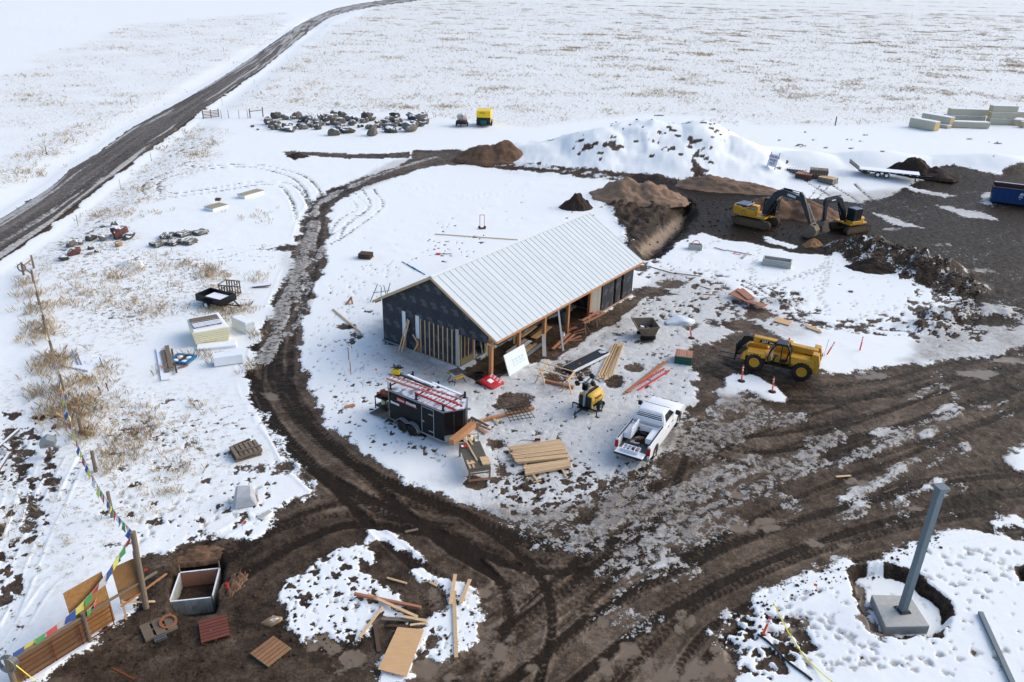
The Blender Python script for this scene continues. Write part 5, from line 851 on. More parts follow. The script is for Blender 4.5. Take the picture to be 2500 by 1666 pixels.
# ---- excavators
def excavator(label, loc, yaw, sc_, mini=False, swing=0.):
    o = thing('excavator', label, 'excavator', loc, yaw); S = sc_
    dy = mat('excavator_yellow', (206, 152, 40), .45, var=.12, dirt=.2, dcol=(110, 86, 50)); db = mat('excavator_boom', (38, 46, 56), .5, var=.2, dirt=.2, dcol=(84, 76, 66)); bl = mat('hood_blue_sheen', (64, 84, 112), .35, .2, var=.2)
    V = lambda *a: Vector(a)*S
    for s in (-1, 1):
        R = .44; prof = [(-1.75+R*math.cos(t), R+R*math.sin(t)) for t in [math.pi*.5+math.pi*i/8 for i in range(9)]]+[(1.75+R*math.cos(t), R+R*math.sin(t)) for t in [-math.pi*.5+math.pi*i/8 for i in range(9)]]
        tk = part('track', mud_r, o, lambda m: m.loft([[V(x, s*1.0, z) for x, z in prof], [V(x, s*1.55, z) for x, z in prof]]))
        part('track_pads', rub, tk, lambda m: [m.add([V(a[0]+dx*n0, s*yy, a[1]+dx*n1) for dx in (0, .05) for yy in (.98, 1.57) for a, n0, n1 in ((p_, (p_[1]-R)*0, 0),)], []) if False else m.beam(V(p_[0], s*.98, p_[1]), V(p_[0], s*1.57, p_[1]), .12*S, .07*S) for p_ in prof+[(-1.75+.29*i, .03) for i in range(13)]+[(-1.75+.29*i, 2*R-.01) for i in range(13)]])
        part('sprocket', mud_r, tk, lambda m: (m.cyl(V(-1.75, s*1.56, R), V(-1.75, s*1.6, R), .30*S, 14), m.cyl(V(1.75, s*1.56, R), V(1.75, s*1.6, R), .26*S, 14)))
        part('track_frame', mud_r, tk, lambda m: (m.loft([[V(-1.4, s*1.555, .25), V(1.4, s*1.555, .25), V(1.4, s*1.555, .62), V(-1.4, s*1.555, .62)], [V(-1.4, s*1.58, .25), V(1.4, s*1.58, .25), V(1.4, s*1.58, .62), V(-1.4, s*1.58, .62)]]), *[m.cyl(V(-1.2+.4*k, s*1.58, .2), V(-1.2+.4*k, s*1.60, .2), .12*S, 10) for k in range(7)]))
    part('undercarriage', black_pl, o, lambda m: (m.loft([[V(-.9, -1.02, .45), V(.9, -1.02, .45), V(.9, 1.02, .45), V(-.9, 1.02, .45)], [V(-.7, -1.0, .85), V(.7, -1.0, .85), V(.7, 1.0, .85), V(-.7, 1.0, .85)]]), m.cyl(V(0, 0, .8), V(0, 0, 1.05), .75*S, 18)))
    def rot(v): c, s_ = math.cos(swing), math.sin(swing); return Vector((v.x*c-v.y*s_, v.x*s_+v.y*c, v.z))
    Q = lambda *a: rot(V(*a))
    def lb(m, x0, x1, y0, y1, z0, z1): m.loft([[Q(x0, y0, z0), Q(x1, y0, z0), Q(x1, y1, z0), Q(x0, y1, z0)], [Q(x0, y0, z1), Q(x1, y0, z1), Q(x1, y1, z1), Q(x0, y1, z1)]])
    part('deck', dy, o, lambda m: lb(m, -1.6, 1.45, -1.3, 1.3, 1.06, 1.28), .03)
    if not mini:
        part('counterweight', dy, o, lambda m: m.loft([[Q(x, y, 1.10) for x, y in ((-2.55, -1.0), (-2.7, 0), (-2.55, 1.0), (-2.2, 1.32), (-1.5, 1.32), (-1.5, -1.32), (-2.2, -1.32))], [Q(x, y, 2.05) for x, y in ((-2.55, -1.0), (-2.7, 0), (-2.55, 1.0), (-2.2, 1.32), (-1.5, 1.32), (-1.5, -1.32), (-2.2, -1.32))]]), .06); part('side_panel', dy, o, lambda m: lb(m, -1.5, .2, -1.34, -.55, 1.28, 1.95), .05); part('side_panel', dy, o, lambda m: lb(m, -1.5, -.3, .4, 1.34, 1.28, 1.95), .05)
        part('engine_hood', bl, o, lambda m: lb(m, -2.3, -.9, -1.0, 1.0, 2.052, 2.22), .05); part('tank_top', db, o, lambda m: lb(m, -.8, .2, -1.3, -.5, 1.96, 2.0)); part('exhaust', blk, o, lambda m: m.cyl(Q(-1.0, .5, 2.2), Q(-1.0, .5, 2.5), .06*S, 8)); part('nose_plate', dy, o, lambda m: lb(m, 1.2, 1.75, -.2, 1.3, 1.1, 1.3), .03)
        mk = part('emblem', mat('emblem_dark', (40, 44, 30), .5), o, lambda m: lb(m, -1.22, -.9, -1.352, -1.343, 1.38, 1.68)); part('emblem_mark', white_d, mk, lambda m: lb(m, -1.14, -.98, -1.358, -1.353, 1.44, 1.56))
        cx0, cx1, cyy0, cyy1 = .45, 1.95, .3, 1.32; cz = 3.0
    else:
        part('counterweight', dy, o, lambda m: m.loft([[Q(x, y, 1.10) for x, y in ((-1.35, -1.0), (-1.6, 0), (-1.35, 1.0), (-.9, 1.32), (.4, 1.32), (.4, -1.32), (-.9, -1.32))], [Q(x, y, 1.95) for x, y in ((-1.25, -1.0), (-1.5, 0), (-1.25, 1.0), (-.9, 1.25), (-.2, 1.25), (-.2, -1.25), (-.9, -1.25))]]), .08); part('engine_hood', bl, o, lambda m: lb(m, -1.2, -.35, -.9, .3, 1.955, 2.02), .02)
        cx0, cx1, cyy0, cyy1 = -.3, 1.1, .1, 1.3; cz = 3.1
    if mini: part('cab_base', dy, o, lambda m: lb(m, cx0-.05, cx1+.1, cyy0-.05, cyy1+.05, 1.1, 1.6), .05)
    cb_ = part('cab', black_pl, o, lambda m: (lb(m, cx0, cx1, cyy0, cyy1, 1.28, 1.75), *[m.beam(Q(x, y, 1.7), Q(x*.97+.02, y, cz), .12*S) for x in (cx0+.05, (cx0+cx1)/2, cx1-.05) for y in (cyy0+.05, cyy1-.05)]), .02)
    part('cab_roof', bl if mini else db, cb_, lambda m: lb(m, cx0-.02, cx1, cyy0-.02, cyy1+.02, cz, cz+.12), .04)
    for y in (cyy0+.02, cyy1-.03): part('side_glass', glass, cb_, lambda m: lb(m, cx0+.08, cx1-.08, y, y+.012, 1.74, cz))
    part('front_glass', glass, cb_, lambda m: lb(m, cx1-.04, cx1-.025, cyy0+.08, cyy1-.08, 1.5, cz)); part('rear_glass', glass, cb_, lambda m: lb(m, cx0+.03, cx0+.045, cyy0+.08, cyy1-.08, 1.76, cz)); part('seat', black_pl, cb_, lambda m: lb(m, cx0+.25, cx0+.65, (cyy0+cyy1)/2-.2, (cyy0+cyy1)/2+.2, 1.75, 2.3))
    yb = -.05 if mini else -.42
    bp = [(.95, 1.55), (1.25, 2.6), (2.05, 3.95), (2.7, 4.3), (5.1, 3.9)] if not mini else [(1.35, 1.5), (1.75, 2.8), (2.75, 4.3), (3.3, 4.5), (5.4, 4.35)]
    wd = [.5, .62, .72, .70, .42]
    def boomm(m):
        loops = []
        for i, (x, z) in enumerate(bp):
            a = bp[max(i-1, 0)]; b = bp[min(i+1, len(bp)-1)]; t = Vector((b[0]-a[0], 0, b[1]-a[1])).normalized(); n = Vector((-t.z, 0, t.x))*wd[i]/2
            loops.append([Q(x+n.x*q, yb+w_, z+n.z*q) for q, w_ in ((-1, -.22), (-1, .22), (1, .22), (1, -.22))])
        m.loft(loops)
    bo = part('boom', db, o, boomm, .03)
    text('lettering', 'DEERE', .34*S, white_p, bo, face_mtx(Q((bp[3][0]*.55+bp[4][0]*.45), yb-.232, (bp[3][1]*.55+bp[4][1]*.45)), rot(Vector((bp[4][0]-bp[3][0], 0, bp[4][1]-bp[3][1]))), rot(Vector((bp[3][1]-bp[4][1], 0, bp[4][0]-bp[3][0])))), .004, 0, .01) if not mini else part('name_plate', white_d, bo, lambda m: m.beam(Q(3.75, yb+.232, 4.48), Q(4.45, yb+.232, 4.45), .01, .16*S))
    part('hose', black_pl, bo, lambda m: [m.tube([Q(x, yb+dy_, z+.42) for x, z in bp[1:]], .03*S, 5) for dy_ in (-.1, .02, .12)])
    for s in (-1, 1): part('boom_cylinder', blk, o, lambda m: (m.cyl(Q(1.4, yb+s*.34, 1.35), Q(2.2, yb+s*.34, 2.9), .085*S, 8), m.cyl(Q(2.2, yb+s*.34, 2.9), Q(2.55, yb+s*.34, 3.6), .05*S, 8)))
    tip = bp[-1]; sb = (tip[0]-.45, tip[1]+.75) if not mini else (tip[0]-.1, tip[1]+.35); se = (tip[0]+1.3, 1.2) if not mini else (tip[0]-.55, 1.55)
    part('arm_cylinder', blk, o, lambda m: (m.cyl(Q(2.7, yb, 4.75 if not mini else 4.9), Q(3.7, yb, (4.75+sb[1])/2 if not mini else 4.85), .08*S, 8), m.cyl(Q(3.7, yb, (4.75+sb[1])/2 if not mini else 4.85), Q(sb[0], yb, sb[1]), .045*S, 8)))
    def stick(m):
        t = Vector((se[0]-sb[0], 0, se[1]-sb[1])).normalized(); n = Vector((-t.z, 0, t.x)); loops = []
        for k, w_ in ((0, .25), (.12, .55), (.35, .52), (1, .26)):
            x = sb[0]+(se[0]-sb[0])*k; z = sb[1]+(se[1]-sb[1])*k; loops.append([Q(x+n.x*q*w_/2, yb+yy, z+n.z*q*w_/2) for q, yy in ((-1, -.17), (-1, .17), (1, .17), (1, -.17))])
        m.loft(loops)
    part('stick', db, o, stick, .02); part('bucket_cylinder', stl, o, lambda m: m.cyl(Q(sb[0]+.35*(se[0]-sb[0])+.35, yb, sb[1]+.3*(se[1]-sb[1])), Q(se[0]+.45, yb, se[1]+.35), .055*S, 8))
    bkm = mat('bucket_worn', (118, 106, 92), .8, .2, var=.3); pr = [(.0, .25), (.45, .1), (.75, -.3), (.62, -.85), (.1, -1.12), (-.45, -1.05), (-.62, -.98), (-.6, -1.02), (-.4, -1.12), (.12, -1.2), (.70, -.92), (.84, -.28), (.5, .2), (.02, .34)]
    bu = part('bucket', bkm, o, lambda m: (m.loft([[Q(se[0]+x, yb+y, se[1]+z) for x, z in pr] for y in (-.6, .6)]), *[m.loft([[Q(se[0]+x, yb+y+e, se[1]+z) for x, z in pr[:7]] for e in (0, .04)]) for y in (-.62, .58)]))
    for k in range(5): part('tooth', bkm, bu, lambda m: m.beam(Q(se[0]-.60, yb-.5+.25*k, se[1]-1.0), Q(se[0]-.85, yb-.5+.25*k, se[1]-.92), .08*S, .05*S))
    part('linkage', blk, o, lambda m: (m.beam(Q(se[0]+.45, yb, se[1]+.35), Q(se[0]+.35, yb, se[1]-.05), .3*S, .08*S), m.beam(Q(se[0], yb, se[1]+.2), Q(se[0]+.45, yb, se[1]+.35), .3*S, .08*S)))
    return o
ex = excavator('large yellow crawler excavator with long dark boom reaching to the right', GG(1845, 548), yaw_px((1800, 545), (1897, 566)), 1.0)
ex2 = excavator('smaller yellow excavator facing left with cab beside the dirt berm', GG(2072, 562), yaw_px((2072, 562), (1990, 575)), .86, True)
# ---- flatbed gooseneck trailer, dumpster, generator, tank trailer
fb = thing('flatbed_trailer', 'black flatbed equipment trailer with raised ramp and snow on its deck', 'trailer', GG(2098, 424)+Vector((0, .6, 0)), yaw_px((2098, 419), (2225, 432), .6))
fbl = 8.0
part('deck', blk, fb, lambda m: m.bb(0, fbl, -1.2, 1.2, .70, .86), .01); part('deck_snow', snow_m, fb, lambda m: m.bb(.1, fbl-.1, -1.12, 1.15, .862, .93), .05); rp2 = part('ramp', blk, fb, lambda m: (m.beam((0, -1.15, .85), (-1.35, -1.15, 1.75), .08, .12), m.beam((0, 1.15, .85), (-1.35, 1.15, 1.75), .08, .12), m.beam((-1.35, -1.15, 1.75), (-1.35, 1.15, 1.75), .08, .12)))
for k in range(9): t = -1.0+k*.25; part('ramp_bar', blk, rp2, lambda m: m.beam((0, t, .86), (-1.35, t, 1.76), .10, .05))
part('beaver_tail', blk, fb, lambda m: m.extr([(0, .70), (0, .86), (1.6, .4), (.9, .3)], 'y', -1.1, 1.1)); part('neck', blk, fb, lambda m: (m.beam((fbl, -.8, .6), (fbl+1.6, 0, .6), .1, .16), m.beam((fbl, .8, .6), (fbl+1.6, 0, .6), .1, .16))); part('jack_leg', blk, fb, lambda m: m.bb(fbl-.6, fbl-.45, -1.1, -.95, 0, .7))
for x in (2.6, 3.75):
    for s in (-1, 1): wheel(fb, (x, s*1.05, .40), .40, .24, white_d)
for k in range(9): part('marker', white_d, fb, lambda m: m.bb(.3+k*.9, .55+k*.9, -1.212, -1.202, .75, .82))
dyaw = yaw_px((2413, 494), (2500, 505)); db_ = thing('roll_off_container', 'blue ribbed roll-off dumpster standing on the dark yard', 'dumpster', G(2416, 494), dyaw)
blue = mat('dumpster_blue', (30, 62, 116), .55, .1, var=.25, scale=3, dirt=.14, dcol=(36, 40, 60)); rin = mat('dumpster_inside', (84, 50, 36), .85, .1, var=.3, snow=.12)
part('side_wall', blue, db_, lambda m: m.bb(0, 6.6, 0, .06, .15, 1.95)); part('side_wall', blue, db_, lambda m: m.bb(0, 6.6, 2.34, 2.4, .15, 2.2)); part('front_wall', blue, db_, lambda m: m.bb(6.54, 6.6, .06, 2.34, .15, 1.9)); part('door_end', blk, db_, lambda m: m.bb(0, .06, .06, 2.34, .15, 2.0)); part('lining', rin, db_, lambda m: (m.bb(.07, 6.5, .065, .075, .3, 1.93), m.bb(.07, 6.5, 2.32, 2.335, .3, 2.18), m.bb(.07, 6.5, .08, 2.3, .2, .35))); part('skid', blk, db_, lambda m: (m.bb(.1, 6.5, .4, .6, 0, .15), m.bb(.1, 6.5, 1.8, 2.0, 0, .15)))
for k in range(8): part('rib', blue, db_, lambda m: m.bb(.5+k*.78, .62+k*.78, -.07, -.002, .2, 1.9), .015)
part('top_rail', blue, db_, lambda m: m.bb(-.05, 6.65, -.08, .08, 1.955, 2.06), .01); part('rim_snow', snow_m, db_, lambda m: m.bb(.1, 6.5, 2.3, 2.44, 2.2, 2.3), .03)
part('emblem', white_d, db_, lambda m: m.extr([(3.05, 1.35), (3.2, 1.62), (3.45, 1.6), (3.5, 1.38), (3.35, 1.3)], 'y', -.012, -.003)); part('emblem_flame', red_p, db_, lambda m: m.extr([(3.22, 1.38), (3.3, 1.56), (3.4, 1.38)], 'y', -.018, -.0125)); part('emblem_text', white_d, db_, lambda m: (m.bb(3.0, 3.5, -.01, -.003, 1.14, 1.2), m.bb(3.0, 3.45, -.01, -.003, 1.02, 1.08), m.bb(3.15, 3.28, -.01, -.003, .82, .88)))['kind'] = 'stuff'
gn_ = thing('heater_trailer', 'yellow boxy generator trailer with dark green front beside the tank trailer', 'generator', GG(1180, 311), yaw_px((1180, 314), (1187, 300)))
gy = mat('generator_yellow', (242, 200, 36), .45, var=.06); dg = mat('generator_dark', (30, 44, 46), .6, var=.2)
part('housing', gy, gn_, lambda m: m.extr([(.0, 1.65), (0, 2.05), (.45, 2.75), (3.9, 2.75), (3.9, .7), (.6, .7), (.6, 1.65)], 'y', -1.25, 1.25), .04); part('front_panel', dg, gn_, lambda m: m.bb(-.02, .6, -1.22, 1.22, .5, 1.64), .02); part('fuel_tank', mat('tank_green', (30, 92, 82), .5, var=.15), gn_, lambda m: m.bb(-.5, -.03, -.5, .5, .55, 1.2), .06); part('side_vent', stl, gn_, lambda m: m.bb(.9, 1.5, -1.27, -1.252, 1.0, 2.1)); part('frame', blk, gn_, lambda m: (m.bb(-.2, 3.9, -1.1, 1.1, .42, .68), m.beam((0, -.8, .5), (-1.6, 0, .5), .12), m.beam((0, .8, .5), (-1.6, 0, .5), .12)))
for s in (-1, 1):
    for x in (1.9, 2.8): wheel(gn_, (x, s*1.28, .42), .42, .26, blk)
    part('fender', blk, gn_, lambda m: m.bb(1.4, 3.3, min(s*1.2, s*1.45), max(s*1.2, s*1.45), .88, .94), .02)
text('lettering', 'Hotsy', .42, mat('brown_print', (110, 84, 20), .6), gn_, face_mtx((.25, .2, 2.46), (0, -1, 0), (.45, 0, .7)), .004, .2, .004)
tk_ = thing('tank_trailer', 'small trailer with pale plastic water tank left of the yellow generator', 'tank trailer', GG(1126, 311), yaw_px((1126, 314), (1134, 300)))
part('tank', mat('tank_white', (196, 186, 178), .5, var=.08, snow=.2), tk_, lambda m: m.lathe([(.05, 0), (.7, .02), (.85, .2), (.88, .8), (.8, 1.15), (.3, 1.35), (.05, 1.37)], (1.3, 0, .85), 'z', 18), 0, True); part('frame', blk, tk_, lambda m: (m.bb(-.3, 2.4, -.9, .9, .5, .8), m.beam((-.3, 0, .5), (-1.3, 0, .5), .15), m.cyl((-.2, -.2, .5), (-.2, -.2, 2.3), .05, 8), m.box((-.2, -.2, 2.0), (.1, .5, .08)))); part('pump', mat('pump_maroon', (96, 46, 44), .7, var=.2), tk_, lambda m: (m.bb(-.25, .3, -.85, -.3, .8, 1.2), m.bb(-.2, .2, .1, .6, .8, 1.25)), .05); part('engine', black_pl, tk_, lambda m: m.box((-.1, .65, .95), (.6, .5, .5)), .06); part('hose', blk, tk_, lambda m: m.tube([(.2, -.9, .9), (.6, -1.0, 1.3), (1.0, -.95, .9)], .05, 6))
for s in (-1, 1): wheel(tk_, (1.3, s*1.0, .36), .36, .24, white_d)
# ---- light tower
lt = thing('light_tower', 'yellow towable light tower with folded black lamps between lumber and pickup', 'light tower', GG(1437, 1000), yaw_px((1437, 1000), (1405, 1022))); lt.scale = (.9, .8, 1.0)
ly = mat('tower_yellow', (214, 172, 62), .45, var=.1, dirt=.05); 
part('hood', ly, lt, lambda m: m.extr([(-.68, .95), (-.55, 1.28), (-.25, 1.40), (.0, 1.36), (.0, .55), (-.12, .5), (-.12, .85), (-.68, .70)], 'y', -.62, .62) if False else m.loft([[(x, y, z) for y, z in ((.62, .62), (.72, .95), (.55, 1.25), (.18, 1.38), (.12, 1.30), (.12, .62))] for x in (-1.0, .55)]), .05, True); part('hood', ly, lt, lambda m: m.loft([[(x, -y, z) for y, z in ((.62, .62), (.72, .95), (.55, 1.25), (.18, 1.38), (.12, 1.30), (.12, .62))] for x in (-1.0, .55)]), .05, True)
part('side_leg', ly, lt, lambda m: m.bb(.42, .55, .58, .70, .35, .64)); part('engine_bay', dg, lt, lambda m: m.bb(-.9, .56, -.58, .58, .4, 1.2)); part('spine', blk, lt, lambda m: m.bb(-1.0, .6, -.11, .11, 1.2, 1.40)); part('frame', blk, lt, lambda m: (m.bb(-1.0, .9, -.5, .5, .34, .44), m.beam((.7, 0, .4), (1.9, 0, .38), .1, .1), m.beam((.55, -1.15, .42), (.55, 1.15, .42), .08, .08), m.beam((.55, -1.15, .42), (.55, -1.15, .0), .06), m.beam((.55, 1.15, .42), (.55, 1.15, 0), .06), m.cyl((1.8, 0, 0), (1.8, 0, .6), .04, 8)))
for s in (-1, 1): wheel(lt, (-.35, s*.82, .33), .33, .22, galv); part('fender', dg, lt, lambda m: m.loft([[(-.35+.42*math.cos(math.pi*i/8), s*.72, .36+.38*math.sin(math.pi*i/8)) for i in range(9)], [(-.35+.42*math.cos(math.pi*i/8), s*.98, .36+.38*math.sin(math.pi*i/8)) for i in range(9)]], cap=False))
ms = part('mast', galv, lt, lambda m: (m.bb(.58, .74, -.08, .08, .5, 2.2), m.beam((.66, .02, 1.35), (-.55, .02, 2.25), .14, .14), m.beam((.62, 0, 2.2), (.2, 0, 2.3), .12))); part('cable_coil', black_pl, ms, lambda m: [m.lathe([(.20, 0), (.26, .03), (.20, .06)], (.66, 0, 1.72+.07*k), 'z', 14) for k in range(6)], 0, True)
for (x, y, z) in ((.75, -.7, 2.0), (.95, -.3, 2.5), (.55, .45, 2.75), (.45, .55, 2.2)): part('lamp', black_pl, ms, lambda m: (m.box((x, y, z), (.18, .34, .34), (.3, .4, .2)), m.beam((x, y, z), (.64, 0, 2.2), .05)), .03)
text('lettering', 'Magnum', .24, mat('brown_print', (110, 84, 20), .6), lt, face_mtx((-.2, .67, 1.07), (-1, 0, 0), (0, -.5, .86)), .02, .1, .004); part('sticker', red_p, lt, lambda m: m.box((.2, .70, .9), (.16, .03, .14)))
# ------------------------------------------------------------------ lumber, benches, loose planks
def pl(label, a, b, w=.14, t=.04, material=wood_l, z0=.05, z1=None, name='plank', cat='plank', group=None):
    p = GG(*a, z0+t/2); q = GG(*b, (z0 if z1 is None else z1)+t/2); return plank(label, p, q, w, t, material, name, cat, group)
rl = random.Random(11)
def lumber(label, corners, rows, z=.08, material=wood_l, w=.14, layers=2, jit=.12, name='lumber_stack'):
    """bundle of loose boards between two pixel lines: corners = left-back, right-back, right-front, left-front"""
    c = [G(*p, z+.1) for p in corners]; o = thing(name, label, 'lumber', (c[0]+c[1]+c[2]+c[3])/4*1.0); ctr = Vector(o.location); zg = HZ(ctr.x, ctr.y); o.location = (ctr.x, ctr.y, zg)
    for l_ in range(layers):
        for k in range(rows):
            t = (k+.5)/rows; a = c[0].lerp(c[3], t); b = c[1].lerp(c[2], t); d = (b-a).normalized(); a = a+d*rl.uniform(-jit, jit); b = b+d*rl.uniform(-jit, jit)
            if l_ and rl.random() < .12: continue
            zz = z+.02+l_*.05; p, q = a-ctr, b-ctr; p.z = zz; q.z = zz; part('board', material, o, lambda m: m.beam(p, q, w*rl.uniform(.93, 1.0), .045))
    return o
la = lumber('broad bundle of pale boards on sleepers left of the pickup', [(1243, 1095), (1366, 1076), (1388, 1120), (1262, 1132)], 14, .16, w=.15, layers=3)
lb_ = lumber('narrow bundle of pale boards at the front of the lumber bundles', [(1277, 1139), (1389, 1123), (1392, 1140), (1283, 1160)], 5, .16, w=.15, layers=3, jit=.05)
for i, (a, b) in enumerate((((1255, 1100), (1312, 1178)), ((1340, 1085), (1382, 1168)))): pl(['left sleeper under the pale board bundles', 'right sleeper under the pale board bundles'][i], a, b, .10, .09, wood_l, .04, name='sleeper', cat='sleeper')
pl('short stick crossing the end of the left sleeper', (1302, 1181), (1321, 1176), .1, .05, wood_l, .05); pl('board end sticking out left of the board bundles', (1236, 1127), (1300, 1117), .1, .04, wood_l, .1)
lc = lumber('tall stack of long pale boards beside the black tray', [(1460, 918), (1500, 838), (1520, 846), (1492, 925)], 9, .08, w=.15, layers=2, jit=.5)
dl = thing('power_drill', 'small dark red power drill lying behind the board bundles', 'drill', GG(1313, 1078)); part('body', mat('maroon', (110, 24, 34), .5), dl, lambda m: m.bb(-.2, .15, -.06, .06, .06, .2), .02); part('grip', blk, dl, lambda m: m.beam((-.1, 0, .1), (-.15, .14, .03), .08, .08)); part('cord', mat('cord_red', (130, 70, 72), .6), dl, lambda m: m.tube([(-.2, 0, .04), (-.7, .1, .02), (-1.0, .05, .02), (-1.1, -.1, .03)], .015, 5))
# work bench made from old boards
wb = thing('work_bench', 'low weathered work bench with wood offcuts on top beside the trailer nose', 'work bench', GG(1160, 1140), yaw_px((1145, 1175), (1198, 1166)))
bc = [G(1118, 1086, .85), G(1172, 1081, .85), G(1199, 1143, .85), G(1145, 1150, .85)]
bl_ = (bc[0]-bc[3]).length; bw_ = (bc[2]-bc[3]).length; wb.location = (bc[0]+bc[1]+bc[2]+bc[3])/4-Z3*.85; wb.location.z = HZ(wb.location.x, wb.location.y); wb.rotation_euler.z = math.atan2(*(bc[2]-bc[3]).yx)
hx, hy = bw_/2, bl_/2
part('top', mat('bench_top', (96, 92, 80), .8, var=.25, dirt=.2, dcol=(150, 140, 120)), wb, lambda m: m.bb(-hx, hx, -hy, hy, .80, .85)); part('apron', wood_g, wb, lambda m: (m.bb(-hx, hx, -hy-.02, -hy+.03, .66, .80), m.bb(-hx, -hx+.04, -hy, hy, .66, .80), m.bb(hx-.04, hx, -hy, hy, .66, .80)))
for s in (-1, 1):
    for t in (-1, 1): part('leg', wood_g, wb, lambda m: m.bb(s*(hx-.05)-.045, s*(hx-.05)+.045, t*(hy-.05)-.045, t*(hy-.05)+.045, 0, .66))
part('stretcher', wood_r, wb, lambda m: m.bb(-hx, hx, -hy-.04, -hy+.05, .08, .16)); part('stretcher', wood_g, wb, lambda m: m.bb(-hx, hx, -hy-.0, -hy+.05, .5, .56))
def onb(x, y, z=.86): c, s = math.cos(wb.rotation_euler.z), math.sin(wb.rotation_euler.z); return Vector((wb.location.x+c*x-s*y, wb.location.y+s*x+c*y, wb.location.z+z))
for k in range(6): plank('pale offcut of the neat row at the bench corner', onb(hx-.42, -hy+.25+k*.13, .91), onb(hx+.05, -hy+.22+k*.13, .91), .115, .09, wood_l, 'offcut', 'offcut', 'neat row of offcuts on the bench')
plank('long thin stud lying lengthwise across the bench', onb(.02, -hy+.75), onb(-.25, hy+.3, 1.05), .09, .045); plank('short offcut left on the bench front', onb(-hx+.12, -hy+.1), onb(-hx+.1, -hy+.9), .11, .05); plank('short offcut right of the left one on the bench front', onb(-hx+.32, -hy+.1), onb(-hx+.34, -hy+.85), .11, .05); plank('crossing offcut on the two offcuts at the bench front', onb(-hx+.02, -hy+.5, .92), onb(-hx+.45, -hy+.55, .92), .2, .04); plank('wood block at the far end of the bench', onb(.12, hy-.35), onb(.02, hy+.5, .9), .12, .06)
tg = thing('screw_box', 'open red and white screw box on the bench', 'box', onb(-.4, hy-.45, .855), .3); part('box', red_p, tg, lambda m: m.bb(-.16, .16, -.12, .12, 0, .1), .01); part('flap', white_d, tg, lambda m: m.bb(-.17, -.05, -.13, .05, .1, .115)); plank('thin steel rod standing at the bench', onb(hx-.05, hy+.1, 0), onb(hx-.08, hy+.15, 1.8), .03, .03, stl, 'rod', 'rod')
# timbers at the trailer nose
plank('heavy orange timber resting on the trailer tongue', G(1102, 1080, 1.0), G(1156, 1036, 1.15), .38, .34, wood_o, 'timber', 'timber'); plank('bracing stick under the heavy orange timber', G(1128, 1062, .9), G(1142, 1093, .25), .1, .1, wood_l); plank('short crossing stick beside the heavy timber', G(1130, 1064, .7), G(1165, 1059, .65), .09, .05, wood_l); plank('stubby block leaning behind the bench', G(1148, 1068, .6), G(1162, 1085, .3), .2, .1, wood_l, 'offcut', 'offcut')
for i, (a, b, z, mt) in enumerate((((1150, 1036), (1198, 1056), .15, wood_r), ((1150, 1028), (1192, 1050), .25, wood_d), ((1155, 1042), (1185, 1062), .08, wood_r), ((1160, 1036), (1184, 1030), .2, wood_l), ((1166, 1046), (1178, 1034), .1, wood_l), ((1205, 1027), (1215, 1036), .1, wood_l))): pl(['dark red board of the scrap heap at the trailer nose', 'brown board lying on top of the scrap heap', 'lowest red board of the scrap heap', 'pale stick on the scrap heap end', 'small pale offcut in the scrap heap', 'small peg beside the long beam under the mesh'][i], a, b, .16, .05, mt, z)
pl('long pale beam running under the rebar mesh', (1180, 1030), (1303, 1001), .2, .16, wood_o, .05, name='timber', cat='timber')
mc = [G(*p, .3) for p in ((1226, 993), (1280, 984), (1306, 1021), (1247, 1030))]; mh = thing('rebar_mesh', 'black welded rebar grid lying over the long beam', 'rebar mesh', (mc[0]+mc[2])/2-Z3*.3)
for k in range(7): t = k/6; part('bar', blk, mh, lambda m: m.cyl(mc[0].lerp(mc[1], t)-mh.location, mc[3].lerp(mc[2], t)-mh.location, .022, 5))
for k in range(6): t = (k+.2)/5.5; part('bar', blk, mh, lambda m: m.cyl(mc[0].lerp(mc[3], t)-mh.location+Z3*.03, mc[1].lerp(mc[2], t)-mh.location+Z3*.03, .022, 5))
# black tray, sawhorses, plank pair with ladder
bt = thing('metal_tray', 'long black metal tray with white sides and plastic at its end', 'tray', GG(1432, 886), yaw_px((1390, 905), (1478, 862)))
part('bed', mat('tray_black', (34, 38, 42), .45, var=.2), bt, lambda m: m.bb(-2.1, 2.1, -.48, .48, .22, .27)); part('side', white_d, bt, lambda m: m.bb(-2.1, 2.1, -.52, -.48, .1, .30)); part('side', grey_t, bt, lambda m: m.bb(-2.1, 2.1, .48, .52, .1, .30)); part('end_block', blk, bt, lambda m: (m.bb(-2.15, -1.9, -.4, -.2, 0, .22), m.bb(-2.15, -1.9, .2, .4, 0, .22), m.bb(1.8, 2.05, -.3, .3, 0, .22)))
pf = tag(MB().build('plastic_film', white_d), 'crumpled clear plastic on the far end of the black tray', 'plastic'); pf.data = lump_mesh('plastic_film', 44, 2, .9, .35); pf.data.materials.append(mat('clear_film', (196, 206, 212), .25, var=.15)); pf.location = bt.location+Vector((math.cos(bt.rotation_euler.z), math.sin(bt.rotation_euler.z), 0))*1.75+Z3*.33; pf.scale = (.35, .3, .12)
for i, (x, y) in enumerate(((1412, 898), (1405, 902))): pl(['red hand tool on the black tray', 'black hand tool on the black tray'][i], (x, y), (x+5, y-2), .1, .08, (red_p, blk)[i], .24, name='hand_tool', cat='tool')
def sawhorse(label, a, b, h=.85):
    p, q = GG(*a), GG(*b); o = thing('sawhorse', label, 'sawhorse', (p+q)/2, math.atan2(q.y-p.y, q.x-p.x)); L_ = (q-p).length/2
    part('top_rail', wood_l, o, lambda m: m.bb(-L_, L_, -.05, .05, h-.04, h+.06))
    for s in (-1, 1):
        for t in (-1, 1): part('leg', wood_l, o, lambda m: m.beam((s*(L_-.12), t*.04, h), (s*(L_-.02), t*.36, 0), .09, .05))
    return o
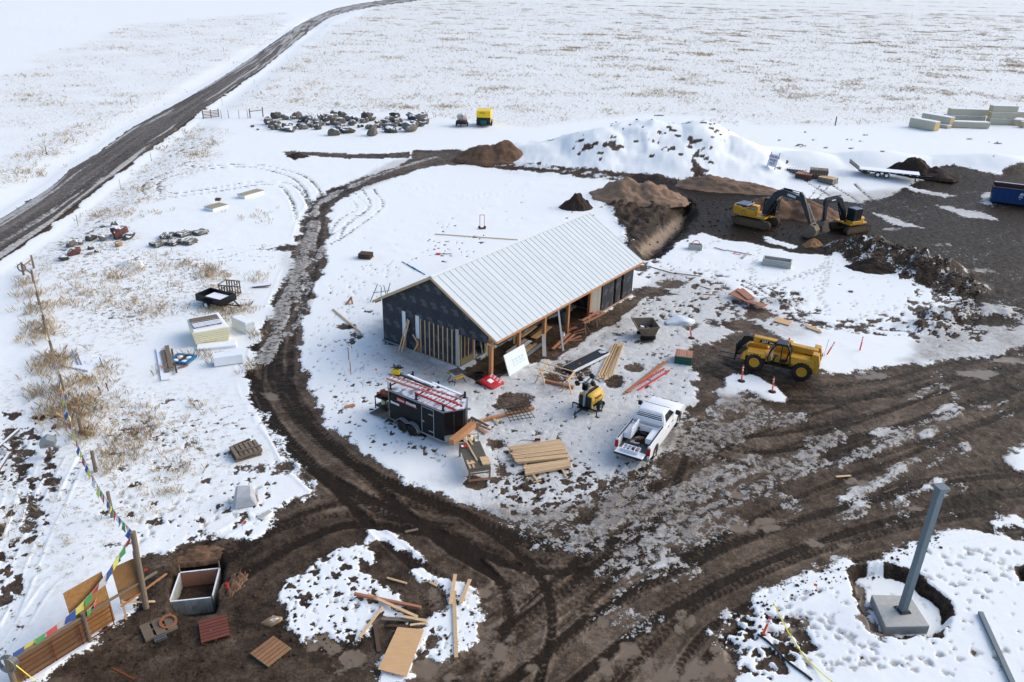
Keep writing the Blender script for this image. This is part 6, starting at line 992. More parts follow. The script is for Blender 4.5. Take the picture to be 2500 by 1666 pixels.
sawhorse('pale wooden sawhorse left of the black tray', (1318, 938), (1336, 912)); sawhorse('pale wooden sawhorse touching the end of the black tray', (1383, 960), (1400, 936))
plank('long thin stud laid across both pale sawhorses', G(1322, 885, .98), G(1402, 908, .98), .09, .045, wood_l); plank('second thin stud across the near ends of the sawhorses', G(1306, 898, .98), G(1392, 922, .98), .09, .045, wood_l)
pl('orange timber lying between the pale sawhorses', (1332, 934), (1400, 950), .22, .18, wood_r, .02, name='timber', cat='timber')
for i in range(3): pl(['left long red plank beside the red ladder', 'middle long red plank beside the red ladder', 'right long red plank beside the red ladder'][i], (1523+5*i, 964-2*i), (1612+9*i, 892-4*i), .16, .06, (wood_o, wood_r, wood_o)[i], .06+.05*(i == 1))
ladder('ladder', 'red ladder lying on the snow beside the long planks', GG(1551, 953, .1), GG(1628, 905, .1), .42, 14, red_p)
pl('short dark stake between ladder planks and lumber', (1452, 925), (1466, 935), .04, .04, blk, .05, name='stake', cat='stake')
# rusty hopper, plastic heap, slatted green crate
hp = thing('hopper', 'rust-stained steel tipping hopper with rubbish inside near the porch', 'hopper', GG(1574, 822), rad(8))
rg = mat('hopper_steel', (118, 108, 92), .8, .2, var=.25, dirt=.4, dcol=(112, 70, 44))
def hop(m):
    o_ = [(-.85, .95, 1.15), (.8, .95, 1.15), (.85, -.75, 1.05), (-.8, -.75, 1.0)]; b_ = [(-.35, .6, .30), (.65, .6, .22), (.65, -.55, .22), (-.35, -.55, .30)]
    m.loft([b_, o_, [(x*.93, y*.93, z) for x, y, z in o_], [(x*.9, y*.9, z+.06) for x, y, z in b_]])
part('tub', rg, hp, hop); part('lip', rg, hp, lambda m: (m.beam((-.87, .95, 1.15), (-.82, -.77, 1.0), .09, .1), m.beam((.82, .95, 1.15), (.87, -.77, 1.05), .07, .08), m.beam((-.8, -.77, 1.0), (.85, -.77, 1.05), .07, .08), m.beam((-.85, .96, 1.15), (.8, .96, 1.15), .07, .08))); part('skid', blk, hp, lambda m: (m.bb(-.5, .7, -.6, -.45, 0, .26), m.bb(-.5, .7, .45, .6, 0, .26)))
for i, (x, y, sx, mt) in enumerate(((-.2, .3, .3, white_d), (.2, .1, .4, wood_d), (.25, -.25, .6, white_d), (.5, .35, .3, blk))): part('rubbish', mt, hp, lambda m: m.box((x, y, .62), (sx, .28, .3), (.3*i, .2, i)), .02)
ph_ = tag(MB().build('plastic_sheeting', white_d), 'big heap of crumpled translucent plastic sheeting behind the hopper', 'plastic sheeting'); me = lump_mesh('plastic_sheeting', 9, 4, .3, .6)
for v in me.vertices: v.co *= 1+.22*(fbm(v.co.x*2.2+3, v.co.y*2.2+v.co.z*2, 4, 5)-.5)*2
me.materials.append(mat('sheeting', (214, 221, 226), .4, var=.1, scale=3, bump=.5, fine=5)); me.polygons.foreach_set('use_smooth', [True]*len(me.polygons)); ph_.data = me; ph_.location = GG(1652, 786); ph_.scale = (1.5, 1.15, .75); ph_.rotation_euler = (0, 0, .3)
gcr = thing('slatted_crate', 'wooden slatted bin with dark green front near the fork tips', 'crate', GG(1668, 882), rad(-15))
tgn = mat('green_board', (18, 84, 66), .6, var=.15); 
for k in range(3): part('front_board', tgn, gcr, lambda m: m.bb(-.62, .62, -.62, -.58, .02+k*.2, .205+k*.2))
for k in range(7): part('top_slat', wood_r, gcr, lambda m: m.bb(-.62+k*.178, -.62+k*.178+.165, -.6, .62, .62, .66))
part('side', wood_d, gcr, lambda m: (m.bb(.58, .62, -.58, .6, 0, .62), m.bb(-.62, -.58, -.58, .6, 0, .62)))
# plywood scraps
def sheet(label, corners, z=.05, t=.04, material=ply, name='plywood_sheet', cat='plywood', lay=1):
    c = [GG(*p) for p in corners]; ctr = sum(c, Vector())/4; zz = max(q.z for q in c); m = MB()
    for k in range(lay): m.loft([[Vector((q.x, q.y, 0))-Vector((ctr.x, ctr.y, 0))+Z3*(k*t*1.05+dz)+Vector((.06*k*math.sin(k*3.1), .07*k*math.cos(k*2.3), 0)) for q in c] for dz in (0, t)])
    o = m.build(name, material, loc=(ctr.x, ctr.y, zz+z)); return tag(o, label, cat)
sheet('large reddish plywood sheet on the scrap stack beyond the hopper', [(1778, 728), (1800, 715), (1840, 732), (1826, 745)], .04, .05, wood_r, lay=1); sheet('smaller reddish sheet overlapping the large scrap sheet', [(1795, 722), (1812, 717), (1842, 730), (1824, 738)], .11, .05, wood_r); sheet('reddish offcut sheet lowest of the scrap sheets', [(1828, 748), (1842, 738), (1874, 751), (1862, 762)], .05, .05, wood_r); sheet('reddish strip bridging the scrap sheets', [(1820, 742), (1830, 734), (1850, 744), (1840, 750)], .12, .04, wood_r)
sheet('pale plywood offcut lying in mud above the telehandler', [(1888, 787), (1898, 777), (1934, 789), (1926, 797)], .05, .06, ply); sheet('pale plywood strip at the edge of the snow field', [(1966, 797), (1969, 803), (2005, 816), (2003, 809)], .05, .08, ply)
# delineator posts
def delineator(label, base, top, yaw=0, plate=True):
    b = GG(*base); h = 1.05; t = G(*top, b.z+h); d = (t-b); o = thing('delineator_post', label, 'delineator', b, 0, 'orange delineator posts')
    if plate: part('base', rub, o, lambda m: m.lathe([(.02, 0), (.26, 0), (.26, .03), (.12, .07), (.02, .07)], (0, 0, 0), 'z', 16))
    D = d*(h/d.z) if d.z > .2 else d
    po = part('post', orange_p, o, lambda m: m.cyl(Z3*.05, D, .055, 10, .045))
    for k in (.68, .84): part('band', white_p, po, lambda m: m.cyl(D*k, D*(k+.08), .057, 10, .055))
    part('loop', orange_p, po, lambda m: m.tube([D, D+Vector((.04, 0, .05)), D+Vector((-.04, 0, .05)), D], .015, 5)); return o
delineator('orange delineator by the plastic sheeting heap', (1688, 826), (1684, 797)); delineator('orange delineator in front of the telehandler front wheel', (1810, 931), (1815, 893)); delineator('orange delineator on the snow below the telehandler rear wheel', (1885, 957), (1890, 922)); delineator('leaning orange delineator left of the pair on the snow triangle', (2019, 867), (2037, 837), plate=False); delineator('orange delineator right of the pair on the snow triangle', (2099, 857), (2107, 824), plate=False); delineator('tilted orange delineator holding the yellow tape in the foreground', (1862, 1552), (1881, 1508))
plank('thin white survey stake on the snow beside the leaning delineator', GG(2012, 868), GG(2012, 868)+Vector((.15, .1, 1.3)), .04, .04, white_d, 'stake', 'stake')
def flagpin(label, a, h=.45, mt=orange_p):
    o = thing('survey_flag', label, 'survey flag', GG(*a), rl.uniform(0, 3), 'orange survey flags'); part('pin', stl, o, lambda m: m.cyl((0, 0, 0), (.02, 0, h), .008, 5)); part('flag', mt, o, lambda m: m.add([(.02, 0, h), (.16, .05, h-.02), (.15, .06, h-.14), (.02, 0, h-.13), (.02, .008, h), (.16, .058, h-.02), (.15, .068, h-.14), (.02, .008, h-.13)], [(0, 1, 2, 3), (7, 6, 5, 4), (0, 1, 5, 4), (1, 2, 6, 5), (2, 3, 7, 6)]))
FL = [((501, 1292), 'orange flag on the snow left of the wrapped block'), ((592, 1292), 'orange flag at the mud edge right of the snow mound'), ((354, 1408), 'orange flag between the tall gate post and the form pit'), ((600, 1418), 'orange flag on the mud right of the form pit'), ((1992, 1446), 'red flag on the snow left of the steel column pit'), ((2233, 1212), 'orange flag on the narrow snow strip behind the steel column'), ((951, 706), 'orange flag in the snow behind the building corner'), ((888, 905), 'orange flag left of the yellow tool case'), ((1182, 584), 'orange flag at the long board behind the roof'), ((1127, 625), 'orange flag behind the roof beside the red shovel'), ((860, 860), 'orange flag left of the gable wall'), ((921, 915), 'small orange flag near the trailer rack'), ((2275, 1192), 'orange flag at the mud below the snow strip')]
for p_, l_ in FL: flagpin(l_, p_)
for i, (a, b) in enumerate((((857, 911), (852, 880)), ((865, 958), (857, 915)))): plank(['upper wooden survey stake with red tip left of the trailer', 'lower wooden survey stake left of the trailer'][i], GG(*b), GG(*b)+Vector((.03, -.2, 1.1)), .06, .03, wood_r, 'stake', 'stake')
pl('orange wood block on the snow left of the trailer', (842, 997), (866, 991), .2, .1, wood_o, .03, name='block', cat='wood block')
# concrete boxes beyond the building
def vault(name, label, px, L_, W2_, H_, yaw, fill=None):
    o = thing(name, label, 'concrete box', GG(*px), yaw); t = .1
    part('wall', conc, o, lambda m: m.bb(-L_/2, L_/2, -W2_/2, -W2_/2+t, 0, H_)); part('wall', conc, o, lambda m: m.bb(-L_/2, L_/2, W2_/2-t, W2_/2, 0, H_)); part('wall', conc, o, lambda m: m.bb(-L_/2, -L_/2+t, -W2_/2+t, W2_/2-t, 0, H_)); part('wall', conc, o, lambda m: m.bb(L_/2-t, L_/2, -W2_/2+t, W2_/2-t, 0, H_)); part('floor', fill or conc, o, lambda m: m.bb(-L_/2+t, L_/2-t, -W2_/2+t, W2_/2-t, .05, H_*.55)); return o
vault('concrete_vault', 'long open concrete utility vault on the snow field', (1896, 648), 2.7, 1.2, .65, rad(-22)); v2 = vault('concrete_trough', 'small concrete box with red hoop beside the excavation', (1697, 608), 1.35, .8, .5, rad(-8))
hoop = lambda c, r, a: [Vector(c)+Vector((r*math.cos(t)*math.cos(a), r*math.cos(t)*math.sin(a), r*math.sin(t))) for t in [math.pi*i/10 for i in range(11)]]
rh = tag(MB().tube(hoop((0, 0, .45), .45, .2), .035, 6).build('red_hose', red_p, loc=v2.location), 'red hose arching over the small concrete box', 'hose')
pl('thin dark rod in front of the red looped hose', (1743, 606), (1772, 614), .06, .06, mat('rod_blue', (62, 70, 96), .5, .3), .04, name='rod', cat='rod'); pl('long dark rod lying beside the looped hose', (1772, 612), (1835, 624), .06, .06, stl, .04, name='rod', cat='rod'); pl('grey offcut block at the looped hose', (1812, 632), (1826, 620), .22, .12, grey_t, .03, name='block', cat='block')
rh2 = tag(MB().tube([(.5*math.cos(t/3), .35*math.sin(t/3), .05) for t in range(16)], .03, 6).build('red_hose', red_p, loc=GG(1803, 620)), 'red hose coil lying flat on the snow field', 'hose')
for i, (a, b) in enumerate((((1584, 652), (1640, 668)), ((1640, 668), (1712, 676)), ((1716, 720), (1748, 722)), ((1700, 698), (1735, 708)))): pl(['dark stick left of the rod pair beyond the building', 'dark stick right of the rod pair beyond the building', 'thin red stick near the plywood scraps', 'dark thin branch above the plywood scraps'][i], a, b, .06, .05, (wood_d, wood_d, wood_r, wood_d)[i], .03, name='stick', cat='stick')
vl = thing('valve_lid', 'small dark lid lying alone on the snow field', 'lid', GG(2077, 713)); part('lid', mat('lid_dark', (74, 76, 66), .7), vl, lambda m: m.lathe([(.02, .0), (.22, 0), (.22, .06), (.02, .09)], (0, 0, 0), 'z', 14)); part('knob', blk, vl, lambda m: m.cyl((.1, 0, .06), (.1, 0, .14), .04, 8))
# things on the snow behind the building
def slat_stack(name, label, px, L_, W2_, n, yaw, mt=wood_g, dh=.13, cat='pallets', cap=None, nl=6):
    o = thing(name, label, cat, GG(*px), yaw)
    for k in range(n):
        jx, jy = rl.uniform(-.05, .05), rl.uniform(-.05, .05)
        for r_ in range(3): y = -W2_/2+.05+r_*(W2_-.1)/2; part('runner', mt, o, lambda m: m.bb(-L_/2+jx, L_/2+jx, y-.04+jy, y+.04+jy, k*dh, k*dh+dh*.62))
        for r_ in range(nl):
            w_ = L_/nl*.78; x = -L_/2+w_/2+r_*(L_-w_)/(nl-1); part('slat', cap if (cap and k == n-1) else mt, o, lambda m: m.bb(x-w_/2+jx, x+w_/2+jx, -W2_/2+jy, W2_/2+jy, k*dh+dh*.63, k*dh+dh*.86))
    return o
slat_stack('pallet_stack', 'small stack of brown pallets on the snow behind the gable', (893, 630), 1.2, 1.0, 4, rad(-10), wood_d)
dol = thing('hand_truck', 'red hand truck standing in the snow behind the roof', 'hand truck', GG(1177, 558), .2); part('frame', red_p, dol, lambda m: m.tube([(-.25, 0, .1), (-.25, .05, 1.5), (.25, .05, 1.5), (.25, 0, .1)], .03, 6)); part('toe_plate', wood_d, dol, lambda m: m.bb(-.35, .35, -.35, .0, .05, .12)); wheel(dol, (-.3, .05, .14), .14, .08); wheel(dol, (.3, .05, .14), .14, .08)
pl('long straight board half buried behind the roof', (1063, 573), (1264, 587), .12, .05, wood_l, .04); shv = thing('shovel', 'red-bladed shovel lying in the snow behind the roof', 'shovel', GG(1078, 622), .0); part('blade', red_p, shv, lambda m: m.bb(-.55, -.1, -.22, .22, .03, .12), .03); part('handle', wood_d, shv, lambda m: m.beam((-.1, 0, .08), (1.0, .1, .08), .05))
for i in range(3): o = tag(MB().tube([GG(982+i*12+k*8, 640+i*6+k*5, .04) for k in range(5)], .035, 5).build('blue_hose', mat('hose_blue', (60, 120, 160), .5)), ['upper blue pipe in the snow behind the building', 'middle blue pipe in the snow behind the building', 'lower blue pipe in the snow behind the building'][i], 'pipe')
ms_ = thing('steel_stand', 'grey steel stand with splayed rods behind the left eave', 'stand', GG(930, 735), .3)
for a, b in (((-.9, 0, 0), (-.2, .1, 1.5)), ((.0, .0, 0), (.1, .1, 1.2)), ((.35, -.1, 0), (.9, .4, 1.4)), ((-.6, .2, .7), (.8, .2, .8)), ((.55, .1, 0), (.3, 0, 1.4))): part('rod', stl, ms_, lambda m: m.cyl(a, b, .035, 6))
wa = thing('wooden_prop', 'A-shaped prop of reddish boards on the snow left of the building', 'wooden prop', GG(851, 745), .0); part('board', wood_r, wa, lambda m: m.beam((-.2, 0, .05), (.1, .9, .35), .2, .05)); part('board', wood_r, wa, lambda m: m.beam((.3, .1, .05), (.08, .85, .4), .12, .05))
pl('long plank lying on the soil patch left of the building', (813, 757), (879, 813), .14, .05, wood_l, .05)
# ------------------------------------------------------------------ foreground: debris, plywood, column footing
PC = [(971, 1536.4), (1035.4, 1543.5), (992.5, 1657.8), (922.9, 1643.5)]
sheet('big nailed plywood sheet lying on the debris heap in the foreground', PC, .10, .03, ply)
def cp_(a): return (830+a[0]/2.8, 1106+a[1]/2.8)
DB = [('thick red beam lying across the top of the debris heap', (100, 985), (555, 1080), .13, .12, wood_r, .12), ('pale stud crossing the red beam on the debris heap', (190, 990), (530, 1150), .14, .06, wood_l, .2), ('pale stick on the left edge of the debris heap', (135, 1275), (292, 1068), .12, .05, wood_l, .1), ('weathered board in the middle of the debris heap', (285, 1148), (590, 1160), .2, .05, wood_g, .1), ('pale board end right of the weathered board', (430, 1140), (595, 1172), .14, .05, wood_l, .16), ('low weathered board touching the plywood sheet', (333, 1195), (560, 1203), .12, .05, wood_d, .08), ('pale strip between weathered board and plywood sheet', (480, 1195), (600, 1180), .1, .04, wood_l, .13), ('long pale plank lying toward the camera on the snow heap', (778, 960), (795, 1415), .16, .05, wood_l, .1), ('short plank at the top of the snow heap', (788, 850), (755, 1055), .16, .05, wood_l, .14), ('angled plank right of the snow heap planks', (888, 880), (826, 1040), .16, .05, wood_l, .1), ('short stick on the dark soil above the debris heap', (322, 862), (457, 900), .1, .05, wood_l, .04), ('snowy dark board left of the plywood sheet', (240, 1180), (268, 1370), .18, .05, wood_d, .05), ('half buried board end at the soil hollow', (612, 888), (665, 915), .14, .05, wood_l, .03), ('flat weathered stick on the mud above the snow strip', (445, 545), (535, 525), .16, .03, wood_g, .02)]
for l_, a, b, w_, t_, mt, z_ in DB: pl(l_, cp_(a), cp_(b), w_, t_, mt, z_)
for i, (a, b) in enumerate((((2041, 1166), (2077, 1163)), ((2157, 1205), (2192, 1191)))): pl(['pale splinter board on the tracked mud', 'brown board on the snow strip behind the column'][i], a, b, .14, .03, (wood_l, wood_d)[i], .03)
# footing, column, tube, tape, hose
ft = [G(*p, .02) for p in ((2128, 1452), (2222, 1455), (2270, 1529), (2163, 1531))]; fc = sum(ft, Vector())/4
foo = thing('concrete_footing', 'square concrete column footing standing in an excavated pit', 'footing', (fc.x, fc.y, -.55)); part('block', conc, foo, lambda m: m.loft([[q-Vector(foo.location)-Z3*.52 for q in ft], [q-Vector(foo.location) for q in ft]]), .015)
pb = G(2203, 1490, .03); pt_ = G(2297, 1192, 6.6); steelg = mat('column_grey', (104, 116, 122), .55, .1, var=.06, dirt=.03)
co = thing('steel_column', 'tall grey square steel column with angled top plate on the concrete footing', 'column', pb); cdir = (pt_-pb); cyaw = rad(12)
ca, sa_ = math.cos(cyaw), math.sin(cyaw)
def sq(c, h): return [Vector(c)+Vector((x*ca-y*sa_, x*sa_+y*ca, 0)) for x, y in ((-h, -h), (h, -h), (h, h), (-h, h))]
part('shaft', steelg, co, lambda m: m.loft([sq((0, 0, .03), .15), sq(cdir*.97, .15)]), .012); part('base_plate', mat('plate_dark', (52, 56, 58), .6), co, lambda m: m.loft([sq((0, 0, 0), .27), sq((0, 0, .03), .27)]))
for x in (-.2, .2):
    for y in (-.2, .2): part('bolt', blk, co, lambda m: m.cyl((x*ca-y*sa_, x*sa_+y*ca, .03), (x*ca-y*sa_, x*sa_+y*ca, .10), .025, 8))
part('top_plate', steelg, co, lambda m: m.loft([sq(cdir*.97, .155), sq(cdir*.995+Vector((.06, .05, .02)), .24), sq(cdir*1.0+Vector((.07, .06, .05)), .24)]))
st = [GG(2392, 1500, .1), GG(2478, 1690, .1)]; tag(MB().beam(st[0]-st[0], st[1]-st[0], .2, .14).build('steel_tube', steelg, loc=st[0]), 'grey steel tube lying in the snow at the lower right', 'steel tube')
tpa = GG(1880, 1512)+Z3*.95; tpb = GG(2030, 1680, .3); tm = MB(); n_ = 20
for k in range(n_):
    a = tpa.lerp(tpb, k/n_); b = tpa.lerp(tpb, (k+1)/n_); a.z -= .5*math.sin(math.pi*k/n_); b.z -= .5*math.sin(math.pi*(k+1)/n_); tm.beam(a-tpa, b-tpa, .05, .012)
tag(tm.build('caution_tape', mat('tape_yellow', (228, 214, 60), .5), loc=tpa), 'yellow caution tape stretched from the tilted delineator', 'tape')
tag(MB().tube([GG(1850+k*16+4*math.sin(k), 1550+k*14, .04) for k in range(9)], .05, 6).build('black_hose', black_pl), 'black hose snaking over the snow below the yellow tape', 'hose')
# ------------------------------------------------------------------ left foreground: form pit, gate, flags
fz = -.12; FB = [G(*p, fz) for p in ((414, 1470), (518, 1459), (536, 1388), (439, 1399))]; fo = thing('formwork_box', 'open board formwork box standing in the dug pit', 'formwork', sum(FB, Vector())/4); fo.location.z = -.95; L0 = Vector(fo.location)
gform = mat('form_grey', (164, 166, 160), .75, var=.25, dirt=.2)
def wallq(nm, a, b, mt, n, z0=.0, z1=.83):
    for k in range(n):
        p, q = a.lerp(b, k/n+.004)-L0, a.lerp(b, (k+1)/n-.004)-L0; p.z = q.z = (z0+z1)/2; part(nm, mt, fo, lambda m: m.beam(p, q, .05, z1-z0))
wallq('form_board', FB[0], FB[1], gform, 6); wallq('form_board', FB[1], FB[2], gform, 3); wallq('form_board', FB[2], FB[3], wood_r, 2, 0, .8); wallq('form_board', FB[3], FB[0], gform, 3)
for i, q in enumerate(FB): part('stake', wood_g, fo, lambda m: m.beam(Vector((q.x-L0.x, q.y-L0.y, 0)), Vector((q.x-L0.x, q.y-L0.y, 1.25 if i in (2, 3) else .95)), .07, .05))
for a, b in ((0, 1), (1, 2), (2, 3), (3, 0)): p, q = FB[a]-L0, FB[b]-L0; p.z = q.z = .845; part('top_rim', white_d, fo, lambda m: m.beam(p, q, .06, .025))
rp_ = thing('pipe_stub', 'short red pipe stub rising beside the form pit', 'pipe', GG(556, 1440)); part('pipe', red_p, rp_, lambda m: m.lathe([(.06, 0), (.06, .3), (.075, .3), (.075, .4), (.05, .4), (.05, .1)], (0, 0, 0), 'z', 12)); part('cap', mat('cap_dark', (60, 30, 30), .6), rp_, lambda m: m.cyl((0, 0, .36), (0, 0, .38), .05, 10))
def pallet(label, px, yaw, mt, L_=1.2, W2_=1.0, edge=None, nb=7, pitch=0.):
    o = thing('pallet', label, 'pallet', GG(*px, .03), yaw, rx=pitch)
    for r_ in range(3): y = -W2_/2+.05+r_*(W2_-.1)/2; part('runner', edge or mt, o, lambda m: m.bb(-L_/2, L_/2, y-.045, y+.045, 0, .10))
    for r_ in range(nb): w_ = L_/nb*.86; x = -L_/2+w_/2+r_*(L_-w_)/(nb-1); part('slat', mt, o, lambda m: m.bb(x-w_/2, x+w_/2, -W2_/2, W2_/2, .102, .125))
    return o
pred = mat('red_brown_pallet', (112, 62, 50), .8, var=.25, stretch=(5, 1, 5), scale=3); pallet('dark red slatted pallet lying beside the form pit', (524, 1540), rad(25)+math.pi/2, pred, 1.3, 1.15); pallet('pale slatted pallet with green edge and snow at the mud', (662, 1596), rad(-35), mat('pallet_pale', (150, 110, 78), .8, var=.25, stretch=(1, 5, 1), scale=3), 1.15, 1.2, tgn, 6)
bp_ = pallet('broken grey pallet frame beside the wooden ring', (388, 1536), rad(38), wood_g, 1.3, 1.0, None, 3); rg_ = tag(MB().lathe([(.26, 0), (.36, 0), (.36, .09), (.26, .09), (.26, 0)], (0, 0, 0), 'z', 24).build('ring', mat('ring_rust', (150, 96, 62), .8, var=.25), loc=GG(412, 1526, .14), smooth=True), 'rusty brown ring lying on the broken pallet', 'ring'); rg_.rotation_euler = (.12, .1, 0)
bsh = thing('steel_offcut', 'small grey steel channel piece below the broken pallet', 'steel channel', GG(393, 1562), .6); part('web', stl, bsh, lambda m: m.bb(-.25, .25, -.1, .1, .02, .05)); part('flange', stl, bsh, lambda m: m.bb(-.25, .25, -.1, -.07, .05, .14)); part('flange', stl, bsh, lambda m: m.bb(-.25, .25, .07, .1, .05, .14))
tag(MB().beam((0, 0, 0), G(330, 1672, .1)-G(278, 1645, .3), .09, .06).build('red_channel', rust, loc=GG(278, 1645, .3)), 'rusty red bar at the bottom edge of the frame', 'bar')
# tall gate posts, plank gate with rusty tube frame, boards leaning, coiled wire
ga, gb = GG(62, 1666), GG(283, 1528); gy_ = math.atan2(gb.y-ga.y, gb.x-ga.x); gl = (gb-ga).length
gt = thing('plank_gate', 'horizontal plank fence with rusty tube gate at the lower left', 'gate', ga, gy_)
brn = mat('gate_planks', (118, 92, 66), .8, var=.22, scale=3, stretch=(1, 6, 6), bump=.2)
for k in range(5): part('plank', brn, gt, lambda m: m.bb(-.25, gl*.70, .02, .055, .10+k*.235, .325+k*.235))
part('top_rail', wood_g, gt, lambda m: m.bb(-.3, gl+2.2, .0, .10, 1.30, 1.38)); fr = part('tube_frame', rust, gt, lambda m: (m.tube([(.1, -.05, .15), (gl*.68, -.05, .15)], .025, 6), m.tube([(gl*.72, -.05, .15), (gl*.98, -.05, .15), (gl*.98, -.05, 1.1), (gl*.72, -.05, 1.1)], .025, 6)))
for z in (.4, .65, .9, 1.1): part('tube_rail', rust, fr, lambda m: m.tube([(.0, -.05, z), (gl*.98, -.05, z)], .02, 6))
for x in (0., gl*.33, gl*.62, gl*.98): part('tube_upright', rust, fr, lambda m: m.tube([(x, -.06, .12), (x, -.06, 1.2)], .025, 6))
part('post', wood_g, gt, lambda m: m.cyl((gl*.70, .02, -.1), (gl*.70, .02, 1.55), .10, 10)); part('post', wood_g, gt, lambda m: m.cyl((-.35, 0, -.1), (-.35, 0, 1.6), .11, 10))
def GT(x, y, z): return ga+Vector((math.cos(gy_)*x-math.sin(gy_)*y, math.sin(gy_)*x+math.cos(gy_)*y, z))
ob = thing('osb_sheet', 'large orange strand board standing behind the plank gate', 'strand board', GT(gl*.66, .12, .15), gy_, rx=-rad(4)); part('sheet', osb, ob, lambda m: m.bb(-.25, 1.35, 0, .02, 0, 2.55)); part('batten', wood_g, ob, lambda m: m.bb(0, 1.35, .021, .06, 1.7, 1.8))
ob2 = thing('plywood_board', 'grey-brown plywood panel leaning at the tall gate post', 'plywood', GT(gl*1.13, .18, .75), gy_-rad(10), rx=-rad(8)); part('sheet', mat('old_ply', (150, 112, 72), .8, var=.25, scale=4), ob2, lambda m: m.bb(0, .95, 0, .02, 0, 1.75)); part('batten', wood_g, ob2, lambda m: m.bb(-.02, .97, -.03, -.001, -.02, .06))
for i, (a, b) in enumerate((((gl*1.12, -.05, 0), (gl*1.14, .1, .95)), ((gl*1.48, -.05, 0), (gl*1.15, .1, .8)), ((gl*1.1, -.02, .75), (gl*1.7, .05, .95)))): plank(['pale upright brace below the leaning plywood panel', 'pale slanted brace below the leaning plywood panel', 'orange rail between braces and the tall post'][i], GT(*a), GT(*b), .09, .05, (wood_l, wood_l, wood_o)[i])
def stickpost(label, a, h, r=.09, mt=wood_g, lean=(0, 0), group=None, name='fence_post'):
    p = GG(*a); o = tag(MB().cyl((0, 0, -.1), (lean[0], lean[1], h), r, 9, r*.9).build(name, mt, loc=p), label, 'post', group); return o, p+Vector((lean[0], lean[1], h))
_, ptop = stickpost('tall round wooden gate post carrying the flag strings', (357, 1485), 3.95, .13, wood_g, (0, .25)); stickpost('shorter round post paired with the tall gate post', (346, 1466), 2.5, .11, wood_g, (0, .3))
fpts = [(234, 1152, 1.35), (275, 1262, 1.5), (200, 1064, 1.2), (155, 955, 1.2), (131, 870, 1.2), (112, 805, 1.2), (97, 745, 1.15), (82, 690, 1.15), (58, 672, 1.2), (83, 655, 1.25)]
ftop = []
for i, (a, b, h) in enumerate(fpts): ftop.append(stickpost(['weathered fence post under the middle of the flag string', 'weathered fence post next to the tall gate post', 'third weathered post up the rail fence', 'fourth weathered post up the rail fence in the brush', 'fifth weathered post up the rail fence in the brush', 'sixth weathered post up the rail fence', 'seventh weathered post up the rail fence', 'eighth weathered post up the rail fence', 'post with a hanging ring at the far end of the rail fence', 'last weathered post of the rail fence by the road'][i], (a, b), h, .10, wood_g, (rl.uniform(-.05, .05), rl.uniform(-.05, .05)))[1])
for i, (a, b) in enumerate(((8, 7), (7, 6), (6, 5), (5, 4), (4, 3), (9, 8))): plank(['far rail of the weathered fence', 'second rail of the weathered fence', 'third rail of the weathered fence', 'fourth rail of the weathered fence', 'nearest rail of the weathered fence in the brush', 'short rail joining the last two fence posts'][i], ftop[a]-Z3*.4, ftop[b]-Z3*.4, .09, .09, mat('rail_tan', (150, 126, 96), .85, var=.3, scale=4), 'fence_rail', 'fence rail')
rgw = tag(MB().lathe([(.30, 0), (.40, .0), (.40, .06), (.30, .06), (.30, 0)], (0, 0, 0), 'y', 20).build('wreath_ring', wood_g, loc=ftop[8]-Z3*.45+Vector((0, -.15, 0)), smooth=True), 'woven ring hanging on the far fence post', 'ring')
gpl = GT(-.35, 0, 1.62)
cw = tag(MB().build('wire_coil', stl), 'coil of grey wire hung on the left gate post', 'wire coil'); m = MB(); [m.tube([(.30*math.cos(t*.42)*(1+.05*k), .05*k-.1, .36*math.sin(t*.42)) for t in range(16)], .018, 5) for k in range(5)]; bpy.data.objects.remove(cw); cw = tag(m.build('wire_coil', mat('wire_grey', (128, 134, 136), .5, .4), loc=gpl-Z3*.35), 'coil of grey wire hung on the left gate post', 'wire coil')
tag(MB().beam((0, 0, 0), GG(95, 1690)-gpl+Z3*.6, .035, .015).build('yellow_tape', mat('tape_yellow', (228, 214, 60), .5), loc=gpl), 'yellow tape hanging from the left gate post', 'tape')
FC = [mat('flag_'+n, c, .85, var=.12) for n, c in (('blue', (64, 92, 158)), ('white', (216, 214, 216)), ('red', (196, 92, 88)), ('green', (84, 152, 92)), ('yellow', (222, 218, 110)))]
def bunting(label, pts, n, size, off=0, slack=.0, wind=(-.25, -.10)):
    P_ = [Vector(p) for p in pts]; o = thing('prayer_flag_string', label, 'flag string', P_[0]); cum = [0]
    for a, b in zip(P_[:-1], P_[1:]): cum.append(cum[-1]+(b-a).length)
    def at(s):
        for k in range(len(P_)-1):
            if s <= cum[k+1]+1e-6: return P_[k].lerp(P_[k+1], (s-cum[k])/(cum[k+1]-cum[k]))
        return P_[-1].copy()
    part('cord', mat('cord', (190, 180, 170), .8), o, lambda m: m.tube([at(cum[-1]*k/24)-P_[0] for k in range(25)], .010, 4))
    for k in range(n):
        s = cum[-1]*(k+.4)/n; a = at(s)-P_[0]; b = at(min(cum[-1], s+size*.85))-P_[0]; dn = Vector((wind[0]*rl.uniform(.2, 1.6), wind[1]*rl.uniform(-1, 2.), -1)).normalized()*size*rl.uniform(.85, 1.1); r2 = rl.uniform(-.12, .12)
        mid = (a+b)/2+dn*.55+Vector((r2, r2*.6, 0)); q = [a, b, b+dn*.9+Vector((r2, 0, .05)), a+dn]; e = Vector((.003, .004, 0))
        part('flag', FC[(k+off) % 5], o, lambda m: m.add([q[0], q[1], mid, q[2], q[3], q[0]+e, q[1]+e, mid+e, q[2]+e, q[3]+e], [(0, 1, 2), (1, 3, 2), (3, 4, 2), (4, 0, 2), (6, 5, 7), (8, 6, 7), (9, 8, 7), (5, 9, 7)]))
    return o
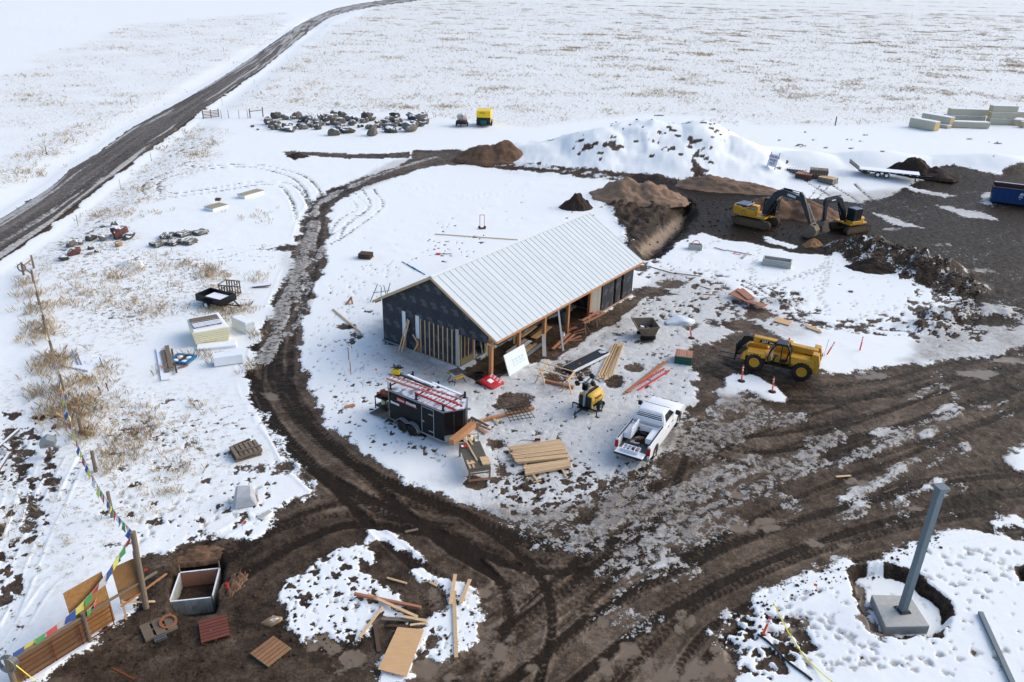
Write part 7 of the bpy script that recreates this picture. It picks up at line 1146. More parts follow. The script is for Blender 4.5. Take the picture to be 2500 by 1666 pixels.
up = [ptop]+[G(*p) for p in ((290, 1263, 3.0), (262, 1222, 2.5), (240, 1188, 2.2), (214, 1140, 1.9), (196, 1100, 1.75), (178, 1050, 1.6), (163, 1000, 1.5), (150, 950, 1.45), (137, 885, 1.4))]
bunting('string of coloured prayer flags running up the rail fence from the tall post', up, 52, .50)
lo_ = [ptop]; 
for k in range(1, 9): t = k/8; q = ptop.lerp(gpl, t); q.z -= 1.0*math.sin(math.pi*t)*(1-.3*t); lo_.append(q)
bunting('string of coloured prayer flags sagging from the tall post to the left gate post', lo_, 15, .5, 2)
lo2 = [ptop-Z3*.1]+[G(*p) for p in ((283, 1365, 2.6), (262, 1405, 2.2), (245, 1440, 1.9), (228, 1478, 1.6), (212, 1492, 1.7))]; bunting('short loose string of prayer flags hanging over the strand board', lo2, 8, .40, 1)
# mailbox-like box, wrapped block, old pallets
mb = thing('box_on_post', 'grey sheet-metal box on a short post by the flag string', 'mailbox', GG(127, 1118), .35); part('post', wood_g, mb, lambda m: m.cyl((0, 0, 0), (0, .02, .9), .07, 8)); part('box', mat('box_grey', (140, 146, 146), .6, .2, var=.15), mb, lambda m: m.extr([(-.38, .85), (.38, .85), (.38, 1.2), (0, 1.42), (-.38, 1.2)], 'y', -.32, .32), .02); part('flap', wood_r, mb, lambda m: m.bb(-.15, .15, -.33, -.322, .98, 1.06))
wbk = thing('wrapped_block', 'block wrapped in translucent plastic on the left snow mound', 'wrapped block', GG(600, 1228), .35); me = MB().loft([[(-.62, -.5, 0), (.62, -.5, 0), (.62, .5, 0), (-.62, .5, 0)], [(-.5, -.42, .55), (.35, -.48, .62), (.4, .35, .85), (-.35, .42, .95)]]); part('wrap', mat('wrap_grey', (176, 178, 180), .5, var=.15, scale=4, bump=.4, fine=6), wbk, lambda m: m.add(me.v, me.f), .06, True) if False else me.build('wrap', mat('wrap_grey', (176, 178, 180), .5, var=.15, scale=4, bump=.4, fine=6), wbk, .08); part('strap', wood_r, wbk, lambda m: m.beam((.63, -.1, .05), (.62, .3, .3), .03, .25))
pl('grey plastic strip lying below the wrapped block', (632, 1268), (660, 1250), .25, .03, grey_t, .05, name='strip', cat='plastic strip')
slat_stack('pallet_stack', 'snowy heap of old grey pallets near the lane bend', (600, 1108), 1.5, 1.3, 3, rad(35), wood_g, .14); pl('loose dark board leaning on the old pallet heap', (562, 1106), (612, 1084), .18, .05, wood_d, .3); pl('loose grey board across the old pallet heap', (585, 1118), (640, 1102), .14, .05, wood_g, .4)
# steel beams at the left edge
for i, (a, b) in enumerate((((-30, 1130), (48, 1062)), ((-30, 1065), (30, 1110)), ((-20, 1190), (25, 1120)))): pl(['grey beam at the left edge of the frame', 'crossing grey beam at the left edge of the frame', 'lowest grey beam at the left edge of the frame'][i], a, b, .16, .14, wood_gs, .25, name='beam', cat='beam')
# ------------------------------------------------------------------ left field: stored goods
def lp_(x, y): return (x/2.8, 550+y/2.8)
post_g = mat('post_grey', (96, 96, 88), .85, var=.3, scale=4, snow=.22)
for i, (x, y) in enumerate(((1085, 140), (1185, 130), (1295, 125), (1145, 85), (1255, 72), (1370, 62))):
    o = thing('post_bundle', ['front left bundle of grey posts on the left field', 'front middle bundle of grey posts on the left field', 'front right bundle of grey posts on the left field', 'back left bundle of grey posts on the left field, half snowed in', 'back middle bundle of grey posts on the left field', 'back right bundle of grey posts on the left field'][i], 'post bundle', GG(*lp_(x, y)), rad((62, 78, 74, 95, 60, 58)[i]), 'bundles of posts on the left field')
    for r_ in range(7):
        if i == 3 and r_ in (3, 4): continue
        y_ = -.5+r_*.165; part('log', post_g, o, lambda m: (m.cyl((-.68+rl.uniform(-.08, .08), y_, .16), (.68+rl.uniform(-.08, .08), y_+rl.uniform(-.04, .04), .16+rl.uniform(0, .08)), .085, 8), m.cyl((-.66, y_+.05, .32), (.66, y_+.03, .32+rl.uniform(0, .05)), .08, 8)))
    part('bearer', wood_g, o, lambda m: m.bb(-.5, -.4, -.6, .6, 0, .08)); part('bearer', wood_g, o, lambda m: m.bb(.4, .5, -.6, .6, 0, .08))
pan_m = mat('tan_panel', (158, 150, 126), .7, var=.1)
def slab(label, px, L_, W2_, H_, yaw, mt=pan_m, name='panel_slab', cat='panel', edge=white_d):
    o = thing(name, label, cat, GG(*px), yaw); part('top', mt, o, lambda m: m.bb(-L_/2, L_/2, -W2_/2, W2_/2, H_-.06, H_), .01); part('core', edge, o, lambda m: m.bb(-L_/2+.03, L_/2-.03, -W2_/2+.03, W2_/2-.03, 0, H_-.062)); return o
slab('long tan panel slab lying by the tyre loop', (613, 478), 3.2, 1.25, .45, rad(62)); s2 = slab('shorter tan panel slab with a bucket on it', (528, 510), 2.2, 1.5, .4, rad(60))
bk2 = thing('paint_pot', 'dark and tan pot standing on the shorter panel slab', 'pot', GG(534, 499, .42)); part('body', mat('pot_tan', (150, 116, 50), .7), bk2, lambda m: m.bb(-.3, .3, -.25, .25, 0, .2), .03); part('lid', blk, bk2, lambda m: m.bb(-.32, .32, -.27, .27, .2, .3), .03)
ut = thing('utility_trailer', 'black open utility trailer with snow in its bed in dry grass', 'trailer', GG(530, 745), yaw_px((506, 735), (560, 748)))
part('side', blk, ut, lambda m: m.bb(-1.35, 1.35, -.85, -.80, .45, 1.0)); part('side', blk, ut, lambda m: m.bb(-1.35, 1.35, .80, .85, .45, 1.0)); part('tail_board', blk, ut, lambda m: m.bb(-1.4, -1.35, -.85, .85, .45, 1.0)); part('head_board', blk, ut, lambda m: m.bb(1.35, 1.4, -.85, .85, .45, 1.05)); part('floor', wood_d, ut, lambda m: m.bb(-1.34, 1.34, -.79, .79, .45, .5)); part('bed_snow', snow_m, ut, lambda m: m.bb(-.9, 1.3, -.7, .75, .5, .78), .12, True); part('tongue', blk, ut, lambda m: (m.beam((1.4, -.5, .5), (2.5, 0, .42), .08), m.beam((1.4, .5, .5), (2.5, 0, .42), .08)))
for s in (-1, 1): wheel(ut, (-.1, s*1.0, .34), .34, .22, white_d); part('fender', blk, ut, lambda m: m.bb(-.6, .4, min(s*.86, s*1.12), max(s*.86, s*1.12), .7, .74), .02)
cr2 = thing('slatted_crate', 'brown slatted wooden crate behind the utility trailer', 'crate', GG(563, 722), rad(-12))
for k in range(6): part('slat', wood_gs, cr2, lambda m: m.bb(-.65+k*.24, -.55+k*.24, -.62, -.58, 0, 1.15)); part('slat', wood_g, cr2, lambda m: m.bb(-.65+k*.24, -.55+k*.24, .58, .62, 0, 1.15))
for z in (.05, .55, 1.08): part('rail', wood_g, cr2, lambda m: (m.bb(-.68, .68, -.66, -.62, z, z+.09), m.bb(-.68, .68, .62, .66, z, z+.09), m.bb(-.7, -.66, -.6, .6, z, z+.09), m.bb(.66, .7, -.6, .6, z, z+.09)))
# cream clad hut with pallets on top
hc = [G(*p, 1.15) for p in ((470.7, 817), (560, 801), (533, 765), (456, 783))]; hb = sum(hc, Vector())/4; hu = thing('cream_tub', 'cream clad square tub with pallets and snow on top', 'tub', (hb.x, hb.y, HZ(hb.x, hb.y))); H0 = Vector(hu.location)
crm = mat('cream_cladding', (238, 229, 192), .6, var=.06); 
def ring(k, z): return [Vector(((q.x-hb.x)*k, (q.y-hb.y)*k, z)) for q in hc]
for k in range(6): z0 = .05+k*.17; part('cladding_board', crm, hu, lambda m: m.loft([ring(.90+.016*k, z0), ring(.91+.016*k, z0+.135)]))
part('rim', crm, hu, lambda m: m.loft([ring(1.0, 1.06), ring(1.01, 1.15)])); part('top_snow', snow_m, hu, lambda m: m.loft([ring(.97, 1.152), ring(.94, 1.22)]), .04)
hyw = math.atan2(hc[1].y-hc[0].y, hc[1].x-hc[0].x)
for j, off in enumerate((-.38, .35)):
    o = thing('pallet', ['near weathered pallet lying on the cream tub', 'far weathered pallet lying on the cream tub'][j], 'pallet', H0+Vector((-math.sin(hyw)*off*1.1-.1*math.cos(hyw), math.cos(hyw)*off*1.1, 1.23)), hyw+rad(2))
    for r_ in range(5): y = -.42+r_*.21; part('slat', wood_gs if j == 0 else wood_g, o, lambda m: m.bb(-1.0, 1.0, y-.075, y+.075, .09, .115))
    for x in (-.95, 0, .95): part('runner', wood_g, o, lambda m: m.bb(x-.05, x+.05, -.48, .48, 0, .088))
wbx = lambda name, label, px, L_, W2_, H_, yaw: (lambda o: (part('body', mat('enamel_white', (216, 222, 226), .45, var=.05, dirt=.04), o, lambda m: m.bb(-L_/2, L_/2, -W2_/2, W2_/2, .02, H_), .04), part('snow_cap', snow_m, o, lambda m: m.bb(-L_/2+.03, L_/2-.03, -W2_/2+.03, W2_/2-.03, H_+.002, H_+.07), .03), part('lid_seam', grey_t, o, lambda m: m.bb(-L_/2-.01, L_/2+.01, -W2_/2-.01, W2_/2+.01, H_-.22, H_-.20)), o)[-1])(thing(name, label, 'chest', GG(*px), yaw))
wbx('white_chest', 'white chest freezer lying in dry grass right of the cream tub', (596, 806), 1.8, .85, .9, rad(-38))
tx = thing('white_duct', 'white boxy duct with a dark open end below the cream tub', 'duct', GG(558, 886), rad(22)); part('top', white_d, tx, lambda m: m.bb(-.95, .95, -.42, .42, .66, .70)); part('side', white_p, tx, lambda m: m.bb(-.95, .95, -.45, -.42, .05, .70)); part('side', white_p, tx, lambda m: m.bb(-.95, .95, .42, .45, .05, .70)); part('floor', blk, tx, lambda m: m.bb(-.95, .95, -.42, .42, .02, .06)); part('inner_wall', mat('maroon_dark', (54, 36, 40), .7), tx, lambda m: m.bb(-.8, -.75, -.42, .42, .06, .64)); part('divider', blk, tx, lambda m: m.bb(-.95, -.76, -.42, .42, .34, .38))
slab('snow-covered flat white sheet between cream tub and duct', (530, 848), 2.7, .9, .22, rad(18), snow_m, 'snowy_sheet', 'sheet')
slab('snow-dusted pale sheet with pipes near the flag fence', (205, 890), 2.3, 1.6, .12, rad(-18), white_d, 'snowy_sheet', 'sheet')
for i in range(2): pl(['left pale pipe beside the pale sheet near the flag fence', 'right pale pipe beside the pale sheet near the flag fence'][i], (176+8*i, 858), (192+8*i, 895), .07, .07, galv, .1, name='pipe', cat='pipe')
pl('long white board left of the grey boards on the field', (391, 852), (405, 930), .55, .06, white_d, .06, name='board', cat='board'); pl('left grey board of the pair beside the blue pallet', (398, 862), (410, 914), .3, .08, wood_g, .14, name='board', cat='board'); pl('right grey board of the pair beside the blue pallet', (408, 852), (419, 906), .3, .08, wood_g, .2, name='board', cat='board'); pl('bundle stick right of the grey boards', (420, 858), (432, 915), .12, .1, wood_d, .12, name='board', cat='board')
bpm = mat('pallet_blue', (44, 112, 152), .6, var=.15); bp2 = thing('blue_pallet', 'blue frame pallet with buckets of snow inside on the field', 'pallet', GG(446, 882), rad(-10))
part('frame', bpm, bp2, lambda m: m.bb(-.75, .75, -.68, -.52, .1, .25)); part('frame', bpm, bp2, lambda m: m.bb(-.75, .75, .52, .68, .1, .25)); part('frame', bpm, bp2, lambda m: m.bb(-.75, -.55, -.52, .52, .1, .25)); part('frame', bpm, bp2, lambda m: m.bb(.55, .75, -.52, .52, .1, .25))
for x in (-.35, .35):
    for y in (-.3, .3): part('snow_lump', snow_m, bp2, lambda m: m.lathe([(.02, 0), (.2, .02), (.2, .15), (.02, .2)], (x, y, .05), 'z', 10), 0, True)
part('board', wood_d, bp2, lambda m: m.bb(-.08, .08, -.5, .5, .12, .2)); pl('reddish stick in front of the blue pallet', (434, 902), (460, 895), .1, .08, wood_r, .06)
for i, (x, y) in enumerate(((250, 892), (474, 668), (247, 965), (265, 955))): plank(['blue stake beside the pale sheet near the flag fence', 'pale blue stake in the grass behind the utility trailer', 'left dark stake below the pale sheet', 'right dark stake below the pale sheet'][i], GG(x, y), GG(x, y)+Vector((-.08, 0, .6)), .05, .05, (bpm, mat('stake_pale', (150, 200, 210), .6), wood_d, wood_d)[i], 'stake', 'stake')
tag(MB().beam((0, 0, 0), (1.5, .3, .12), .5, .1).build('snowed_board', wood_gs, loc=GG(618, 702, .1)), 'snow-covered board with a brown end near the lane', 'board')
# rail gate, H brace and line posts by the road
rgt = thing('field_gate', 'grey wooden rail gate beside the gravel road', 'gate', GG(497, 291), yaw_px((497, 291), (531, 288)))
for k in range(5): part('rail', wood_g, rgt, lambda m: m.bb(0, 2.9, -.03, .03, .2+k*.26, .32+k*.26))
for x in (0, 1.45, 2.9): part('post', wood_g, rgt, lambda m: m.bb(x-.07, x+.07, .035, .17, -.1, 1.6))
hb_ = thing('brace_frame', 'H-shaped wooden fence brace near the boulder row', 'fence brace', GG(611, 289), yaw_px((611, 289), (643, 285)))
for x in (0, 2.7): part('post', wood_g, hb_, lambda m: m.cyl((x, 0, -.1), (x, 0, 1.7), .1, 8))
part('rail', wood_g, hb_, lambda m: m.cyl((0, 0, 1.2), (2.7, 0, 1.2), .07, 8))
for (x, y) in ((541, 290), (559, 290), (584, 290), (606, 289)): stickpost('thin post in the line between the rail gate and the brace', (x, y), 1.5, .05, wood_g, (rl.uniform(-.1, .1), 0), 'thin posts at the field gate')
for (x, y) in ((114, 377), (321, 257), (457, 178), (546, 126), (617, 85), (666, 60), (82, 292), (264, 281)): 
    if y in (292, 281): continue
    stickpost('thin dark fence post on the left of the gravel road', (x, y), 1.35, .05, wood_d, (0, 0), 'posts left of the road')
for (x, y) in ((191, 552), (295, 462), (370, 394), (621, 206), (701, 144), (796, 67), (543, 258), (676, 178)): stickpost('thin steel fence post on the right of the gravel road', (x, y), 1.25, .035, stl, (0, 0), 'posts right of the road')
stickpost('single dark post standing behind the long snow ridge', (2039, 307), 1.7, .11, wood_d); stickpost('thin stick right of the single dark post', (2098, 305), 1.2, .03, wood_d)
# ------------------------------------------------------------------ right background: wrapped panel stacks, pallets, sign
wr = mat('wrapped_grey', (180, 174, 154), .6, var=.08, dirt=.05, snow=.5); wy = mat('panel_end_yellow', (198, 172, 126), .7, var=.15)
def pack(label, px, L_, W2_, H_, yaw, dz=0., end=0):
    o = thing('wrapped_pack', label, 'panel pack', GG(*px, dz), yaw, 'wrapped panel packs beyond the ridge'); part('wrap', wr, o, lambda m: m.bb(-L_/2, L_/2, -W2_/2, W2_/2, .08, H_), .02); part('snow_cap', snow_m, o, lambda m: m.bb(-L_/2+.02, L_/2-.02, -W2_/2+.02, W2_/2-.02, H_+.002, H_+.10), .04)
    for s in (-1, 1): part('end_panel', wy, o, lambda m: m.bb(s*(L_/2+.012)-.01, s*(L_/2+.012)+.01, -W2_/2+.06, W2_/2-.06, .14, H_-.05))
    for x in (-L_*.3, 0, L_*.3): part('bearer', wood_l, o, lambda m: m.bb(x-.1, x+.1, -W2_/2, W2_/2, 0, .078))
    return o
bh = rad(-3)
pack('upper long wrapped pack of the left double stack', (2358, 297), 7.6, 1.5, 1.2, bh, 1.28); pack('lower long wrapped pack of the left double stack', (2352, 297), 7.8, 1.5, 1.2, bh); pack('long white wrapped pack in front of the left double stack', (2360, 312), 7.8, 1.5, 1.15, bh)
for k in range(3): pack(['bottom pack of the three-high wrapped stack', 'middle pack of the three-high wrapped stack', 'top pack of the three-high wrapped stack'][k], (2440, 304), 5.0, 1.5, 1.15, bh+rad(2), 1.24*k)
pack('upper wrapped pack at the right frame edge', (2490, 302), 4.6, 1.5, 1.1, bh, 1.2); pack('lower short pack at the right frame edge', (2484, 306), 2.4, 1.5, 1.1, bh); pack('short pack cut by the right frame edge', (2506, 312), 2.4, 1.5, 1.1, bh)
pack('yellow-ended pack pointing at the camera left of the stacks', (2286, 306), 6.0, 1.5, 1.3, rad(-58), .6); pack('dark pack under the yellow-ended pack', (2282, 308), 6.0, 1.4, .55, rad(-58)); pack('leftmost wrapped pack beside the snow ridge', (2254, 315), 5.4, 1.6, 1.7, rad(-60))
def pstack(label, px, L_, W2_, n, yaw, mt, cap=None): return slat_stack('pallet_stack', label, px, L_, W2_, n, yaw, mt, .16, 'pallet stack', cap, 7)
pstack('left grey pallet stack on the snow near the wash-out sign', (1944, 421), 2.4, 1.5, 4, rad(-30), wood_gs); pstack('pinkish slatted stack in front of the left grey pallet stack', (1964, 434), 2.2, 1.6, 5, rad(-35), wood_d, mat('pink_slats', (190, 132, 108), .8, var=.2)); pstack('tallest dark pallet stack behind the pinkish stack', (2000, 417), 2.4, 1.7, 8, rad(-18), wood_g); pstack('pale board stack nearest the flatbed ramp', (2020, 446), 2.2, 1.6, 5, rad(-45), wood_gs, wood_l)
sgn = thing('warning_sign', 'white tilted board lettered CONCRETE WASH OUT in red at the snow mound', 'sign', GG(1882, 404), yaw_px((1870, 400), (1895, 407)), rx=-rad(14)); part('board', mat('sign_white', (214, 222, 232), .6, var=.04), sgn, lambda m: m.bb(-.85, .85, 0, .04, .25, 1.95)); part('post', wood_g, sgn, lambda m: m.bb(-.8, -.7, .045, .12, -.1, 2.2)); part('post', wood_g, sgn, lambda m: m.bb(.7, .8, .045, .12, -.1, 2.3))
rdp = mat('sign_maroon', (136, 52, 80), .6)
for k, (s_, z) in enumerate((('CONCRETE', 1.6), ('WASH', 1.12), ('OUT', .66))): text('lettering', s_, .40 if k == 0 else .46, rdp, sgn, face_mtx((0, -.004, z), (1, 0, 0), (0, 0, 1)), .003, 0, .012)
pl('brown plank lying at the foot of the big snow mound', (1741, 437), (1830, 421), .3, .12, wood_r, .1); cvt = thing('culvert_pipe', 'black half-buried pipe on the snow behind the excavator', 'pipe', GG(1813, 454), rad(-14)); part('pipe', black_pl, cvt, lambda m: m.lathe([(.30, -1.0), (.36, -1.0), (.36, 1.0), (.30, 1.0), (.30, -1.0)], (0, 0, .25), 'x', 16)); part('snow_cap', snow_m, cvt, lambda m: m.bb(-.9, .6, -.15, .2, .58, .66), .05)
# ------------------------------------------------------------------ soil heaps
soil_t = mat('tan_soil', (146, 120, 98), .95, var=.3, scale=1.2, dirt=.25, dcol=(84, 64, 50), bump=.8, fine=5); soil_b = mat('brown_soil', (112, 86, 66), .95, var=.35, scale=1.3, dirt=.3, dcol=(66, 48, 38), bump=.9, fine=5); soil_k = mat('black_soil', (60, 47, 38), .95, var=.4, scale=2, dirt=.2, dcol=(34, 26, 22), bump=1., fine=5)
def heap(label, px, rx, ry, h, yaw, mt, seed, nz=.35, peaks=((0, 0, 1),), lf=.5):
    c = GG(*px); n = 70; vs = []; fs = []; zb = HZ(c.x, c.y)
    xs = np.linspace(-1.65, 1.65, n); gx, gy = np.meshgrid(xs, xs); k = np.zeros_like(gx)
    for (ax, ay, ah) in peaks:
        d = np.hypot(gx-ax, (gy-ay)*1.0)+(fbm(gx*1.6+seed, gy*1.6, 4, seed)-.5)*.5; q = np.clip(1-d, 0, 1); k = np.maximum(k, ah*(q*.75+.25*q*q*(3-2*q)))
    z = h*k+h*nz*(fbm(gx*4*lf*2+seed, gy*4*lf*2, 5, seed+3)-.5)*np.clip(k*3, 0, 1)+.22*(fbm(gx*11+seed, gy*9, 4, seed+8)-.5)*np.clip(k*5, 0, 1)-.25*(k < .02)-.1; ca_, sa2 = math.cos(yaw), math.sin(yaw)
    m = MB(); m.v = [(gx[i, j]*rx*ca_-gy[i, j]*ry*sa2, gx[i, j]*rx*sa2+gy[i, j]*ry*ca_, z[i, j]) for i in range(n) for j in range(n)]
    m.f = [(i*n+j, i*n+j+1, (i+1)*n+j+1, (i+1)*n+j) for i in range(n-1) for j in range(n-1) if max(k[i, j], k[i+1, j], k[i, j+1], k[i+1, j+1]) > .004]
    me = bpy.data.meshes.new('soil_heap'); me.from_pydata(m.v, [], m.f); bm = bmesh.new(); bm.from_mesh(me); bmesh.ops.delete(bm, geom=[v for v in bm.verts if not v.link_faces], context='VERTS'); bm.to_mesh(me); bm.free(); me.polygons.foreach_set('use_smooth', [True]*len(me.polygons)); me.materials.append(mt); return tag(link('soil_heap', me, None, (c.x, c.y, zb)), label, 'soil heap')
heap('brown soil heap at the track junction beside the big snow mound', (1198, 386), 4.7, 3.6, 2.6, 0, soil_b, 3, .3, ((-.15, 0, .85), (.35, .1, 1.0)))
heap('large tan soil heap behind the end of the building', (1552, 490), 5.0, 3.4, 2.5, rad(-8), soil_t, 5, .4, ((-.3, 0, 1.0), (.3, .1, .85)), .8)
heap('small dark soil heap left of the large tan heap', (1405, 507), 2.2, 2.0, 2.0, 0, soil_k, 7, .4); heap('low tan soil heap left of the large excavator', (1785, 462), 6.4, 2.4, 1.7, rad(-12), soil_t, 9, .4, ((-.35, 0, 1.0), (.4, 0, .6)), .8); heap('black soil heap behind the flatbed trailer', (2238, 417), 3.8, 2.4, 2.3, rad(-20), soil_k, 11, .35, ((-.1, 0, 1), (.5, -.1, .5)))
heap('brown soil heap behind the large excavator boom', (1925, 520), 4.6, 3.4, 2.1, rad(-15), soil_b, 13, .35, ((-.35, 0, 1.0), (.4, 0, .9))); heap('tan soil at the bucket of the large excavator', (1985, 600), 1.6, 1.2, 1.0, .3, mat('clay', (156, 118, 82), .95, var=.3, scale=3, bump=.8), 19, .4)
heap('low dark spoil at the start of the cross track', (727, 384), 2.2, 1.4, .7, 0, soil_k, 21, .5); heap('dark soil clump in the foot of the berm', (2130, 648), 3.0, 2.0, 1.1, rad(-10), soil_k, 23, .5)
heap('earth rim on the far side of the form pit', (490, 1352), 1.9, .6, .35, .25, soil_b, 25, .5); heap('earth rim right of the form pit', (575, 1430), .7, 1.3, .3, 0, soil_b, 27, .5)
# ------------------------------------------------------------------ boulders
rk = [lump_mesh('boulder', 100+i, 2, .5, (.75, .8, .65, .9, .7, .85)[i]) for i in range(6)]
rmat = [mat('basalt_grey', (112, 106, 98), .9, var=.3, scale=3, bump=.6, fine=6, snow=.3), mat('basalt_dark', (82, 78, 74), .9, var=.3, scale=3, bump=.6, fine=6, snow=.3), mat('rock_maroon', (96, 62, 60), .9, var=.25, scale=3, bump=.5, fine=6, snow=.2), mat('rock_tan', (158, 130, 96), .9, var=.2, scale=3, bump=.5, fine=6, snow=.1)]
rkm = {}
def boulder(label, px, sx, sy, sz, k, mi, yaw, group=None, dz=0.):
    key = (k, mi)
    if key not in rkm: me = rk[k].copy(); me.materials.clear(); me.materials.append(rmat[mi]); rkm[key] = me
    p = GG(*px); o = link('boulder', rkm[key], None, p+Z3*(sz*.45+dz)); o.scale = (sx, sy, sz); o.rotation_euler = (rl.uniform(-.3, .3), rl.uniform(-.3, .3), yaw); return tag(o, label, 'boulder', group)
def rp5(x, y): return (640+x/5.6, 260+y/5.6)
for l_, x, y, sx, sz, k, mi in (('broad flat-topped boulder at the front middle of the boulder row', 1515, 400, 1.15, 1.15, 3, 0), ('rounded boulder at the front left middle of the boulder row', 985, 395, 1.1, 1.0, 5, 0), ('dark split boulder next to the rounded one in the boulder row', 1150, 365, 1.4, .85, 1, 1), ('big leaning boulder near the right end of the boulder row', 2005, 345, 1.6, 1.35, 0, 0), ('large boulder topping the right end of the boulder row', 2190, 190, 1.35, 1.25, 2, 0), ('wide dark boulder right of the flat-topped one', 1755, 355, 1.5, .95, 4, 1), ('long pale boulder at the left front of the boulder row', 380, 340, 1.35, .65, 1, 0), ('squat boulder left of centre in the boulder row front', 560, 310, .9, .75, 5, 0), ('upright boulder at the back centre of the boulder row', 990, 150, 1.0, .9, 3, 0), ('upright boulder at the back left of the boulder row', 235, 160, .9, .95, 0, 0)): boulder(l_, rp5(x, y), sx*1.15, sx*.95, sz*1.15, k, mi, rl.uniform(0, 6))
n = 0
while n < 125:
    x = rl.uniform(70, 2260); f_ = rl.random()
    y = (150+f_*190) if x < 800 else (160+f_*150) if x < 1500 else (170+f_*150); s = rl.uniform(.5, 1.15)*(1.15-.3*f_)
    if 1500 < x < 1640 and y < 230: continue
    boulder('grey boulder of the long snowy boulder row', rp5(x, y), s, s*rl.uniform(.7, 1), s*rl.uniform(.7, 1), rl.randrange(6), rl.choice((0, 0, 1)), rl.uniform(0, 6), 'boulders of the long row', rl.uniform(0, .35)*(1-f_)); n += 1
for (x, y, s) in ((1730, 870-0, .45), (1765, 890, .3)): boulder('small stone lying left of the boulder row', (x/2.8, y/2.8), s, s, s, 2, 0, 1., 'stray stones left of the row')
for l_, x, y, r_, k, mi in (('round dark boulder at the back of the left rock cluster', 625, 100, .75, 5, 1), ('brown boulder behind the red ones in the left cluster', 705, 105, .65, 3, 0), ('large maroon boulder in the left rock cluster', 820, 75, 1.4, 1, 2), ('snow-capped grey boulder at the right end of the left cluster', 890, 90, .95, 2, 1), ('grey boulder at the left of the left rock cluster', 490, 145, .85, 0, 0), ('tan cone-shaped stone in front of the left cluster', 812, 145, .55, 3, 3), ('long maroon boulder at the front of the left cluster', 520, 195, .95, 4, 2), ('snow-topped dark boulder lowest in the left cluster', 440, 240, .7, 2, 1), ('small brown stone between maroon and tan stones', 555, 130, .5, 1, 0), ('small dark stone centre front of the left cluster', 622, 165, .38, 5, 1), ('small stone right of centre in the left cluster', 660, 185, .36, 0, 1), ('flat stone in the left cluster front', 618, 198, .42, 4, 0), ('small stone above the left cluster', 780, 5, .5, 3, 1), ('flat stone above the left cluster', 700, 15, .4, 1, 0)): boulder(l_, lp_(x, y), r_*1.0, r_*.8, r_*.75, k, mi, rl.uniform(0, 6))
boulder('flat tan rock on the mud right of the red pallet', (668, 1522), .55, .32, .22, 4, 3, .2); boulder('round brown stone at the lumber sleepers', (1287, 1173), .17, .17, .17, 5, 3, 0); boulder('stone half sunk in the left mud', (520, 1250+300), .18, .15, .15, 2, 0, 0)
# ------------------------------------------------------------------ soil clods scattered on snow and mud (far too many to count)
cl = MB(); base = [lump_mesh('c', 200+i, 1, .4, .7) for i in range(3)]
def clods(px, n, r0, r1):
    P_ = W2(px)
    for _ in range(n):
        x, y = inpoly(P_); z = HZ(x, y); r_ = r0+(r1-r0)*rs.random()**3; b_ = base[rs.randrange(3)]; t = rs.uniform(0, 6); c_, s_ = math.cos(t)*r_, math.sin(t)*r_
        cl.add([(x+v.co.x*c_-v.co.y*s_, y+v.co.x*s_+v.co.y*c_, z+v.co.z*r_+r_*.2) for v in b_.vertices], [tuple(p_.vertices) for p_ in b_.polygons])
clods([(1160, 1170), (1430, 1130), (1480, 1190), (1400, 1250), (1240, 1255)], 160, .03, .14); clods([(340, 1360), (560, 1325), (720, 1400), (760, 1640), (200, 1650), (300, 1530)], 420, .02, .13); clods([(2060, 600), (2220, 620), (2400, 710), (2380, 770), (2230, 690), (2080, 640)], 900, .05, .2); clods([(2230, 770), (2400, 740), (2400, 810), (2280, 830)], 250, .04, .16); clods([(960, 900), (1200, 920), (1600, 740), (1680, 950), (1560, 1130), (1180, 1230), (1120, 1090)], 350, .02, .09); clods([(1540, 500), (1700, 470), (1960, 500), (2020, 600), (1720, 580), (1600, 620)], 400, .04, .22); clods([(1740, 1560), (1900, 1420), (2300, 1310), (2300, 1340), (1950, 1470), (1800, 1600)], 220, .03, .12)
clods([(1340, 360), (1500, 300), (1720, 300), (1780, 400), (1400, 400)], 120, .08, .3); clods([(700, 1400), (1150, 1450), (1180, 1560), (940, 1660), (740, 1560)], 160, .03, .11)
co_ = cl.build('soil_clods', mat('clod_soil', (70, 55, 44), .95, var=.4, scale=2)); co_['kind'] = 'stuff'; co_['label'] = 'dark soil clods scattered over snow and mud'
# ------------------------------------------------------------------ dry grass (uncountable): blades grown where the grass field is dense
gv, gf = [], []
def tuft(x, y, z, r_, h, nb, w_, lean=.5):
    for _ in range(nb):
        t = rs.uniform(0, 6.283); rr = r_*math.sqrt(rs.random())*.7; bx, by = x+math.cos(t)*rr, y+math.sin(t)*rr; hh = h*rs.uniform(.5, 1.1); t2 = t+rs.uniform(-.6, .6); L_ = hh*lean*rs.uniform(.2, 1.2); tx_, ty_ = bx+math.cos(t2)*L_, by+math.sin(t2)*L_; a = rs.uniform(0, 3.14); dx, dy = math.cos(a)*w_/2, math.sin(a)*w_/2; n_ = len(gv)
        gv.extend(((bx-dx, by-dy, z-.03), (bx+dx, by+dy, z-.03), (bx+(tx_-bx)*.45+dx*.7, by+(ty_-by)*.45+dy*.7, z+hh*.65), (tx_, ty_, z+hh))); gf.append((n_, n_+1, n_+2)); gf.append((n_, n_+2, n_+3))
gflat = grs.ravel(); area = (np.gradient(YS)[:, None]*SY[:, None]*np.gradient(TS)[None, :]).ravel(); Xf, Yf, Zf = X.ravel(), Y.ravel(), Z.ravel()
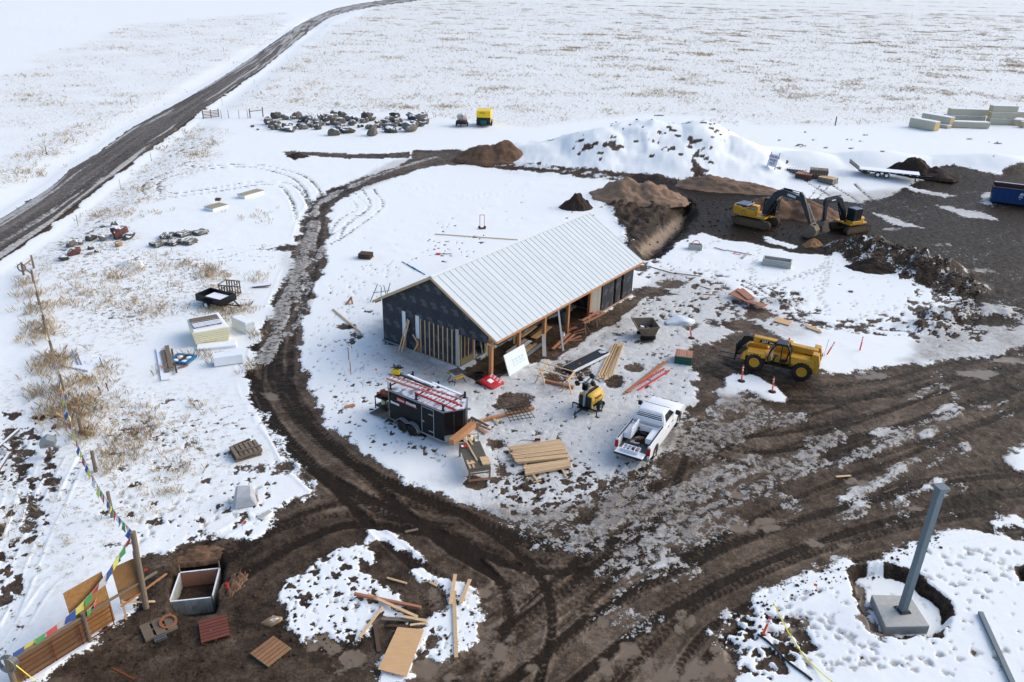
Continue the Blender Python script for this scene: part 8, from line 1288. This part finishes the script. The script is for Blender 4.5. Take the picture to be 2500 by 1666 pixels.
wgt = (np.clip(gflat-.2, 0, 1)**1.4*np.clip(area, 0, 60)*(np.abs(np.repeat(TS[None, :], NR, 0).ravel()) < 1.02)*(Yf > 20)*(Yf < 1300)/np.clip(Yf/70, .55, 8)**1.35); wgt = wgt*(.10+2.2*np.clip(fbm(Xf/3.1, Yf/3.1, 3, 81)-.45, 0, 1)*3)*(.12+4*np.clip(fbm(Xf/11, Yf/8, 3, 83)-.46, 0, 1)); wgt /= wgt.sum()
for i in np.random.default_rng(3).choice(len(wgt), 56000, p=wgt):
    y = Yf[i]; k = min(max(y/70, .8), 5); sx = rs.gauss(0, .3*k); tuft(Xf[i]+sx, y+rs.gauss(0, .4*k), Zf[i], .16+.05*k, rs.uniform(.15, .42)*(1+.10*k), 7 if y < 110 else 5, .015*max(1, k*1.3))
def clump(px, r_, n, h=.7):
    c = GG(*px)
    if px[0] < 235 and 660 < px[1] < 1075: n *= 1.35; h *= 1.2; r_ *= .85
    for _ in range(int(n*.6)): x, y = c.x+rs.gauss(0, r_*.62), c.y+rs.gauss(0, r_*.62); tuft(x, y, HZ(x, y), .25, h*rs.uniform(.5, 1.1), 9, .011, .7)
for (x, y, r_, n) in ((100, 380, 3, 40), (140, 350, 3.5, 50), (60, 420, 4, 60), (160, 330, 3, 40), (210, 310, 2, 24), (265, 255, 2, 18), (630, 530, 2.2, 40), (365, 520, 2, 30), (460, 325, 2, 24), (430, 345, 2.4, 30), (400, 370, 2.4, 26), (455, 645, 1.5, 36), (430, 655, 1.8, 40), (530, 680, 1., 30), (520, 665, 1., 26), (610, 680, 1.4, 26), (645, 675, 1.2, 22), (560, 762, 1.3, 60), (520, 758, 1.2, 40), (575, 790, .9, 36), (595, 760, 1.1, 34), (625, 815, .9, 26), (250, 680, 2, 50), (310, 670, 1.6, 36), (400, 760, 1.8, 40), (350, 760, 1.8, 40), (330, 740, 1.6, 30), (290, 730, 1.4, 26), (170, 720, 2, 40), (110, 800, 1.6, 60), (95, 820, 1.6, 50), (130, 880, 1.5, 70), (120, 900, 1.6, 70), (150, 950, 1.4, 80), (165, 1000, 1.4, 80), (185, 1030, 1.4, 80), (140, 985, 1.3, 40), (200, 990, 1.3, 40), (225, 930, 1.2, 40), (250, 905, 1.2, 36), (110, 760, 1.6, 46), (85, 720, 1.5, 40), (70, 690, 1.3, 34), (90, 750, 1.2, 30), (215, 1060, 1., 40), (270, 1000, .9, 26), (355, 1005, .8, 22), (440, 1150, .7, 24), (420, 1205, .5, 20), (255, 1150, .5, 16), (205, 1062, .6, 30), (85, 960, .9, 24), (130, 1010, .8, 20), (460, 870, .8, 20), (510, 870, .8, 24), (610, 900, .8, 26), (480, 1000, .8, 20), (390, 905, .7, 16), (1010, 240, 2.5, 20), (880, 235, 3, 24), (960, 262, 3.5, 26), (770, 285, 3, 20), (1065, 285, 2.5, 24), (1130, 290, 2, 10), (2120, 270, 4, 40), (2240, 265, 4, 40), (2100, 300, 3, 24), (1760, 300, 4, 30), (1975, 300, 1.2, 14)): clump((x, y), r_, n, .46 if y > 500 else .6)
gme = bpy.data.meshes.new('dry_grass'); gme.from_pydata(gv, [], gf)
def grass_mat():
    m, n_, b = newmat('dry_grass'); N = n_.nodes; L = n_.links; tc = N.new('ShaderNodeTexCoord'); q = N.new('ShaderNodeTexNoise'); q.inputs['Scale'].default_value = .9; q.inputs['Detail'].default_value = 5; L.new(tc.outputs['Object'], q.inputs[0]); c = N.new('ShaderNodeValToRGB'); e = c.color_ramp.elements; e[0].position = .32; e[0].color = (.28, .205, .12, 1); e[1].position = .7; e[1].color = (.62, .47, .28, 1); L.new(q.outputs['Fac'], c.inputs[0]); L.new(c.outputs[0], b.inputs['Base Color']); b.inputs['Roughness'].default_value = .9; b.inputs['Specular IOR Level'].default_value = .1; return m
gme.materials.append(grass_mat()); go = link('dry_grass', gme); go['kind'] = 'stuff'; go['label'] = 'dry tan grass and stubble poking through the snow'
